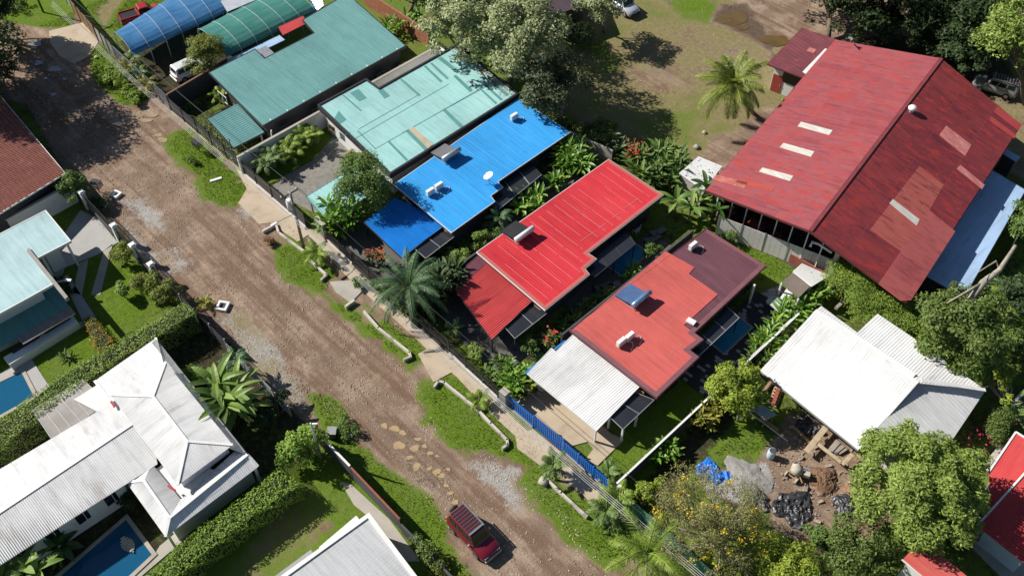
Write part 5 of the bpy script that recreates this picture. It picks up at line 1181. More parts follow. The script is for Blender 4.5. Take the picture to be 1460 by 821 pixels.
wall('gate_pier', 'white pier at the end of the blue fence', [gx_(877, 709), gx_(884, 715)], 1.7, M['white'], .4, cat='pier', capm=M['white'])
fence('mesh_fence', 'green mesh covered fence leading down from the white pier', gx_(887, 718), gx_(1010, 828), 1.7, 'sheet', mat('green_mesh', (.06, .20, .15), (.08, .24, .18), 1, .7), M['metal'], 2.4)
# lot dividing walls
wall('boundary_wall', 'tall white wall between the green roofed house and the palm garden', [(-28.9, -8.9), (-28.9, 16.5)], 2.2, M['white'], .2, capm=M['concrete'])
wall('boundary_wall', 'white wall closing the garden behind the mint roofed house', [(-28.7, 16.6), (-26.2, 16.6)], 2.3, M['wallwhite'], .2, capm=M['white'])
wall('boundary_wall', 'brown brick wall running behind the green roofed house under the big trees', [gx_(520, 6), gx_(612, 66)], 2.0, mat('rust_brick', (.36, .15, .08), (.28, .11, .06), 2, .85, .2, 12), .2)
wall('boundary_wall', 'grey wall between the blue roofed and red roofed houses', [(-4.05, -8.6), (-4.05, 14.5)], 1.8, M['darkwall'], .18)
wall('boundary_wall', 'dark wall between the red roofed and salmon roofed houses', [(7.55, -1.6), (7.55, 15.5)], 1.8, M['darkwall'], .18)
wall('boundary_wall', 'long thin white wall along the right side of the salmon roofed house', [(19.75, -8.4), (19.75, 14.5)], 1.5, M['darkwall'], .08, capm=M['white'])  # white wall, body darkened to paint in its shaded face
for i, (x, y, l) in enumerate(((19.75, 8.6, 'lower'), (19.75, 12.4, 'upper'))):
    mb = MB(); r = empty('railing', (x, y, 1.58), 'short white railing on top of the thin white wall, the %s of two' % l, 'railing')
    for k in range(9): mb.bar((x, y - .8 + .2 * k, 1.56), (x, y - .8 + .2 * k, 1.9), .03)
    mb.build('baluster', M['white'], r); MB().bar((x, y - .85, 1.92), (x, y + .85, 1.92), .05).build('rail', M['white'], r)
fence('panel_fence', 'tall cream corrugated fence in front of the open warehouse end', gx_(1020, 333), gx_(1186, 398), 2.3, 'flat', mat('cream_sheet', (.78, .74, .71), (.72, .68, .65), .8, .6, dirt=(.5, .46, .42), ds=.8, da=.6), M['metal'], 2.4)
wall('boundary_wall', 'concrete wall behind the back gardens near the red flowering shrub', [gx_(812, 205), gx_(872, 232)], 1.6, M['concrete'], .18)
fence('metal_fence', 'pale green metal fence beyond the lean-to shed on the right', gx_(1415, 405), gx_(1462, 312), 1.6, 'sheet', mat('pale_green_sheet', (.20, .27, .23), (.16, .22, .19), 1, .6), M['metal'], 2.5)
wall('boundary_wall', 'low grey wall between gardens at the right edge', [gx_(1418, 605), gx_(1470, 550)], 1.2, M['concrete'], .18, capm=M['white'])
# left side of the street
YL = -22.0
def lx(px, py): return gx_(px, py)
r = empty('mesh_fence', (-26, YL, 0), 'dark mesh fence with white capped pillars in front of the modern house', 'fence')
xs = [G(a, b, 0).x for a, b in ((124, 299), (170, 346), (196, 374), (222, 401), (251, 431))]; pn = MB()
mb = MB(); mb.bar((xs[0] - 2.5, YL, .35), (xs[-1] + 1.0, YL, .35), .18, .7); mb.build('base', M['darkwall'], r)
x = xs[0] - 2.4
while x < xs[-1] + .9: pn.bar((x, YL, .7), (x, YL, 2.0), .03); x += .14
for z_ in (.9, 1.4, 1.96): pn.bar((xs[0] - 2.4, YL, z_), (xs[-1] + .9, YL, z_), .05)
pn.build('panel', M['black'], r)
for x in [xs[0] - 2.5] + xs[:4]:
    p = MB().box((x, YL, 1.07), (.42, .42, 2.14)).build('pillar', M['wallwhite'], r); q = MB(); q.box((x, YL, 2.19), (.56, .56, .1)); q.box((x, YL, 2.28), (.4, .4, .08)); q.build('cap', M['white'], p)
fence('low_wall_fence', 'dark wall with pale rim beside the street between the hedge and the banana plants', (xs[-1] + 1.2, YL), (-11.2, YL + .1), 2.0, 'sheet', M['darkwall'], M['grey'], 2.4)
fence('wire_fence', 'sagging wire fence behind the banana plants on the left side of the street', (-11.0, YL + .1), (-2.6, YL + .2), 1.5, 'mesh', M['metal'], M['concrete'], 2.4)
wall('boundary_wall', 'dark wall with a white rim running down beside the street to the flat roofed house', [(0.6, -21.7), (5.2, -21.7)], 1.9, M['darkwall'], .08, capm=M['white'])
wall('boundary_wall', 'wall with a brownish red rail along the street below the dark wall', [(5.3, -21.7), (11.0, -21.75)], 1.8, M['darkwall'], .06, capm=mat('rust_rail', (.32, .09, .06)))
wall('boundary_wall', 'plant covered low wall by the street at the bottom edge', [(11.1, -21.8), (17.5, -21.8)], 1.3, M['darkwall'], .16)
wall('boundary_wall', 'white side wall between the tile roofed house and the modern house', [(-36.6, -22.2), (-36.4, -31.5)], 2.2, M['wallwhite'], .2, capm=M['concrete'])

# ---------------------------------------------------------------- drainage headwalls and kerbs on the verges
def kerb(label, pts, h=.36, t=.2, name='drain_wall'):
    P = [G(a, b, 0) for a, b in pts]; r = empty(name, P[len(P) // 2], label, 'kerb wall'); mb = MB()
    for a, b in zip(P, P[1:]):
        d = (b - a).normalized(); mb.bar(a + Vector((0, 0, h / 2 - .05)) - d * .08, b + Vector((0, 0, h / 2 - .05)) + d * .08, t, h)
    mb.build('kerb', M['kerb'], r, bevel=.02); return r
M['kerb'] = mat('old_white_kerb', (.58, .54, .48), (.46, .42, .36), 1.2, .85, .2, 20, dirt=(.26, .24, .19), ds=1.3, da=.52)
kerb('white L shaped drain wall on the verge beside the power pole', [(376, 332), (394, 322), (398, 334), (433, 360)]); kerb('short broken white drain wall end beside the yellow palm', [(441, 372), (466, 394), (459, 401)], .35)
kerb('white drain wall at the front of the feather palm', [(494, 440), (505, 432)], .45, .25); kerb('long pale drain wall under the feather palm ending in a curved tip', [(520, 447), (540, 470), (584, 505), (586, 511), (577, 515)], .4)
kerb('long white drain wall dividing the neat lawn strip before the black fence', [(620, 553), (625, 546), (634, 548), (680, 585), (700, 606), (723, 629), (724, 636), (717, 641)], .4)
kerb('white drain wall below the blue gate running towards the coconut palm', [(771, 688), (777, 683), (800, 705), (836, 738)], .4)
mb = MB(); c = G(774, 688, 0); mb.tube([(c.x - .3, c.y, .1), (c.x + .35, c.y + .15, .1)], .33, 14); tag(mb.build('drain_pipe', M['concrete'], smooth=True), 'open concrete drain pipe end at the tip of the lower white drain wall', 'drain pipe')
mb = MB(); c = G(400, 350, 0)
# manhole frames on the left
for (px, py, lab, s, rz) in ((318, 438, 'white concrete manhole frame lying on the gravel by the street', .8, .6), (166, 279, 'small pale manhole frame beside the tile roofed house wall', .65, .3)):
    c = G(px, py, 0); r = empty('manhole_frame', c, lab, 'manhole'); mb = MB(); ca, sa = math.cos(rz), math.sin(rz)
    for dx, dy, lx_, ly_ in ((0, s / 2, s + .2, .2), (0, -s / 2, s + .2, .2), (s / 2, 0, .2, s - .2), (-s / 2, 0, .2, s - .2)): mb.box((c.x + dx * ca - dy * sa, c.y + dx * sa + dy * ca, .14), (lx_, ly_, .28), rz)
    mb.build('rim', M['white'], r); MB().box((c.x, c.y, .05), (s - .24, s - .24, .03), rz).build('cover', M['darkwall'], r)
mb = MB(); mb.box(tuple(G(308, 256, .06)), (1.15, .3, .12), rad(72)); tag(mb.build('concrete_slab', M['white'], bevel=.02), 'white concrete slab lying on the green verge below the litter cage', 'slab')
# litter cage on a stand
c = G(285, 216, 0); r = empty('litter_cage', c, 'black litter cage on a post standing on the green verge', 'litter cage'); mb = MB(); z0 = .75
for k in range(8):
    for s in (-.35, .35): mb.bar((c.x - .45 + .9 * k / 7, c.y + s, z0), (c.x - .45 + .9 * k / 7, c.y + s, z0 + .6), .025)
    mb.bar((c.x - .45 + .9 * k / 7, c.y - .35, z0), (c.x - .45 + .9 * k / 7, c.y + .35, z0), .025); mb.bar((c.x - .45 + .9 * k / 7, c.y - .35, z0 + .6), (c.x - .45 + .9 * k / 7, c.y + .35, z0 + .6), .025)
    for s in (-.45, .45): mb.bar((c.x + s, c.y - .35 + .7 * k / 7, z0), (c.x + s, c.y - .35 + .7 * k / 7, z0 + .6), .025)
for z in (z0, z0 + .3, z0 + .6):
    for a, b in (((-.45, -.35), (.45, -.35)), ((.45, -.35), (.45, .35)), ((.45, .35), (-.45, .35)), ((-.45, .35), (-.45, -.35))): mb.bar((c.x + a[0], c.y + a[1], z), (c.x + b[0], c.y + b[1], z), .035)
mb.build('cage', M['charcoal'], r); MB().box((c.x, c.y, z0 + .62), (.92, .72, .02)).build('lid', M['charcoal'], r)
MB().tube([(c.x, c.y, -.05), (c.x, c.y, z0)], .05).build('post', M['charcoal'], r)

c2 = copy_tree(r); q = G(142, 274, 0); c2.location = q; c2.rotation_euler.z = .5; c2['label'] = 'second dark litter cage standing by the corner wall of the tile roofed house'
# ---------------------------------------------------------------- puddles
M['puddle'] = mat('muddy_water', (.44, .32, .18), (.36, .26, .145), .8, .12, spec=.5); M['puddleg'] = mat('sky_grey_puddle', (.24, .24, .25), (.19, .19, .20), .8, .05, spec=.8); M['pond'] = mat('brown_pond', (.15, .095, .035), (.11, .07, .025), .5, .06, spec=.6)  # puddleg has the grey of the reflected sky put into its colour
def puddle(px, py, rx, ry, m, seed):
    rng = random.Random(seed); a = [rng.uniform(0, 6.28) for _ in range(3)]; P = []
    for k in range(28):
        t = 6.2832 * k / 28; f = 1 + .15 * math.sin(2 * t + a[0]) + .11 * math.sin(3 * t + a[1]) + .07 * math.sin(5 * t + a[2]); P.append(tuple(G(px + rx * f * math.cos(t), py + ry * f * math.sin(t), .0)[:2]))
    o = MB().prism(P, -.05, .035).build('puddle', m); o['kind'] = 'structure'
for i, (a, b, c, d) in enumerate(((548, 607, 5, 3.6), (563, 611, 6.5, 4.5), (574, 617, 5, 3.5), (596, 626, 4.5, 2.8), (569, 635, 7.5, 6.5), (591, 639, 7, 4.2), (605, 636, 4, 2.5), (613, 646, 4, 3), (623, 650, 2.5, 2), (584, 652, 4.5, 2.8), (594, 665, 5, 5.5), (612, 668, 3.6, 2.6), (623, 673, 5.5, 5), (629, 678, 5, 4), (639, 669, 3, 2.4), (636, 692, 4, 2.6), (642, 703, 4, 3), (649, 716, 5, 3.4))): puddle(a, b, c, d, M['puddle'], i)
for i, (a, b, c, d) in enumerate(((51, 63, 8, 4.5), (53, 90, 7, 4), (78, 99, 11, 3.5), (68, 115, 4.5, 2.6), (76, 135, 4, 2.6), (92, 113, 3, 2), (24, 135, 3, 2))): puddle(a, b, c, d, M['puddleg'], 40 + i)
puddle(1046, 27, 19, 11, M['pond'], 71); puddle(1105, 58, 20, 8, M['pond'], 72); puddle(1058, 40, 9, 4, M['pond'], 73)
for i, (a, b, c, d) in enumerate(((208, 172, 9, 3), (218, 165, 7, 3), (232, 200, 6, 4), (226, 193, 6, 2.5))): puddle(a, b, c, d, mat('wet_clay', (.36, .26, .16), (.27, .2, .12), 1, .5), 80 + i)

# ---------------------------------------------------------------- power pole, street poles and cables
def pole(label, b, H, r0, m, name='power_pole'):
    r = empty(name, (b.x, b.y, 0), label, 'pole'); MB().tube([(b.x, b.y, -.2), (b.x, b.y, H)], [r0, r0 * .65], 10).build('shaft', m, r, True); return r
pb_ = G(433, 353, 0); r = pole('grey concrete power pole with a transformer drum and lamp arm', pb_, 6.9, .15, M['greybark'])
x, y = pb_.x, pb_.y
MB().bar((x - .25, y - .9, 6.6), (x - .25, y + .9, 6.6), .1).build('crossarm', M['charcoal'], r)
for k in (-.8, 0, .8): MB().tube([(x - .25, y + k, 6.65), (x - .25, y + k, 6.8), (x - .25, y + k, 6.9)], [.06, .08, .04], 8).build('insulator', M['white'], r, True)
MB().tube([(x - .45, y - .05, 4.7), (x - .45, y - .05, 4.75), (x - .45, y - .05, 5.75), (x - .45, y - .05, 5.85)], [.2, .32, .32, .15], 14).build('transformer', M['white'], r, True)
la = MB().tube([(x, y, 4.4), (x + .1, y - 1.2, 4.7), (x + .1, y - 2.0, 4.75)], .035, 6).build('lamp_arm', M['metal'], r); MB().box((x + .1, y - 2.25, 4.74), (.25, .6, .14)).build('lamp', M['white'], la, bevel=.03)
for z in (3.6, 4.1): MB().box((x + .16, y - .1, z), (.14, .2, .25)).build('meter_box', M['grey'], r)
pb2 = G(62, 18, 0); r = pole('slim dark pole standing on the grass at the top left corner', pb2, 7.2, .12, M['charcoal'], 'street_pole')
MB().bar((pb2.x, pb2.y - .7, 6.9), (pb2.x, pb2.y + .7, 6.9), .1).build('crossarm', M['charcoal'], r)
hh = 4.9; t_ = G(443, 603, hh); r = pole('pale concrete pole with a small bracket rising out of the vine clump', Vector((t_.x, t_.y, 0)), hh, .13, M['metal'], 'street_pole'); MB().bar((t_.x, t_.y, hh - .1), (t_.x + .45, t_.y + .3, hh + .1), .1).build('bracket', M['white'], r)
pb4 = G(338, 238, 0); r = pole('thin dark post at the corner of the white garden wall', pb4, 3.6, .06, M['charcoal'], 'fence_post'); MB().bar((pb4.x - .2, pb4.y, 3.5), (pb4.x + .2, pb4.y, 3.5), .05).build('bracket', M['charcoal'], r)
P0 = Vector((x, y, 0))
def cable(label, a, b, sag, r, m, group=None):
    a, b = Vector(a), Vector(b); pts = [a.lerp(b, t) - Vector((0, 0, sag * 4 * t * (1 - t))) for t in np.linspace(0, 1, 25)]
    tag(MB().tube(pts, r, 5).build('overhead_cable', m), label, 'cable', group)
LP, RP = Vector((x - 45, y + .1, 0)), Vector((x + 62, y + .3, 0))
for k, (lab1, lab2) in zip((-.8, .8), (('upper black cable over the left verge, the one nearer the street', 'upper black cable running right from the pole, nearer the street'), ('upper black cable over the left verge, nearer the houses', 'upper black cable running right from the pole, nearer the houses'))):
    cable(lab1, (x - .25, y + k, 6.85), (LP.x, LP.y + k, 6.9), .9, .02, M['rope']); cable(lab2, (x - .25, y + k, 6.85), (RP.x, RP.y + k, 7.2), 1.3, .02, M['rope'])
for k, zz in enumerate((4.15, 4.0, 3.85, 3.7)):
    cable('pale service cable of the lower bundle over the left verge', (x + .02, y - .16 - .06 * k, zz), (LP.x, LP.y - .16 - .1 * k, zz + .6), .9, .013, M['cable'], 'lower cable bundle left of the pole'); cable('pale service cable of the lower bundle over the pavement', (x + .02, y - .16 - .06 * k, zz), (RP.x, RP.y - .16 - .1 * k, zz + .5), 1.1, .017, M['cable'], 'lower cable bundle right of the pole')
# ---------------------------------------------------------------- vehicles
def paintmat(name, c, rough=.25):
    if name in MC: return MC[name]
    k = N(name); v = k.coord(); col = k.mix(k.ramp(k.noise(v, 1.6, 6, .7), [(.5, 0), (.8, .5)]), c, sc(c, .72)); b = k.bsdf(col, rough, .1, .5); b.inputs['Coat Weight'].default_value = .5; b.inputs['Coat Roughness'].default_value = .1; MC[name] = k.m; return k.m
M['tyre'] = mat('tyre_rubber', (.022, .022, .022), (.035, .033, .03), 3, .9); M['rim'] = mat('wheel_rim', (.45, .45, .46), (.35, .35, .36), 2, .35, metal=.7)
M['lamp'] = mat('lamp_lens', (.75, .75, .75), (.6, .6, .6), 3, .1); M['tail'] = mat('tail_lens', (.45, .02, .02), (.35, .015, .015), 3, .15)
def car(name, label, cat, c, yaw, pm, L=4.3, Wd=1.72, H=1.75, belt=1.0, hood=1.15, front_rake=.55, rear_rake=.18, cab0=None, rack=False, spare=False, bed=False, trim=None):
    r = empty(name, (0, 0, 0), label, cat); hl = L / 2; hw = Wd / 2
    ST = [(-hl, hw * .84, .42, belt - .22), (-hl + .07, hw * .95, .30, belt - .05), (-hl + .3, hw, .27, belt), (0, hw, .26, belt), (hl - hood, hw, .26, belt - .01), (hl - hood * .55, hw * .985, .26, belt - .05), (hl - .28, hw * .95, .28, belt - .13), (hl - .07, hw * .86, .33, belt - .24), (hl, hw * .72, .42, belt - .36)]
    mb = MB(); n = 10
    for x, w, z0, z1 in ST:
        hfs = [(w * .88, z0), (w, z0 + .14), (w, (z0 + z1) / 2), (w * .975, z1 - .09), (w * .87, z1)]
        mb.v += [(x, y, z) for y, z in hfs] + [(x, -y, z) for y, z in hfs[::-1]]
    for i in range(len(ST) - 1):
        for k in range(n): a = i * n + k; b = i * n + (k + 1) % n; mb.f.append((a, b, b + n, a + n))
    mb.f.append(tuple(range(n))); mb.f.append(tuple(range((len(ST) - 1) * n, len(ST) * n))[::-1])
    body = mb.build('body', pm, r, True)
    x0 = -hl + .12 if cab0 is None else cab0; x1 = hl - hood + .1; t0 = x0 + rear_rake; t1 = x1 - front_rake; bw, tw = hw * .93, hw * .76
    zb, zt = belt - .04, H; mb = MB()
    mid = [(x0, bw, zb), (x1, bw, zb), (t1, tw, zt - .05), (t0, tw, zt - .05)]
    mb.v = [(x0, -bw, zb), (x1, -bw, zb), (x1, bw, zb), (x0, bw, zb), (t0, -tw, zt - .06), (t1, -tw, zt - .06), (t1, tw, zt - .06), (t0, tw, zt - .06), (t0 + .12, -tw * .88, zt), (t1 - .15, -tw * .88, zt), (t1 - .15, tw * .88, zt), (t0 + .12, tw * .88, zt)]
    mb.f = [(0, 1, 5, 4), (1, 2, 6, 5), (2, 3, 7, 6), (3, 0, 4, 7), (4, 5, 9, 8), (5, 6, 10, 9), (6, 7, 11, 10), (7, 4, 8, 11), (8, 9, 10, 11), (3, 2, 1, 0)]
    mb.build('cabin', pm, r, bevel=.03)
    V8 = [Vector(p) for p in mb.v]
    def pane(nm, a, b, c_, d, u0, u1, v0, v1, off=.014):
        """glass quad on the face a-b (bottom) d-c (top)"""
        def P(u, v): return a.lerp(b, u).lerp(d.lerp(c_, u), v)
        nn = (b - a).cross(d - a).normalized() * off; q = MB(); pts = [P(u0, v0) + nn, P(u1, v0) + nn, P(u1, v1) + nn, P(u0, v1) + nn]
        q.v = [tuple(p) for p in pts] + [tuple(p - nn * 1.8) for p in pts]; q.f = [(0, 1, 2, 3), (7, 6, 5, 4), (0, 4, 5, 1), (1, 5, 6, 2), (2, 6, 7, 3), (3, 7, 4, 0)]; return q.build(nm, M['glass'], r)
    pane('windscreen', V8[1], V8[2], V8[6], V8[5], .06, .94, .14, .92); pane('rear_window', V8[3], V8[0], V8[4], V8[7], .1, .9, .3, .9)
    nw = 1 if cab0 is not None else 3
    for i in range(nw):
        u0, u1 = (.05 + .9 * i / nw + .02, .05 + .9 * (i + 1) / nw - .02)
        pane('side_window', V8[0], V8[1], V8[5], V8[4], u0, u1, .25, .9); pane('side_window', V8[2], V8[3], V8[7], V8[6], 1 - u1, 1 - u0, .25, .9)
    rw = .35
    for sx in (-L * .295, L * .305):
        for s in (-1, 1):
            y = s * (hw - .07); t = MB().tube([(sx, y - .12, rw), (sx, y - .1, rw), (sx, y + .1, rw), (sx, y + .12, rw)], [rw * .88, rw, rw, rw * .88], 20).build('wheel', M['tyre'], r, True)
            MB().tube([(sx, y + s * .10, rw), (sx, y + s * .128, rw)], [rw * .62, rw * .56], 14).build('rim', M['rim'], t)
    for s in (-1, 1):
        MB().box((hl - .12, s * hw * .62, belt - .33), (.16, hw * .36, .16)).build('headlight', M['lamp'], r, bevel=.02)
        MB().box((-hl + .03, s * hw * .80, belt - .22), (.10, .16, .32)).build('tail_light', M['tail'], r)
        MB().box((x1 - .42, s * (hw + .09), belt + .08), (.12, .18, .16)).build('mirror', trim or M['black'], r, bevel=.03)
    MB().box((hl + .02, 0, .48), (.14, Wd * .86, .24)).build('bumper', trim or M['black'], r, bevel=.04); MB().box((-hl - .02, 0, .48), (.14, Wd * .9, .22)).build('bumper', trim or M['black'], r, bevel=.04)
    if rack:
        mb = MB(); a0, a1 = t0 + .05, t1 - .25
        for s in (1,): mb.box(((a0 + a1) / 2, s * tw * .98, zt + .1), (a1 - a0 + .35, .10, .05))
        k = 9
        for i in range(k): mb.box((a0 + (a1 - a0) * i / (k - 1), 0, zt + .075), (.025, tw * 1.85, .02))
        mb.box((a1 + .06, 0, zt + .11), (.16, tw * 1.95, .05)); mb.build('roof_rack', M['rim'], r)
        mb = MB()
        for i in range(k - 1): mb.box((a0 + (a1 - a0) * (i + .5) / (k - 1), 0, zt + .04), (.13, tw * 1.8, .03))
        mb.build('rack_slat', mat('rack_dark', (.035, .015, .02), (.05, .02, .03), 2, .4), r)
    if spare:
        t = MB().tube([(-hl - .28, .12, .95), (-hl - .06, .12, .95)], [.36, .36], 18).build('spare_wheel', M['tyre'], r, True); MB().tube([(-hl - .31, .12, .95), (-hl - .275, .12, .95)], [.31, .33], 18).build('wheel_cover', M['rim'], t)
    if bed:
        MB().box((-hl + .1 + (cab0 + hl - .2) / 2, 0, belt + .005), (cab0 + hl - .25, Wd * .8, .03)).build('bed_liner', M['black'], r)
        mb = MB(); l_ = cab0 + hl - .1
        for s in (-1, 1): mb.box((-hl + l_ / 2, s * hw * .92, belt + .06), (l_, .08, .16))
        mb.box((-hl + .05, 0, belt + .06), (.08, Wd * .86, .16)); mb.build('bed_side', pm, r)
    r.location = (c[0], c[1], 0.02); r.rotation_euler = (0, 0, yaw); return r
def yawpx(a, b):
    p, q = G(*a), G(*b); return math.atan2(q.y - p.y, q.x - p.x)
car('parked_car', 'wine red off roader with a silver roof rack half on the street verge', 'car', (15.05, -18.4), rad(-2), paintmat('wine_red', (.17, .010, .024)), 4.25, 1.75, 1.8, 1.05, 1.2, .5, .12, rack=True, spare=True, trim=mat('silver_trim', (.40, .40, .41), (.3, .3, .31), 2, .4))
q = G(266, 108); car('parked_car', 'white van like car parked under the dark wall beside the round conifer', 'car', (q.x + .2, q.y + .5), rad(88), paintmat('clean_white', (.72, .73, .74)), 4.0, 1.7, 1.75, 1.0, .8, .6, .12, trim=paintmat('clean_white', (.72, .73, .74)))
q = G(204, 27); car('pickup_truck', 'red pickup with an empty black bed on the grass behind the blue tunnel', 'pickup', (q.x, q.y), yawpx((186, 30), (222, 19)), paintmat('bright_red', (.42, .02, .02)), 4.9, 1.75, 1.7, 1.0, 1.2, .5, .1, cab0=-.35, bed=True)
q = G(888, 14); car('parked_car', 'silver off roader parked at the edge of the field by the top trees', 'car', (q.x, q.y), yawpx((880, 8), (905, 26)), paintmat('silver_grey', (.42, .45, .49)), 4.3, 1.75, 1.8, 1.05, 1.25, .5, .15)
q = G(1416, 130); car('parked_car', 'grey off roader parked in the shade beyond the warehouse roof', 'car', (q.x, q.y), yawpx((1436, 134), (1396, 122)), paintmat('dull_grey', (.26, .26, .25)), 4.5, 1.78, 1.8, 1.05, 1.2, .5, .15, rack=True)

# ---------------------------------------------------------------- roof equipment
def heater(label, px, py, zf, tank, panel, seed=0, L=1.95):
    p = U(px, py, zf); r = empty('solar_water_heater', p, label, 'solar heater'); x, y, z = p; w = .95
    lo, hi = (x - L * .85, z + .16), (x + .25, z + .56)
    mb = MB(); mb.bar((lo[0], y, lo[1]), (hi[0], y, hi[1]), w * 2, .07); o = mb.build('collector', panel, r)
    tb = MB()
    for i in range(14): yy = y - w + .1 + i * (2 * w - .2) / 13; tb.bar((lo[0] + .04, yy, lo[1] + .05), (hi[0], yy, hi[1] + .05), .028)
    tb.build('tube', tank[1], r)
    MB().tube([(x + .42, y + k, z + .74) for k in (-1.12, -1.08, 1.08, 1.12)], [.14, .24, .24, .14], 16).build('tank', tank[0], r, True)
    f = MB()
    for s in (-.85, .85):
        f.bar((x + .42, y + s, z), (x + .42, y + s, z + .56), .06); f.bar((lo[0], y + s, z + .03), (x + .5, y + s, z + .03), .05); f.bar((lo[0], y + s, z + .03), (lo[0], y + s, lo[1]), .05); f.bar((lo[0], y + s, z + .05), (x + .42, y + s, z + .5), .045)
    f.bar((x + .42, y - .85, z + .1), (x + .42, y + .85, z + .6), .04); f.bar((x + .5, y - 1, z + .4), (x + .5, y + 1, z + .4), .04); f.build('stand', M['metal'], r)
    return r
wht = mat('tank_white', (.74, .75, .76), (.68, .69, .70), 1, .25)
heater('solar heater with a dark panel and silver tank on the bright blue roof', 640, 225, zb, (M['metal'], M['metal']), mat('collector_grey', (.07, .07, .08), (.10, .10, .11), 1, .4))
heater('solar heater with a fat white tank on the scarlet roof', 743, 338, zr, (wht, M['charcoal']), M['black'])
heater('solar heater with blue glass tubes and a blue tank on the salmon roof', 908, 430, lambda x, y: zm(x, y) + .05, (mat('tank_blue', (.16, .30, .52), (.25, .4, .6), 1, .2, metal=.5), mat('tube_blue', (.10, .16, .30), (.14, .2, .34), 1, .15)), mat('collector_blue', (.045, .09, .20), (.06, .11, .23), 1, .25))
def ac(label, px, py, zf, pipe=1):
    p = U(px, py, zf); r = empty('air_conditioner', p, label, 'air conditioner'); x, y, z = p
    MB().box((x, y, z + .42), (.34, .85, .58)).build('casing', M['white'], r, bevel=.03)
    mb = MB(); mb.tube([(x - .175, y - .12, z + .42), (x - .2, y - .12, z + .42)], .22, 16); mb.build('fan_grille', M['charcoal'], r)
    f = MB()
    for s in (-.32, .32): f.box((x, y + s, z + .065), (.5, .07, .13))
    f.build('foot', M['metal'], r); MB().tube([(x + .1, y + .44, z + .3), (x + .2, y + .7, z + .12), (x + .5, y + .85, z + .05), (x + .8, y + .6, z + .03), (x + .9, y + .2, z + .03)], .03, 6).build('pipe', M['white'], r)
    return r
ac('air conditioner on the bright blue roof, the left of the pair', 614, 278, zb); ac('air conditioner on the bright blue roof, the right of the pair', 626, 270, zb); ac('lone air conditioner near the back of the bright blue roof', 733, 171, zb)
zs_ = lambda x, y: zm(x, y) + .05
ac('air conditioner on the salmon roof, the left of the pair', 885, 492, zs_); ac('air conditioner on the salmon roof, the right of the pair', 897, 484, zs_); ac('lone air conditioner on the plum part of the roof', 987, 355, zm)
p = U(985, 460, zs_); r = empty('roof_hatch', p, 'plain white box standing at the edge of the plum roof sheets', 'vent box'); MB().box((p.x, p.y, p.z + .16), (.75, .5, .2), rad(10)).build('lid', M['white'], r, bevel=.02); MB().box((p.x, p.y, p.z + .03), (.6, .4, .08), rad(10)).build('base', M['grey'], r)
p = U(697, 262, zb); r = empty('satellite_dish', p, 'white satellite dish on a tripod mast on the bright blue roof', 'satellite dish'); mb = MB(); n_ = 18
D = Vector((-.35, -.3, .88)).normalized(); Uu = D.cross(Vector((0, 1, 0))).normalized(); Vv = D.cross(Uu); cc = p + Vector((0, 0, .95)); rings = []
for j, (rr, hh_) in enumerate(((.02, 0), (.2, .015), (.38, .06), (.5, .11))):
    for k in range(n_): a = 6.2832 * k / n_; mb.v.append(tuple(cc + Uu * rr * math.cos(a) + Vv * rr * math.sin(a) + D * hh_))
for j in range(3):
    for k in range(n_): mb.f.append((j * n_ + k, j * n_ + (k + 1) % n_, (j + 1) * n_ + (k + 1) % n_, (j + 1) * n_ + k))
i0 = len(mb.v); mb.v += [tuple(Vector(v_) - D * .02) for v_ in mb.v[:]]; mb.f += [tuple(i0 + q for q in f_)[::-1] for f_ in mb.f[:]]
mb.build('dish', M['white'], r, True); m2 = MB(); m2.tube([tuple(p), tuple(cc - D * .02)], .035, 6)
for a in (0, 2.1, 4.2): m2.tube([(p.x + .45 * math.cos(a), p.y + .45 * math.sin(a), p.z), (p.x, p.y, p.z + .55)], .02, 5)
m2.build('mast', M['metal'], r); m3 = MB(); m3.bar(cc + Uu * .45 + D * .1, cc + D * .5, .03); m3.box(tuple(cc + D * .52), (.09, .09, .09)); m3.build('feed_arm', M['metal'], r)

# ---------------------------------------------------------------- patio furniture and the barbecue shelter
def lounger(label, px, py, yaw, m):
    r = empty('sun_lounger', (0, 0, 0), label, 'sun lounger'); MB().box((.3, 0, .34), (1.2, .62, .08)).build('seat', m, r); MB().box((-.55, 0, .52), (.7, .62, .07), 0, rad(30)).build('backrest', m, r)
    for sx in (-.7, .8):
        for s in (-.26, .26): MB().box((sx, s, .15), (.06, .06, .3)).build('leg', M['charcoal'], r)
    q = G(px, py); r.location = (q.x, q.y, .05); r.rotation_euler.z = yaw; return r
cl = mat('lounger_cloth', (.20, .18, .165), (.16, .145, .13), 2, .8)
lounger('grey sun lounger in the shade by the banana plants, the nearer of two', 929, 345, rad(80), cl); lounger('grey sun lounger in the shade by the banana plants, the farther of two', 937, 335, rad(80), cl)
lounger('pale lounge chair below the narrow pool of the red roofed house, left one', 860, 413, rad(75), cl); lounger('pale lounge chair below the narrow pool of the red roofed house, right one', 871, 412, rad(75), cl)
p = G(906, 333); r = empty('garden_chair', (p.x, p.y, .05), 'white garden chair standing in the dark patio beyond the narrow pool', 'chair')
MB().box((p.x, p.y, .5), (.5, .5, .06)).build('seat', M['white'], r); MB().box((p.x + .05, p.y + .26, .85), (.5, .06, .65), 0, 0, rad(-10)).build('backrest', M['white'], r)
for sx in (-.2, .2):
    for sy in (-.2, .2): MB().box((p.x + sx, p.y + sy, .26), (.05, .05, .42)).build('leg', M['white'], r)
c0 = G(1134, 408, 2.2); h = empty('barbecue_shelter', (c0.x, c0.y, 0), 'garden shelter with a brown slab roof and white slatted top at the patio corner', 'shelter')
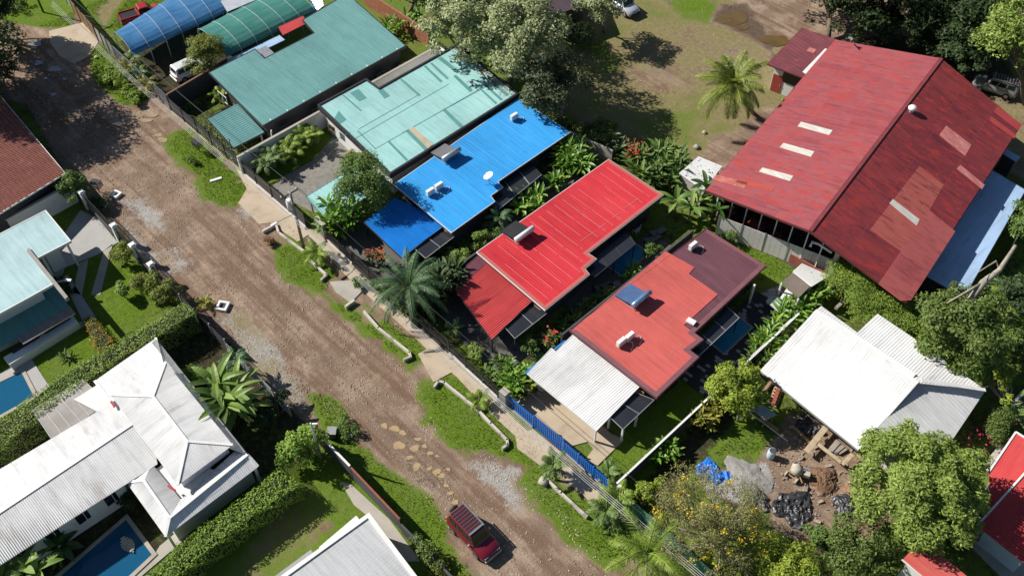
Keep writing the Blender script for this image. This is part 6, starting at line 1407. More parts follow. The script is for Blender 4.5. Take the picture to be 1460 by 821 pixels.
q = UP([(1115, 402), (1131, 388), (1155, 408), (1139, 424)], 2.2); roof(h, q, 2.2, mat('brown_slab', (.22, .18, .15), (.16, .13, .11), .8, .8, .1, 12), 'slab_roof', .14)
q2 = UP([(1131, 388), (1144, 376.5), (1181, 393), (1157, 408)], 2.2); fr = MB(); Q = [Vector((x, y, 2.24)) for x, y in q2]
for i in range(15): fr.bar(Q[0].lerp(Q[3], i / 14), Q[1].lerp(Q[2], i / 14), .11, .05)
for i in (0, 1, 2, 3): fr.bar(Q[i - 1] - up * 2, Q[i] - up * 2, .08, .08)
fr.build('slat_roof', M['white'], h); MB().prism(offset(q2, .25), 0, 2.05).build('wall', M['wallwhite'], h)
q3 = G2([(1112, 425), (1121, 412), (1143, 428), (1134, 441)], .9); MB().prism(q3, 0, .95).build('counter', M['wallwhite'], h)
for x, y in q: post(h, x, y, 0, 2.05, .14, M['white'])
q4 = UP([(1092, 430), (1099, 419), (1131, 440), (1123, 455)], .9); h = empty('patio_table', (q4[0][0], q4[0][1], 0), 'patio table with a mottled green and white top beside the barbecue shelter', 'table')
MB().prism(q4, .86, .92).build('tabletop', mat('mottled_top', (.60, .64, .63), (.20, .34, .31), 1.6, .3), h); MB().prism(offset(q4, .25), .05, .86).build('base', M['darkwall'], h)

# ---------------------------------------------------------------- building site
def heap(name, label, cat, px, py, rx, ry, H, m, seed, crump=.1, freq=2.0, n=44, yaw=0, kind=None, flat=False):
    m_ = 84; c = G(px, py); mb = MB(); o3 = Vector((seed * 3.7, seed * 1.3, 0)); tarp = name.endswith('tarp')
    def Z(u, v):
        q = Vector((u * rx, v * ry, 0)) * freq * .35 + o3
        if tarp: nz = sum(abs(mnoise.noise(q * k + Vector((0, 0, k)))) / k ** .8 for k in (1, 2.1, 4.3, 8.2)) * -1.0 + .75
        else: nz = mnoise.fractal(q * 1.6, .6, 2.1, 6) * .6 + .2
        e = 1 - (u * u + v * v); return max(0, e) ** (1.0 if tarp else 1.35) * H + crump * nz * min(1, max(0, e) * 4 + .15) + .02
    for i in range(n + 1):
        rr = i / n
        for j in range(m_):
            a = 6.2832 * j / m_; w = 1 + .13 * math.sin(3 * a + seed) + .09 * math.sin(5 * a + seed * 2) + .05 * math.sin(9 * a)
            u, v = rr * math.cos(a), rr * math.sin(a); w *= 1 + (.10 * mnoise.noise(Vector((4 * u + seed, 4 * v, seed))) + .08 * mnoise.noise(Vector((11 * u, 11 * v + seed, seed)))); x, y = u * rx * w, v * ry * w
            mb.v.append((c.x + x * math.cos(yaw) - y * math.sin(yaw), c.y + x * math.sin(yaw) + y * math.cos(yaw), Z(u, v) if i < n else -.03))
    for i in range(n):
        for j in range(m_): a = i * m_ + j; b = i * m_ + (j + 1) % m_; mb.f.append((a, b, b + m_, a + m_) if i else (a, b, b + m_, a + m_))
    o = mb.build(name, m, smooth=not flat, org=(c.x, c.y, 0)); return tag(o, label, cat, kind=kind)
blk = mat('black_tarp', (.022, .022, .026), (.05, .05, .058), 1.2, .38, .3, 6, spec=.5); blu = mat('blue_tarp', (.015, .14, .58), (.03, .22, .70), 2, .35, .4, 4)
heap('black_tarp', 'crumpled black plastic sheet heaped left of the dug soil', 'tarp', 1132, 724, 1.45, 1.55, .12, blk, 3, .3, 5)
heap('black_tarp', 'black plastic sheet over a rounded pile near the mango tree', 'tarp', 1206, 722, .95, 1.1, .6, blk, 5, .28, 3.5)
heap('blue_tarp', 'torn bright blue tarp on the ground above the yellow flowering tree', 'tarp', 1012, 672, 1.1, .85, .08, blu, 8, .28, 6)
heap('blue_tarp', 'small scrap of blue tarp right of the torn blue tarp', 'tarp', 1036, 678, .45, .4, .06, blu, 9, .2, 5)
heap('sand_heap', 'grey heap of sand beside the pale blue barrel', 'heap', 1066, 682, 1.9, 1.5, .22, mat('grey_sand', (.30, .285, .27), (.235, .225, .21), 1.2, .95, .4, 20), 12, .07, 4)
heap('gravel_heap', 'dark gravel heap below the grey sand', 'heap', 1078, 712, 1.1, 1.0, .4, mat('dark_gravel', (.10, .10, .10), (.17, .165, .16), 3, .95, .6, 15), 14, .2, 5)
heap('soil_heap', 'low brown soil heap beside the cement mixer', 'heap', 1172, 684, 1.3, 1.2, .4, mat('brown_soil', (.21, .125, .075), (.14, .08, .05), 1.4, .95, .5, 14), 16, .16, 5)
heap('soil_heap', 'patch of loose orange soil under the mango tree edge', 'heap', 1222, 705, 1.0, .8, .2, mat('orange_soil', (.33, .17, .09), (.24, .12, .065), 1.4, .95, .5, 14), 17, .12, 3)
heap('black_tarp', 'black sheeting under the eave of the white roofed house', 'tarp', 1152, 607, 1.2, .8, .2, blk, 19, .4, 5)
c = G(1098, 651); r = empty('barrel', (c.x, c.y, 0), 'pale blue plastic barrel open at the top beside the sand heap', 'barrel')
MB().tube([(c.x, c.y, z) for z in (0, .06, .3, .34, .6, .64, .88, .92)], [.27, .30, .31, .32, .32, .31, .30, .29], 20).build('drum', mat('pale_blue_plastic', (.42, .58, .70), (.5, .62, .70), 1.5, .4), r, True); MB().cyl((c.x, c.y), .25, .925, .935, 18).build('opening', M['darkwall'], r)
c = G(1133, 676); r = empty('cement_mixer', (c.x, c.y, 0), 'dusty cream cement mixer on two wheels in the middle of the building site', 'cement mixer'); cm = mat('cement_cream', (.52, .48, .40), (.40, .36, .29), 2, .8, .2, 15)
d_ = Vector((-.5, .3, .6)).normalized(); b_ = Vector((c.x, c.y, .75)); MB().tube([b_ - d_ * .45, b_ - d_ * .38, b_ - d_ * .05, b_ + d_ * .12, b_ + d_ * .5, b_ + d_ * .52], [.15, .36, .46, .45, .24, .22], 18).build('drum', cm, r, True)
MB().tube([b_ + d_ * .45, b_ + d_ * .528], [.19, .2], 16).build('mouth', M['darkwall'], r)
mb = MB()
for s in (-.38, .38): mb.bar((c.x + s, c.y - .5, .05), (c.x + s * .9, c.y, .8), .07); mb.bar((c.x + s, c.y + .5, .05), (c.x + s * .9, c.y, .8), .07)
mb.bar((c.x - .4, c.y - .5, .3), (c.x + .4, c.y - .5, .3), .06); mb.bar((c.x - .4, c.y + .5, .3), (c.x + .4, c.y + .5, .3), .06); mb.bar((c.x, c.y, .7), (c.x + .9, c.y - .5, .5), .06); mb.build('frame', mat('mixer_orange', (.45, .27, .10), (.4, .33, .24), 2, .7), r)
for s in (-.46, .46): MB().tube([(c.x + s - .06, c.y - .5, .22), (c.x + s + .06, c.y - .5, .22)], .24, 16).build('wheel', cm, r)
MB().box((c.x + .75, c.y + .25, .62), (.5, .4, .4), .4).build('motor_box', cm, r, bevel=.05); MB().box((c.x + .55, c.y + .5, .85), (.2, .16, .1), .4).build('switch_box', mat('switch_blue', (.05, .25, .6), (.06, .22, .5), 2, .4), r)
def plank(label, a, b, z=.12, w=.3, t=.08, m=None, z2=None, name='plank'):
    p, q = G(*a), G(*b); mb = MB(); mb.bar((p.x, p.y, z), (q.x, q.y, z2 if z2 is not None else z), w, t); return tag(mb.build(name, m or M['woodpale']), label, 'plank')
plank('broad pale plank crossing beside the soil heap towards the eave', (1146, 651), (1175, 615), .75, .45, .09); plank('pale plank running along the dug soil', (1160, 637), (1196, 666), .7, .28); plank('short plank at the corner of the trench under the eave', (1197, 668), (1212, 654), .7, .34); plank('long plank lying below the small sheet roof', (1083, 597), (1109, 616), .2, .3, .1, M['wood']); plank('weathered plank leaning towards the black sheeting', (1132, 613), (1152, 634), .35, .22, .08, M['wood'])
plank('thin pale pole lying across the grass towards the barrel', (1066, 589), (1122, 631), .25, .07, .07, M['white'], name='pole')
r = empty('timber_stack', (G(1192, 640).x, G(1192, 640).y, 0), 'untidy stack of grey boards under the eave by the trench', 'timber stack')
for i in range(8): p, q = G(1180 + i * 2.2, 644 + i * .6), G(1192 + i * 2, 629 + i * 1.8); MB().bar((p.x, p.y, .1 + .07 * (i % 3)), (q.x, q.y, .14 + .07 * (i % 3)), .18, .06).build('board', mat('grey_board', (.36, .32, .28), (.24, .21, .18), 2, .85), r)
q = UP([(1069, 582), (1077, 569), (1108, 591), (1092, 597)], 1.5); h = empty('lean_to_roof', (q[0][0], q[0][1], 0), 'small grey sheet roof on posts beside the yellow green tree', 'shelter'); roof(h, q, lambda x, y: 1.5, mat('grey_sheet', (.36, .40, .42), (.30, .33, .35), 1, .5, .05, 10), rib=((1, 0), .2, .02, .08), name='sheet')
for x, y in offset(q, .12): post(h, x, y, 0, 1.45, .08, M['wood'])
r = empty('pallet', (G(1103, 566).x, G(1103, 566).y, 0), 'wooden pallet with red topped bricks between the trees and the white roofed house', 'pallet'); p0, p1, p2 = G(1096, 575), G(1104, 553), G(1114, 560)
for i in range(6): MB().bar(p0.lerp(p1, i / 5) + Vector((0, 0, .18)), p0.lerp(p1, i / 5) + (p2 - p1) + Vector((0, 0, .18)), .14, .05).build('slat', M['woodpale'], r)
mb = MB()
for i in range(5): q = p0.lerp(p1, (i + .5) / 5) + (p2 - p1) * .5; mb.box((q.x, q.y, .28), (.3, .35, .16), .3)
mb.build('brick', mat('brick_fired', (.38, .10, .07), (.3, .08, .055), 2, .8), r)
for s in (0, 1): MB().bar(p0 + (p2 - p1) * s + Vector((0, 0, .08)), p1 + (p2 - p1) * s + Vector((0, 0, .08)), .1, .12).build('bearer', M['wood'], r)
plank('bare log lying between the white roofed house and the vine mound', (1188, 449), (1200, 438), .9, .28, .28, M['greybark'], name='log'); plank('old timber beam lying beside the yellow green tree trunk', (1082, 568), (1098, 547), .3, .2, .2, M['wood'], name='beam')
# bins and scraps by the street
c = G(475, 622); r = empty('bin', (c.x, c.y, 0), 'dark open bin standing on the verge beside the vine clump', 'bin'); MB().tube([(c.x, c.y, 0), (c.x, c.y, .85)], [.42, .5], 4).build('box', M['charcoal'], r); MB().tube([(c.x, c.y, .855), (c.x, c.y, .9)], [.52, .52], 4).build('rim', M['grey'], r)
c = G(500, 621); tag(MB().box((c.x, c.y, .08), (.4, .3, .14), .5).build('paving_stone', M['white'], bevel=.04), 'small pale stone on the verge below the dark bin', 'stone')
rs = np.random.RandomState(4)
for (px, py, s, lab) in ((137, 83, .5, 'flat pale stone at the top of the weedy mound'), (1004, 190, .5, 'grey boulder at the field edge beside the palm path, upper one'), (993, 211, .7, 'grey boulder at the field edge beside the palm path, lower one'), (846, 196, .35, 'small pale rock by the shrubs behind the blue roofed house')):
    c = G(px, py); mb = MB(); nn_ = 8; V0 = unit(rs.normal(0, 1, (24, 3))) * s * .5
    import bmesh
    bm = bmesh.new(); [bm.verts.new((v[0] * rs.uniform(.8, 1.2), v[1], v[2] * .6 + s * .2)) for v in V0]; bmesh.ops.convex_hull(bm, input=bm.verts); me = bpy.data.meshes.new('rock'); bm.to_mesh(me); bm.free()
    o = link_mesh('rock', me, M['concrete'], None, Vector((c.x, c.y, 0))); tag(o, lab, 'rock')
_rs2 = np.random.RandomState(21); rub = MB(); yard = G2([(1095, 650), (1130, 600), (1170, 610), (1240, 660), (1245, 735), (1190, 760), (1120, 760), (1100, 710)])
while len(rub.f) < 6 * 420:
    x, y = _rs2.uniform(12, 40), _rs2.uniform(-6, 14)
    if inside(yard, x, y):
        s = _rs2.uniform(.03, .13) * (2.2 if _rs2.rand() < .08 else 1); rub.box((x, y, s * .3), (s * _rs2.uniform(1, 2.6), s, s * .7), _rs2.uniform(0, 3), _rs2.uniform(-.3, .3))
o = rub.build('rubble', mat('rubble_mix', (.40, .34, .28), (.20, .15, .115), 6, .9), org=(25, 5, 0)); o['kind'] = 'stuff'
# loose stones on the road and field, countless
def scatter(name, pts, s0, s1, m, seed):
    rs = np.random.RandomState(seed); n = len(pts); base = np.array([(1, 0, 0), (-1, 0, 0), (0, 1, 0), (0, -1, 0), (0, 0, .6), (.5, .5, .3)]); T = np.array([(0, 2, 4), (2, 1, 4), (1, 3, 4), (3, 0, 4)])
    a = rs.uniform(0, 6.28, n); s = s0 + (s1 - s0) * rs.uniform(0, 1, n) ** 3; ca, sa = np.cos(a), np.sin(a); V_ = np.zeros((n, 5, 3))
    for i in range(5): b = base[i] * np.array([1, .7, 1]); V_[:, i, 0] = pts[:, 0] + (b[0] * ca - b[1] * sa) * s; V_[:, i, 1] = pts[:, 1] + (b[0] * sa + b[1] * ca) * s; V_[:, i, 2] = .015 + b[2] * s
    V3 = V_[:, T].reshape(-1, 3, 3); o = rmesh(name, V3, None, m, None, (0, 0, 0)); o['kind'] = 'stuff'; return o
rp = G2(ROADP); rs = np.random.RandomState(11); pts = []
while len(pts) < 9000:
    x, y = rs.uniform(-60, 30), rs.uniform(-22, -9)
    if inside(rp, x, y) and math.sin(x * .7 + y) + math.sin(y * 1.9 - x * .3) + rs.normal(0, .9) > .1: pts.append((x, y))
scatter('loose_stones', np.array(pts), .025, .10, mat('road_stone', (.56, .48, .38), (.36, .29, .22), 3, .9), 5)
fp = G2(FIELD); pts = []
while len(pts) < 900:
    x, y = rs.uniform(-45, 10), rs.uniform(20, 75)
    if inside(fp, x, y): pts.append((x, y))
scatter('loose_stones', np.array(pts), .03, .12, mat('field_litter', (.46, .42, .30), (.38, .32, .22), 3, .9), 6)
# ---------------------------------------------------------------- foliage materials
LM = {}
LM['mound'] = leafmat('leaf_mound', [(0.111, 0.182, 0.029), (0.202, 0.299, 0.047), (0.305, 0.403, 0.072)], .3)
LM['mid'] = leafmat('leaf_mid', [(0.067, 0.120, 0.033), (0.127, 0.210, 0.051), (0.224, 0.320, 0.076)])
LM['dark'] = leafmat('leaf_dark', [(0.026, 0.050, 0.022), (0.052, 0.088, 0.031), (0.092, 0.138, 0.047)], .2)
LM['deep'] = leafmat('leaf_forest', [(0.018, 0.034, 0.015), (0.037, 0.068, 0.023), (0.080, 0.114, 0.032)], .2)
LM['silver'] = leafmat('leaf_silver', [(0.143, 0.195, 0.091), (0.298, 0.350, 0.167), (0.543, 0.557, 0.310)], .18, .55)
LM['olive'] = leafmat('leaf_olive', [(0.061, 0.105, 0.024), (0.127, 0.187, 0.042), (0.220, 0.281, 0.077)], .25)
LM['mango'] = leafmat('leaf_mango', [(0.113, 0.178, 0.032), (0.238, 0.335, 0.065), (0.400, 0.486, 0.135)], .3)
LM['lime'] = leafmat('leaf_lime', [(0.133, 0.210, 0.036), (0.278, 0.380, 0.052), (0.500, 0.520, 0.078)], .35)
LM['bright'] = leafmat('leaf_bright', [(0.077, 0.171, 0.028), (0.171, 0.325, 0.047), (0.358, 0.495, 0.074)], .3, .4, .4)
LM['yellowish'] = leafmat('leaf_yellowish', [(0.121, 0.162, 0.027), (0.284, 0.297, 0.054), (0.513, 0.405, 0.095)], .3)
LM['vine'] = leafmat('leaf_vine', [(0.118, 0.226, 0.035), (0.231, 0.371, 0.057), (0.380, 0.515, 0.091)], .3)
LM['hedge'] = leafmat('leaf_hedge', [(0.119, 0.209, 0.053), (0.246, 0.366, 0.082), (0.452, 0.524, 0.144)], .28)
LM['conifer'] = leafmat('leaf_conifer', [(0.083, 0.128, 0.022), (0.179, 0.224, 0.038), (0.329, 0.344, 0.067)], .2)
LM['wispy'] = leafmat('leaf_wispy', [(0.094, 0.113, 0.038), (0.226, 0.235, 0.075), (0.415, 0.377, 0.151)], .25)
LM['palm'] = leafmat('palm_leaf', [(0.066, 0.128, 0.038), (0.138, 0.227, 0.063), (0.269, 0.333, 0.109)], .2, .5, .3)
LM['palmgrey'] = leafmat('palm_leaf_grey', [(0.037, 0.090, 0.037), (0.075, 0.150, 0.060), (0.150, 0.232, 0.112)], .15, .5, .3)
LM['palmlime'] = leafmat('palm_leaf_lime', [(0.100, 0.188, 0.025), (0.213, 0.325, 0.044), (0.413, 0.475, 0.094)], .3, .5, .3)
LM['banana'] = leafmat('banana_leaf', [(0.092, 0.175, 0.037), (0.181, 0.291, 0.064), (0.305, 0.407, 0.106)], .3, .45, .3)
LM['grass'] = leafmat('grass_blade', [(0.072, 0.126, 0.024), (0.142, 0.220, 0.036), (0.265, 0.303, 0.070)], .3)
LM['weed'] = leafmat('weed_leaf', [(0.124, 0.210, 0.036), (0.227, 0.338, 0.052), (0.363, 0.436, 0.086)], .3)
LM['yflower'] = leafmat('yellow_petal', [(0.550, 0.360, 0.020), (0.700, 0.500, 0.030), (0.750, 0.580, 0.060)], .2)
LM['rflower'] = leafmat('red_petal', [(0.500, 0.050, 0.030), (0.620, 0.100, 0.060), (0.660, 0.180, 0.100)], .2)
LM['pflower'] = leafmat('pink_petal', [(0.450, 0.020, 0.080), (0.550, 0.040, 0.140), (0.600, 0.100, 0.200)], .2)
LM['dry'] = leafmat('dry_frond', [(0.160, 0.090, 0.045), (0.280, 0.160, 0.090), (0.380, 0.240, 0.140)], .1)
LM['stemg'] = mat('banana_stem', (.20, .22, .09), (.14, .13, .06), 2, .6)
def C3(px, py, h): p = G(px, py, h); return (p.x, p.y, h)
def B2(px, py): p = G(px, py, 0); return (p.x, p.y)

# big trees, top centre
tree('tree', 'tall silvery green tree left of the pair behind the mint roofed house', 'tree', B2(668, 100), C3(655, 40, 6.5), (4.6, 4.6, 4.6), LM['silver'], M['greybark'], 1, 60, 11000, (.42, .17), .25, lr=(.16, .3), nlimb=14)
tree('tree', 'tall silvery green tree with a bare forked trunk right behind the mint roofed house', 'tree', B2(727, 126), C3(748, 58, 7.0), (5.0, 5.0, 5.0), LM['silver'], M['greybark'], 2, 70, 13000, (.42, .17), .26, lr=(.16, .3), nlimb=16)
tree('tree', 'darker grey green tree leaning over the field from the silvery pair', 'tree', B2(800, 185), C3(790, 125, 4.6), (3.4, 4.2, 3.6), LM['olive'] if False else leafmat('leaf_greyolive', [(.05, .07, .035), (.10, .125, .06), (.19, .21, .115)], .2), M['greybark'], 3, 46, 7500, (.38, .15), .2, lr=(.18, .32))
tree('tree', 'dark tree behind the silvery pair at the top edge', 'tree', B2(690, 25), C3(690, -22, 7), (5, 5, 5), LM['dark'], M['bark'], 4, 40, 5000, (.45, .2), .25)
tree('tree', 'dark slender tree at the top edge beside the brown brick wall', 'tree', B2(580, 22), C3(598, -25, 8), (4, 4, 4), LM['dark'], M['bark'], 5, 36, 4200, (.45, .2), .2)
tree('tree', 'small olive tree beside the silver off roader at the top edge', 'tree', B2(862, 45), C3(852, 8, 4.4), (2.6, 3.0, 2.4), LM['silver'], M['greybark'], 6, 30, 4200, (.36, .15), .15)
# forest, top right
FOR = [(1180, 60, 1190, -20, 7, 5.5, 'dark tree at the left end of the forest edge, top right'), (1262, 62, 1262, -12, 8, 5.6, 'dense dark tree directly above the warehouse roof peak'), (1340, 50, 1332, -6, 8, 5.4, 'dark tree of the forest edge above the shaded ground'), (1410, 95, 1392, 42, 7, 4.6, 'deep green tree in front of the forest near the grey off roader'), (1470, 60, 1455, -25, 10, 6.5, 'tall dark tree behind the sunlit one in the top right corner')]
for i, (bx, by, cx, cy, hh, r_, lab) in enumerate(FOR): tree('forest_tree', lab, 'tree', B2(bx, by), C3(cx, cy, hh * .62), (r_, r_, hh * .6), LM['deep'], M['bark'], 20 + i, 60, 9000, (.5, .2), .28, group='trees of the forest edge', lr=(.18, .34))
tree('tree', 'sunlit lime green tree in the top right corner', 'tree', B2(1462, 150), C3(1448, 55, 8.0), (3.4, 4.0, 4.6), LM['mango'], M['bark'], 31, 44, 6500, (.42, .18), .22)
tree('tree', 'low dark shrub tree between the forest and the grey off roader', 'tree', B2(1395, 90), C3(1375, 85, 2.5), (3.2, 2.6, 2.2), LM['dark'], M['bark'], 33, 26, 3200, (.4, .18), .15)
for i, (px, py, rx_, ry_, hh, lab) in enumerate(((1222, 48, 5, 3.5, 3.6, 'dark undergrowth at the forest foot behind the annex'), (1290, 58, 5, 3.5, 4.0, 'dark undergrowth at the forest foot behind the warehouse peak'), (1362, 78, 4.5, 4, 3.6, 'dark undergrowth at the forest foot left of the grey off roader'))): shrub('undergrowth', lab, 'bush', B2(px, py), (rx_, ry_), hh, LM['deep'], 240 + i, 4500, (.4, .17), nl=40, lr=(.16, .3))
# trees at the left edge shading the road
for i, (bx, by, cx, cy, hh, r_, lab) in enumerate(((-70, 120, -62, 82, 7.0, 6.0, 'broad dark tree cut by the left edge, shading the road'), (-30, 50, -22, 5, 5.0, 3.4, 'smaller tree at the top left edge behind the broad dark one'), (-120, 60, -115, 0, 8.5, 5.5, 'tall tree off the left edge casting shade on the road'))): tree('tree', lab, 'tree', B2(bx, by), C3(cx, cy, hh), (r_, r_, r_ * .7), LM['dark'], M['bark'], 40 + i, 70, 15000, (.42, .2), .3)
shrub('shrub', 'dark bushy shrub hanging over the left edge above the tile roof', 'shrub', B2(6, 118), (2.0, 2.4), 3.4, LM['dark'], 44, 2600, (.3, .14))
shrub('shrub', 'pale weeds and scrub in the far top left corner', 'shrub', B2(22, 10), (2.5, 1.6), .9, LM['olive'], 45, 1200, (.25, .12))
# conifer and small street trees
tree('conifer', 'round golden green conifer between the white van and the green shade cloth', 'tree', B2(298, 108), C3(293, 80, 2.5), (2.35, 2.35, 2.5), LM['conifer'], M['bark'], 50, 60, 9000, (.26, .07), .16, lr=(.2, .32), up=.9)
tree('tree', 'small feathery tree leaning over the mint carport roof', 'tree', B2(540, 300), C3(521, 265, 3.9), (3.1, 3.0, 2.4), LM['mid'], M['greybark'], 51, 60, 12000, (.26, .1), .13, lr=(.2, .36))
tree('tree', 'lime green young tree beside the small grey sheet roof', 'tree', B2(1052, 600), C3(1049, 552, 3.0), (2.15, 2.2, 1.9), LM['lime'], M['palebark'], 52, 40, 5200, (.3, .15), .1, lr=(.22, .36))
tree('mango_tree', 'big round bright green tree at the lower right beside the dug soil', 'tree', B2(1325, 745), C3(1314, 692, 4.2), (5.0, 5.0, 3.5), LM['mango'], M['bark'], 53, 130, 36000, (.33, .12), .26, lr=(.13, .23), nlimb=16, up=.7)
tree('tree', 'large dark leafed tree behind the white roofed house with a dead limb', 'tree', B2(1395, 525), C3(1372, 470, 4.6), (4.0, 4.4, 3.6), LM['olive'], M['greybark'], 54, 70, 12000, (.36, .15), .25, lr=(.16, .3), nlimb=14)
mb = MB()
_p = [G(1360, 455, 6.0), G(1385, 425, 7.0), G(1402, 403, 7.6), G(1425, 385, 8.2), G(1448, 350, 9.2)]
mb.tube(_p, [.28, .26, .3, .2, .13], 9); mb.tube([_p[2], G(1375, 418, 7.6), G(1350, 432, 7.2)], [.16, .1, .05], 7); mb.tube([_p[1], G(1400, 445, 6.6), G(1412, 462, 5.8)], [.15, .1, .06], 7); mb.tube([_p[3], G(1420, 372, 8.4), G(1395, 388, 8.6)], [.1, .07, .03], 6)
tag(mb.build('dead_limb', M['palebark'], smooth=True), 'bare pale dead limb rising over the large dark tree on the right', 'branch')
tree('tree', 'glossy dark green bush tree at the back corner of the white roofed house', 'tree', B2(1380, 545), C3(1372, 527, 2.6), (2.3, 1.6, 1.7), LM['bright'], M['bark'], 55, 30, 3200, (.32, .14), .12)
tree('tree', 'open tree of starry leaf clusters at the right edge below the dark tree', 'tree', B2(1432, 590), C3(1432, 555, 3.0), (2.3, 2.0, 1.3), LM['lime'], M['palebark'], 56, 20, 700, (.42, .13), .1, lr=(.1, .16), nlimb=18, fill=.2)
tree('tree', 'dark tree at the right edge below the lean-to shed', 'tree', B2(1462, 470), C3(1450, 430, 3.2), (2.6, 2.6, 2.4), LM['dark'], M['bark'], 57, 30, 3600, (.36, .15), .16)
tree('tree', 'rounded green tree at the right edge beyond the lean-to shed', 'tree', B2(1472, 360), C3(1472, 318, 3.4), (2.2, 2.2, 2.3), LM['mid'], M['bark'], 58, 30, 3200, (.34, .15), .14)
# yellow flowering tree: twiggy crown with flower clusters
yb, yc = B2(1035, 800), C3(1012, 742, 3.4); yt = tree('flowering_tree', 'wispy grey green tree dotted with yellow flowers at the bottom right', 'tree', yb, yc, (4.6, 4.5, 2.8), LM['wispy'], M['palebark'], 60, 110, 14000, (.2, .055), .17, lr=(.12, .22), nlimb=70, fill=.25)
rs = np.random.RandomState(61); Lc, _ = lobes(rs, yc, (4.5, 4.4, 2.8), 46, .05); CC = (Lc[:, None, :] + rs.normal(0, .14, (46, 11, 3)) * np.array([1, 1, .8])).reshape(-1, 3); rmesh('flower_cluster', leaves(rs, CC, np.tile([0, 0, 1.], (len(CC), 1)), .16, .12, .8), None, LM['yflower'], yt, (yb[0], yb[1], 0))['kind'] = 'stuff'
tree('tree', 'yellow green feathery bush at the bottom edge below the flowering tree', 'tree', B2(1130, 850), C3(1128, 806, 2.2), (2.9, 2.2, 1.6), LM['lime'], M['bark'], 62, 40, 4600, (.34, .11), .1)
tree('tree', 'mid green spreading bush at the bottom edge left of the red hut roof', 'tree', B2(1225, 800), C3(1222, 778, 1.9), (3.0, 2.6, 1.7), LM['olive'], M['bark'], 63, 46, 6000, (.26, .11), .1)
tree('tree', 'dense shrub tree between the black sheeting and the spreading bush', 'tree', B2(1180, 790), C3(1172, 768, 1.4), (1.6, 1.4, 1.1), LM['mid'], M['bark'], 64, 24, 2200, (.26, .11), .07)
# hedges
hedge('hedge', 'long clipped hedge between the modern house and the white hip roofed house', G2([(263, 430), (278, 446), (150, 522), (60, 590), (0, 638), (-80, 690), (-90, 655), (0, 596), (90, 530), (170, 485)], 2.5), 2.5, LM['hedge'], 70, 120, (.17, .09))
hedge('hedge', 'tall vine covered hedge below the white hip roofed house', offset([tuple(p) for p in G2([(400, 660), (432, 690), (330, 762), (265, 815), (200, 870), (175, 850), (260, 765), (345, 705)], 2.2)], .22), 2.2, LM['vine'], 71, 130, (.17, .10), bulge=.12)
shrub('vine_clump', 'vine clump climbing the pole at the street end of the tall hedge', 'vine', B2(436, 652), (1.25, 1.9), 3.0, LM['vine'], 72, 4200, (.26, .15), nl=26)
hedge('hedge', 'flowering hedge with orange red blossoms between two lawns', G2([(122, 462), (132, 456), (165, 492), (152, 512), (140, 500)]), .8, LM['yellowish'], 73, 110, (.15, .09), bulge=.1, flowers=LM['rflower'], nf=40)
hedge('hedge', 'clipped hedge behind the dark panel fence of the green roofed house', [(-37.6, -8.75), (-30.3, -8.75), (-30.3, -7.2), (-37.6, -7.2)], 1.3, LM['hedge'], 74, 100, (.15, .08))
for i, (px, py, r_, hh, lab) in enumerate(((181, 372, 1.25, 1.9, 'ball shaped shrub beside the fence, the one nearest the driveway'), (213, 414, 1.35, 2.0, 'ball shaped shrub beside the fence, the middle one'), (239, 433, 1.45, 2.0, 'ball shaped shrub beside the fence, the one nearest the hedge'), (178, 424, .85, 1.4, 'small darker ball shrub standing on the lawn apart from the fence'))): shrub('ball_shrub', lab, 'shrub', B2(px, py), (r_, r_), hh, LM['conifer'] if i < 3 else LM['hedge'], 80 + i, 3000, (.17, .09), group='ball shaped shrubs on the left lawn')
tree('tree', 'small bushy tree beside the corner of the tile roofed house', 'tree', B2(112, 285), C3(103, 268, 2.0), (1.7, 1.6, 1.3), LM['mid'], M['bark'], 85, 28, 3000, (.24, .11), .08)
shrub('shrub', 'leafy shrub trailing over the white side wall by the tile roofed house', 'shrub', B2(145, 297), (1.0, .8), 1.2, LM['dark'], 86, 900, (.22, .1))
shrub('weed_mound', 'tall mound of bright weeds on the verge below the concrete ramp', 'weeds', B2(168, 112), (2.4, 2.6), .8, LM['weed'], 87, 3800, (.26, .13), nl=40, lr=(.16, .3))
shrub('weed_mound', 'smaller bright weed mound at the lower end of the overgrown verge', 'weeds', B2(193, 140), (2.2, 1.2), .6, LM['weed'], 88, 2400, (.24, .12), nl=30, lr=(.16, .3))
shrub('shrub', 'dark weed tuft on the verge beside the litter cage', 'shrub', B2(278, 232), (.6, .5), .6, LM['mid'], 89, 400, (.2, .08)); shrub('shrub', 'bushy weeds on the left verge beside the dark bin', 'shrub', B2(492, 612), (1.5, .9), .7, LM['mid'], 90, 1100, (.22, .08))
# vine mound between warehouse and white roof
shrub('vine_mound', 'thick mound of bright green vines in front of the warehouse gable, left part', 'vine', C3(1222, 415, 1.8)[:2], (2.9, 2.9), 3.7, LM['mound'], 91, 20000, (.15, .085), up=1.1, nl=70, lr=(.3, .42)); shrub('vine_mound', 'thick mound of bright green vines under the warehouse eave corner', 'vine', C3(1258, 445, 1.5)[:2], (3.1, 2.4), 3.2, LM['mound'], 92, 17000, (.15, .085), up=1.1, nl=70, lr=(.3, .42)); shrub('vine_mound', 'vine growth between the vine mounds and the dark tree', 'vine', C3(1305, 468, 1.3)[:2], (2.9, 2.2), 2.8, LM['mound'], 93, 14000, (.15, .085), up=1.1, nl=60, lr=(.3, .42))
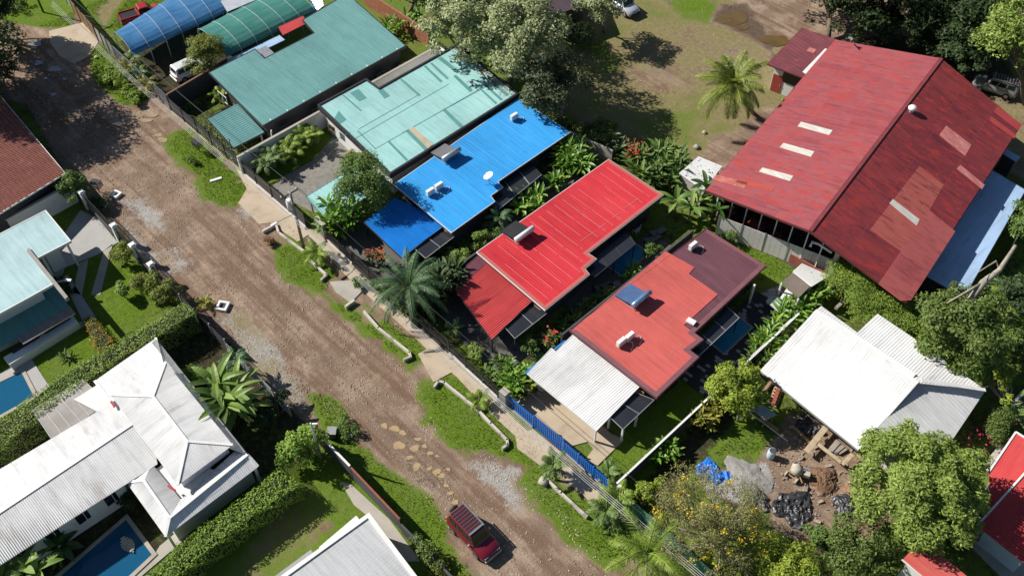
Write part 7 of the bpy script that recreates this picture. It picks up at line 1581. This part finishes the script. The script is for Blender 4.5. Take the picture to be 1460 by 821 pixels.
# palms
palm('coconut_palm', 'coconut palm leaning over the open field', B2(1076, 162), C3(1044, 122, 5.0), 34, 3.9, leafmat('coconut_leaf', [(.09, .14, .02), (.19, .25, .04), (.36, .38, .08)], .25, .5, .3), M['palebark'], 100, .95, (-.3, 1.45), 1.2, .17, w=.05, nleaf=60)
palm('feather_palm', 'huge dark feather palm standing over the pavement in front of the blue roofed house', B2(592, 465), C3(583, 408, 3.8), 30, 3.9, LM['palmgrey'], M['bark'], 101, .6, (-.35, 1.4), 1.35, .28, w=.032, nleaf=64)
palm('coconut_palm', 'yellow green coconut palm at the bottom edge beside the green mesh fence', B2(925, 820), C3(922, 788, 2.6), 16, 3.2, LM['palmlime'], M['palebark'], 102, .75, (-.2, 1.45), 1.2, .13, w=.035, nleaf=50)
palm('small_palm', 'spiky small palm on the pavement beside the blue gate', B2(792, 684), C3(789, 662, 1.5), 14, 1.3, LM['palm'], M['greybark'], 103, .42, (.0, 1.4), 1.2, .1, w=.07, nleaf=18)
palm('small_palm', 'drooping small palm on the verge beside the end of the lower drain wall', B2(864, 745), C3(864, 728, 1.4), 15, 1.6, LM['palm'], M['greybark'], 104, .45, (-.1, 1.4), 1.3, .1, w=.07, nleaf=20)
palm('small_palm', 'small palm by the white pier in front of the green mesh fence', B2(884, 735), C3(880, 712, 1.6), 13, 1.6, LM['palmlime'], M['greybark'], 105, .45, (.0, 1.4), 1.2, .09, w=.07, nleaf=20)
palm('small_palm', 'little palm with a dead heart inside the lawn by the blue fence', B2(868, 682), C3(867, 674, .6), 12, 1.15, LM['palm'], M['bark'], 106, .32, (.1, 1.4), 1.1, .08, w=.06, nleaf=16, dead=LM['dry'])
palm('small_palm', 'young palm on the lawn strip beside the black bar fence', B2(683, 578), C3(684, 570, .6), 10, 1.2, LM['palmlime'], M['bark'], 107, .4, (.1, 1.4), 1.2, .06, w=.06, nleaf=16)
palm('small_palm', 'yellowing young palm below the power pole', B2(452, 375), C3(452, 362, .9), 12, 1.6, LM['palmlime'], M['bark'], 108, .45, (-.1, 1.4), 1.2, .08, w=.07, nleaf=20)
palm('small_palm', 'tiny yellow palm on the gravel beside the concrete manhole frame', B2(293, 437), C3(293, 432, .3), 9, 1.0, LM['yellowish'], M['bark'], 109, .3, (.0, 1.3), 1.1, .05, w=.06, nleaf=14)
palm('small_palm', 'small palm among weeds on the pavement under the big feather palm', B2(645, 480), C3(647, 468, .8), 9, 1.0, LM['palm'], M['bark'], 110, .35, (.0, 1.4), 1.2, .06, w=.06, nleaf=14)
palm('small_palm', 'dark small palm in the gap right of the blue roofed house', B2(716, 322), C3(712, 310, 1.6), 14, 1.5, LM['palmgrey'], M['bark'], 111, .4, (-.1, 1.4), 1.3, .09, w=.06, nleaf=18)
palm('feather_palm', 'grey green feather palm behind the wire fence near the banana clump', B2(338, 525), C3(334, 513, 2.2), 14, 1.35, LM['palmgrey'], M['bark'], 112, .4, (-.2, 1.4), 1.3, .12, w=.07, nleaf=22)
palm('cycad', 'small cycad in the middle of the shaded lawn of the modern house', B2(94, 510), C3(94, 508, .2), 14, .75, LM['palm'], M['bark'], 113, .16, (.05, 1.2), .7, .07, w=.05, nleaf=12)
palm('feather_palm', 'pale fronded palm at the right edge below the lean-to shed', B2(1445, 455), C3(1440, 430, 2.6), 14, 2.8, LM['palmlime'], M['palebark'], 114, .6, (-.2, 1.3), 1.3, .13, w=.09, nleaf=28)
palm('small_palm', 'bushy palm at the right edge above the red gabled house', B2(1455, 600), C3(1450, 590, 1.4), 14, 1.7, LM['palm'], M['bark'], 115, .45, (-.1, 1.4), 1.2, .1, w=.07, nleaf=20)
for i, (px, py, lab) in enumerate(((386, 242, 'areca palm cluster nearest the street in the walled garden'), (415, 226, 'areca palm cluster in the middle of the walled garden'), (442, 208, 'areca palm cluster farthest from the street in the walled garden'))):
    rng = random.Random(120 + i); b = B2(px, py); root = empty('areca_palm', (b[0], b[1], 0), lab, 'palm', 'areca palms in the walled garden'); st = MB(); fm = MB()
    for k in range(5):
        a = k * 1.256 + i; hh = rng.uniform(1.0, 1.7); tx, ty = b[0] + .55 * math.cos(a), b[1] + .55 * math.sin(a); st.tube([(b[0] + .15 * math.cos(a), b[1] + .15 * math.sin(a), 0), (tx, ty, hh)], [.06, .045], 6)
        for j in range(7): frond(fm, (tx, ty, hh), j * .9 + a, rng.uniform(1.1, 1.6) * (1.0 if i < 2 else .85), rng.uniform(.2, 1.3), 1.2, .42, 16, .07, .3, rng, .02)
    st.build('stem', M['palebark'], root); fm.build('crown', LM['palmlime'] if i else LM['palm'], root)
palm('small_palm', 'small bright palm in the dark corner yard of the green roofed house', B2(314, 148), C3(314, 136, 1.0), 13, 1.25, LM['palmlime'], M['bark'], 124, .4, (.0, 1.4), 1.2, .08, w=.08, nleaf=15)
for i, (px, py) in enumerate(((182, 95), (197, 104), (210, 120), (188, 84))): palm('small_palm', ('ragged palm behind the wire fence, nearest the grey panels', 'ragged palm behind the wire fence below the blue tunnel corner', 'ragged palm with orange tips behind the wire fence near the van', 'ragged palm close under the edge of the blue tunnel')[i], B2(px, py + 8), C3(px, py, 1.0), 11, 1.5, LM['palm'] if i % 2 else LM['yellowish'], M['bark'], 130 + i, .4, (-.1, 1.3), 1.2, .07, group='ragged palms behind the wire fence', w=.07, nleaf=16)
# bananas, heliconias, strap leaved clumps
banana('banana_clump', 'big banana clump behind the wire fence beside the white hip roofed house', [B2(328, 592), B2(345, 582), B2(315, 575), B2(352, 600), B2(335, 610)], LM['banana'], LM['stemg'], 140, 3.0, .6, (1.6, 2.9), 11)
banana('banana_clump', 'banana clump between the red and salmon roofed houses and the warehouse', [B2(962, 310), B2(980, 318), B2(990, 305)], LM['banana'], LM['stemg'], 141, 2.3, .55, (1.4, 2.3), 8)
banana('banana_clump', 'darker banana clump reaching the cream fence of the warehouse', [B2(1010, 300), B2(1020, 318), B2(1000, 290)], leafmat('banana_dark', [(.03, .075, .016), (.06, .13, .03), (.11, .19, .05)], .25, .3, .5), LM['stemg'], 142, 2.2, .5, (1.5, 2.6), 8)
banana('banana_clump', 'banana clump at the bottom left corner by the pool', [B2(20, 835), B2(45, 825), B2(62, 832), B2(5, 820)], LM['banana'], LM['stemg'], 143, 2.0, .6, (1.2, 2.2), 8)
banana('banana_clump', 'dark banana plants in the shade left of the rear pool', [B2(82, 795), B2(95, 790)], leafmat('banana_dark', [(.03, .075, .016)] * 2), LM['stemg'], 144, 1.9, .5, (.8, 1.4), 7)
def ring(px, py, n, rx, ry, seed):
    rng = random.Random(seed); c = G(px, py); out = []
    for _ in range(n): a, q = rng.uniform(0, 6.28), math.sqrt(rng.uniform(0, 1)); out.append((c.x + rx * q * math.cos(a), c.y + ry * q * math.sin(a)))
    return out
strappy('heliconia', 'bright leafy heliconia clump beside the pale gate pier', ring(487, 325, 46, 1.7, 1.8, 1), LM['bright'], 150, 1.6, .34, (.6, 2.1), 8)
strappy('heliconia', 'glossy heliconia clump between the blue and red roofed houses at the back', ring(820, 238, 38, 1.6, 1.6, 2), LM['bright'], 151, 1.8, .32, (.6, 1.8), 8)
strappy('heliconia', 'heliconia clump in the gap by the small dark green pool', ring(757, 300, 16, .9, 1.6, 3), LM['bright'], 152, 1.5, .3, (.5, 1.4), 8)
strappy('heliconia', 'light heliconia tuft near the edge of the red roof', ring(790, 268, 8, .6, .7, 4), LM['bright'], 153, 1.3, .28, (.5, 1.2), 8)
strappy('heliconia', 'dense dark heliconia mass behind the red roofed house', ring(938, 250, 64, 2.6, 2.5, 5), LM['mid'], 154, 1.7, .34, (.7, 2.0), 8)
strappy('heliconia', 'red flowering clump at the back corner of the red roofed house', ring(903, 236, 16, 1.0, .8, 6), LM['mid'], 155, 1.4, .3, (.8, 1.6), 7, flowers=LM['rflower'], nfl=3, fsize=.11)
strappy('heliconia', 'pale striped strap leaf clump beside the red flowering clump', ring(880, 222, 12, 1.3, .9, 7), leafmat('strap_pale', [(.06, .10, .04), (.13, .18, .08), (.25, .29, .17)], .2), 156, 1.6, .34, (.6, 1.5), 8)
shrub('bamboo', 'feathery pale bamboo shrub at the field edge behind the blue roofed house', 'bamboo', B2(858, 205), (2.5, 1.6), 2.4, LM['olive'], 157, 3200, (.4, .07), nl=36, lr=(.16, .3))
strappy('heliconia', 'strap leaved row along the thin white wall beside the patio table', ring(1128, 452, 34, .9, 2.4, 8), LM['bright'], 158, 1.4, .28, (.4, 1.2), 9); strappy('heliconia', 'strap leaved clump against the white roofed house near the barbecue shelter', ring(1160, 426, 28, .9, 1.5, 9), LM['bright'], 159, 1.5, .28, (.5, 1.3), 9)
strappy('heliconia', 'feathery green clump outside the thin white wall near the railing', ring(1092, 495, 26, .8, 1.6, 10), LM['bright'], 160, 1.3, .2, (.4, 1.1), 10); strappy('heliconia', 'low green clump at the corner of the white roof and the thin wall', ring(1078, 520, 10, .7, .8, 11), LM['mid'], 161, 1.1, .24, (.3, .8), 9)
strappy('croton', 'yellow green croton clump outside the thin white wall', ring(1000, 605, 22, .8, 1.5, 12), LM['yellowish'], 162, .75, .2, (.5, 1.5), 10); strappy('croton', 'second croton clump nearer the lime green young tree', ring(1015, 585, 10, .6, .9, 13), LM['yellowish'], 163, .7, .2, (.5, 1.4), 10)
strappy('heliconia', 'dark glossy plant in the shade below the thin white wall', ring(945, 652, 14, .8, 1.0, 14), LM['bright'], 164, 1.0, .26, (.4, 1.2), 8); shrub('shrub', 'light green shrub by the green mesh fence', 'shrub', B2(925, 705), (1.0, 1.2), 1.5, LM['lime'], 165, 1300, (.26, .13))
shrub('ball_shrub', 'round pale flowered bush inside the black bar fence', 'shrub', B2(679, 508), (.95, .75), 1.0, LM['hedge'], 166, 1700, (.14, .08))
strappy('shrub', 'leafy variegated clump at the corner between black and blue fences', ring(738, 548, 38, 1.2, 1.4, 15), LM['bright'], 167, 1.1, .26, (.5, 1.6), 8); strappy('shrub', 'low mixed plants along the inside of the black fence', ring(710, 532, 16, 1.0, 1.2, 16), LM['mid'], 168, .9, .2, (.3, .9), 8); strappy('shrub', 'pale variegated clump beside the blue slatted fence', ring(752, 558, 12, .7, .8, 17), LM['yellowish'], 169, .9, .24, (.5, 1.5), 8)
shrub('shrub', 'frangipani like shrub with pale leaves in the side strip of the red roofed house', 'shrub', B2(755, 500), (1.0, .9), 1.2, LM['olive'], 170, 500, (.24, .1)); strappy('shrub', 'red flowered plant near the blue painted garden wall', ring(785, 492, 8, .7, .7, 18), LM['mid'], 171, .8, .16, (.5, 1.0), 8, flowers=LM['rflower'], nfl=2)
strappy('shrub', 'dark plants in the strip between the red and salmon roofed houses', ring(840, 440, 30, .5, 3.6, 19), LM['mid'], 172, .8, .16, (.2, .6), 8); strappy('shrub', 'grassy plant at the foot of the narrow pool', ring(898, 392, 8, .4, 1.0, 20), LM['bright'], 173, .8, .14, (.2, .6), 9); shrub('shrub', 'small shrub beside the plum roof edge and the banana plants', 'shrub', B2(928, 368), (.6, 1.1), 1.4, LM['mid'], 174, 900, (.2, .1))
shrub('shrub', 'rounded grey green bush beside the scarlet carport, upper one', 'shrub', B2(683, 352), (1.0, 1.0), 1.8, LM['hedge'], 175, 1800, (.16, .08)); shrub('shrub', 'rounded grey green bush beside the scarlet carport, lower one', 'shrub', B2(660, 378), (1.1, .9), 1.5, LM['hedge'], 176, 1800, (.16, .08)); shrub('shrub', 'loose shrub between the dark shade panels and the scarlet carport', 'shrub', B2(640, 372), (1.3, .9), 1.2, LM['mid'], 177, 1100, (.2, .08)); shrub('shrub', 'shrub in the gap between blue roof and scarlet roof', 'shrub', B2(705, 338), (1.4, 1.2), 1.2, LM['mid'], 178, 1300, (.2, .09))
strappy('heliconia', 'tall dark plants between the feather palm and the scarlet carport', ring(622, 428, 64, 1.3, 2.6, 21), LM['dark'], 179, 1.6, .3, (1.0, 2.6), 9); strappy('shrub', 'red ixora blossoms at the corner of the blue carport', ring(540, 375, 8, .7, .9, 22), LM['mid'], 180, .8, .2, (.8, 1.4), 7, flowers=LM['rflower'], nfl=4, fsize=.11)
strappy('shrub', 'leafy strip behind the bar fence under the feather palm', ring(560, 430, 26, 2.4, .8, 23), LM['mid'], 181, .9, .2, (.3, .8), 8); shrub('shrub', 'tuft of plants at the foot of the feather palm by the drain wall', 'shrub', B2(512, 408), (.7, .7), .8, LM['mid'], 182, 600, (.25, .08))
shrub('shrub', 'yellowish bush at the front wall of the mint roofed house', 'shrub', B2(502, 232), (.8, .6), 1.2, LM['yellowish'], 183, 700, (.3, .07)); 
for i, (px, py, lab, lm) in enumerate(((592, 92, 'dark round shrub in the narrow court beside the mint roof, farthest back', 'dark'), (575, 98, 'greyish shrub in the narrow court beside the mint roof', 'silver'), (556, 110, 'dark round shrub in the narrow court beside the mint roof, nearest', 'dark'), (497, 128, 'small shrub between the green and mint roofs', 'mid'))): shrub('shrub', lab, 'shrub', C3(px, py, .9)[:2], (.8, .8), 1.4, LM[lm], 190 + i, 900, (.2, .1), group='shrubs in the narrow court')
strappy('heliconia', 'bright leafy row along the brown brick wall', ring(565, 48, 30, 1.2, 3.6, 24), LM['bright'], 195, 1.3, .26, (.5, 1.4), 8)
shrub('bougainvillea', 'bougainvillea with magenta blossoms along the right side of the big round tree', 'shrub', B2(1410, 622), (1.0, 2.6), 1.8, LM['olive'], 196, 2600, (.2, .08)); rs = np.random.RandomState(197); c = G(1410, 615, 1.4); CC = np.array(c) + rs.normal(0, 1, (60, 3)) * np.array([.6, 1.7, .3]); o = [q for q in COL.objects if q.name == 'bougainvillea'][0]; rmesh('flower', leaves(rs, CC, np.tile([0, 0, 1.], (60, 1)), .22, .18, .8), None, LM['pflower'], o, tuple(o.location))
shrub('shrub', 'lime shrub under the yellow green sunlit tree by the old wall', 'shrub', B2(786, 650), (.01, .01), .02, LM['lime'], 198, 10, (.01, .01)) if False else None
shrub('shrub', 'bright round bush between the banana clump and the hip roof', 'shrub', B2(278, 545), (1.2, 1.1), 1.5, LM['vine'], 199, 2000, (.18, .09)); shrub('shrub', 'mixed shrubs along the wire fence right of the banana clump', 'shrub', B2(388, 592), (1.0, 2.2), 1.4, LM['dark'], 200, 1800, (.22, .1))
strappy('shrub', 'low dark plants beside the wall of the long white wing', ring(150, 708, 26, 1.0, 3.0, 25), LM['dark'], 201, .8, .18, (.2, .7), 8); shrub('shrub', 'shrub at the inner corner where the long white wing meets the lower roof', 'shrub', B2(190, 715), (1.1, .9), 1.1, LM['dark'], 202, 1100, (.22, .1))
strappy('shrub', 'plants along the terrace edge beside the driveway of the modern house', ring(92, 408, 14, 1.4, .3, 26), LM['dark'], 203, .5, .12, (.15, .4), 8); shrub('shrub', 'leafy heap on the plant covered low wall at the bottom edge', 'shrub', B2(612, 800), (2.0, .6), 1.5, LM['olive'], 204, 1200, (.2, .1)); strappy('shrub', 'scrub inside the street wall below the flat roofed house corner', ring(630, 815, 12, 1.6, .8, 27), LM['yellowish'], 205, .7, .14, (.2, .9), 8)
strappy('shrub', 'weedy ferns on the verge around the coconut palm at the bottom edge', ring(890, 775, 24, 1.6, .9, 28), LM['palmlime'], 206, .8, .12, (.1, .5), 9); strappy('shrub', 'young palms and ferns by the pavement end', ring(872, 752, 12, .8, .6, 29), LM['palm'], 207, .8, .12, (.1, .5), 9)
shrub('shrub', 'small leafy shrub beside the brown slab of the garden shelter', 'shrub', B2(1065, 372), (.5, .5), .6, LM['bright'], 208, 300, (.2, .09)); shrub('shrub', 'low shrubs at the foot of the cream fence beside the banana clump', 'shrub', B2(1040, 345), (.7, 1.2), 1.2, LM['palm'], 209, 800, (.3, .08)); shrub('shrub', 'leafy bush behind the blue roofed house against the old wall', 'shrub', B2(752, 150), (1.2, 1.0), 1.0, LM['olive'], 210, 900, (.22, .1))
shrub('shrub', 'dark hedge like bush under the trees left of the dark cottage', 'shrub', B2(820, 60), (3.0, 2.0), 2.0, LM['dark'], 211, 2200, (.3, .14)); shrub('shrub', 'dark shrubs in the shade beyond the old wall at the field corner', 'shrub', B2(790, 195), (2.0, 2.2), 1.6, LM['dark'], 212, 1800, (.3, .12)); shrub('shrub', 'green shrubs lining the far side of the yard at the right edge', 'shrub', B2(1450, 500), (2.0, 2.0), 1.2, LM['mid'], 213, 1800, (.28, .12)); shrub('shrub', 'undergrowth in the dark strip between the lean-to shed and the pale green fence', 'shrub', B2(1400, 425), (1.0, 2.0), 1.0, LM['dark'], 214, 1200, (.28, .12)); shrub('shrub', 'dark undergrowth below the big round tree near the red roofs', 'shrub', B2(1370, 765), (1.4, 1.4), .9, LM['dark'], 215, 1000, (.26, .12))
shrub('shrub', 'pile of brown dead palm leaves at the verge tip by the drain wall', 'dead leaves', B2(384, 347), (.75, .5), .35, LM['dry'], 216, 420, (.5, .06), stem=M['wood'])
# grass blades, countless
def grass(name, pts, h0, h1, m, seed, w=.05, zone=None):
    rs = np.random.RandomState(seed); n = len(pts); a = rs.uniform(0, 6.28, n); h = rs.uniform(h0, h1, n); ln = rs.normal(0, .4, (n, 2)) * h[:, None]; V_ = np.zeros((n, 3, 3))
    V_[:, 0, 0] = pts[:, 0] - w * np.cos(a); V_[:, 0, 1] = pts[:, 1] - w * np.sin(a); V_[:, 1, 0] = pts[:, 0] + w * np.cos(a); V_[:, 1, 1] = pts[:, 1] + w * np.sin(a); V_[:, 2, :2] = pts + ln; V_[:, 2, 2] = h
    V_[:, :2, 2] = -.02; o = rmesh(name, V_, None, m, None, (0, 0, 0)); o['kind'] = 'stuff'; return o
houses = [pg, pt, pb, pr, pm]; lawns_ = [G2(p) for p in LAWNS]
gp_ = gsample(0, 90000, 77, .72); ok_ = np.array([not any(inside(h_, x, y) for h_ in houses) and -66 < x < 40 and -36 < y < 40 for x, y in gp_]); gp_ = gp_[ok_]
lw_ = np.array([any(inside(q, x, y) for q in lawns_) for x, y in gp_]); grass('grass', gp_[lw_], .03, .07, LM['grass'], 1, .03); grass('grass', gp_[~lw_], .05, .17, LM['grass'], 2, .04)
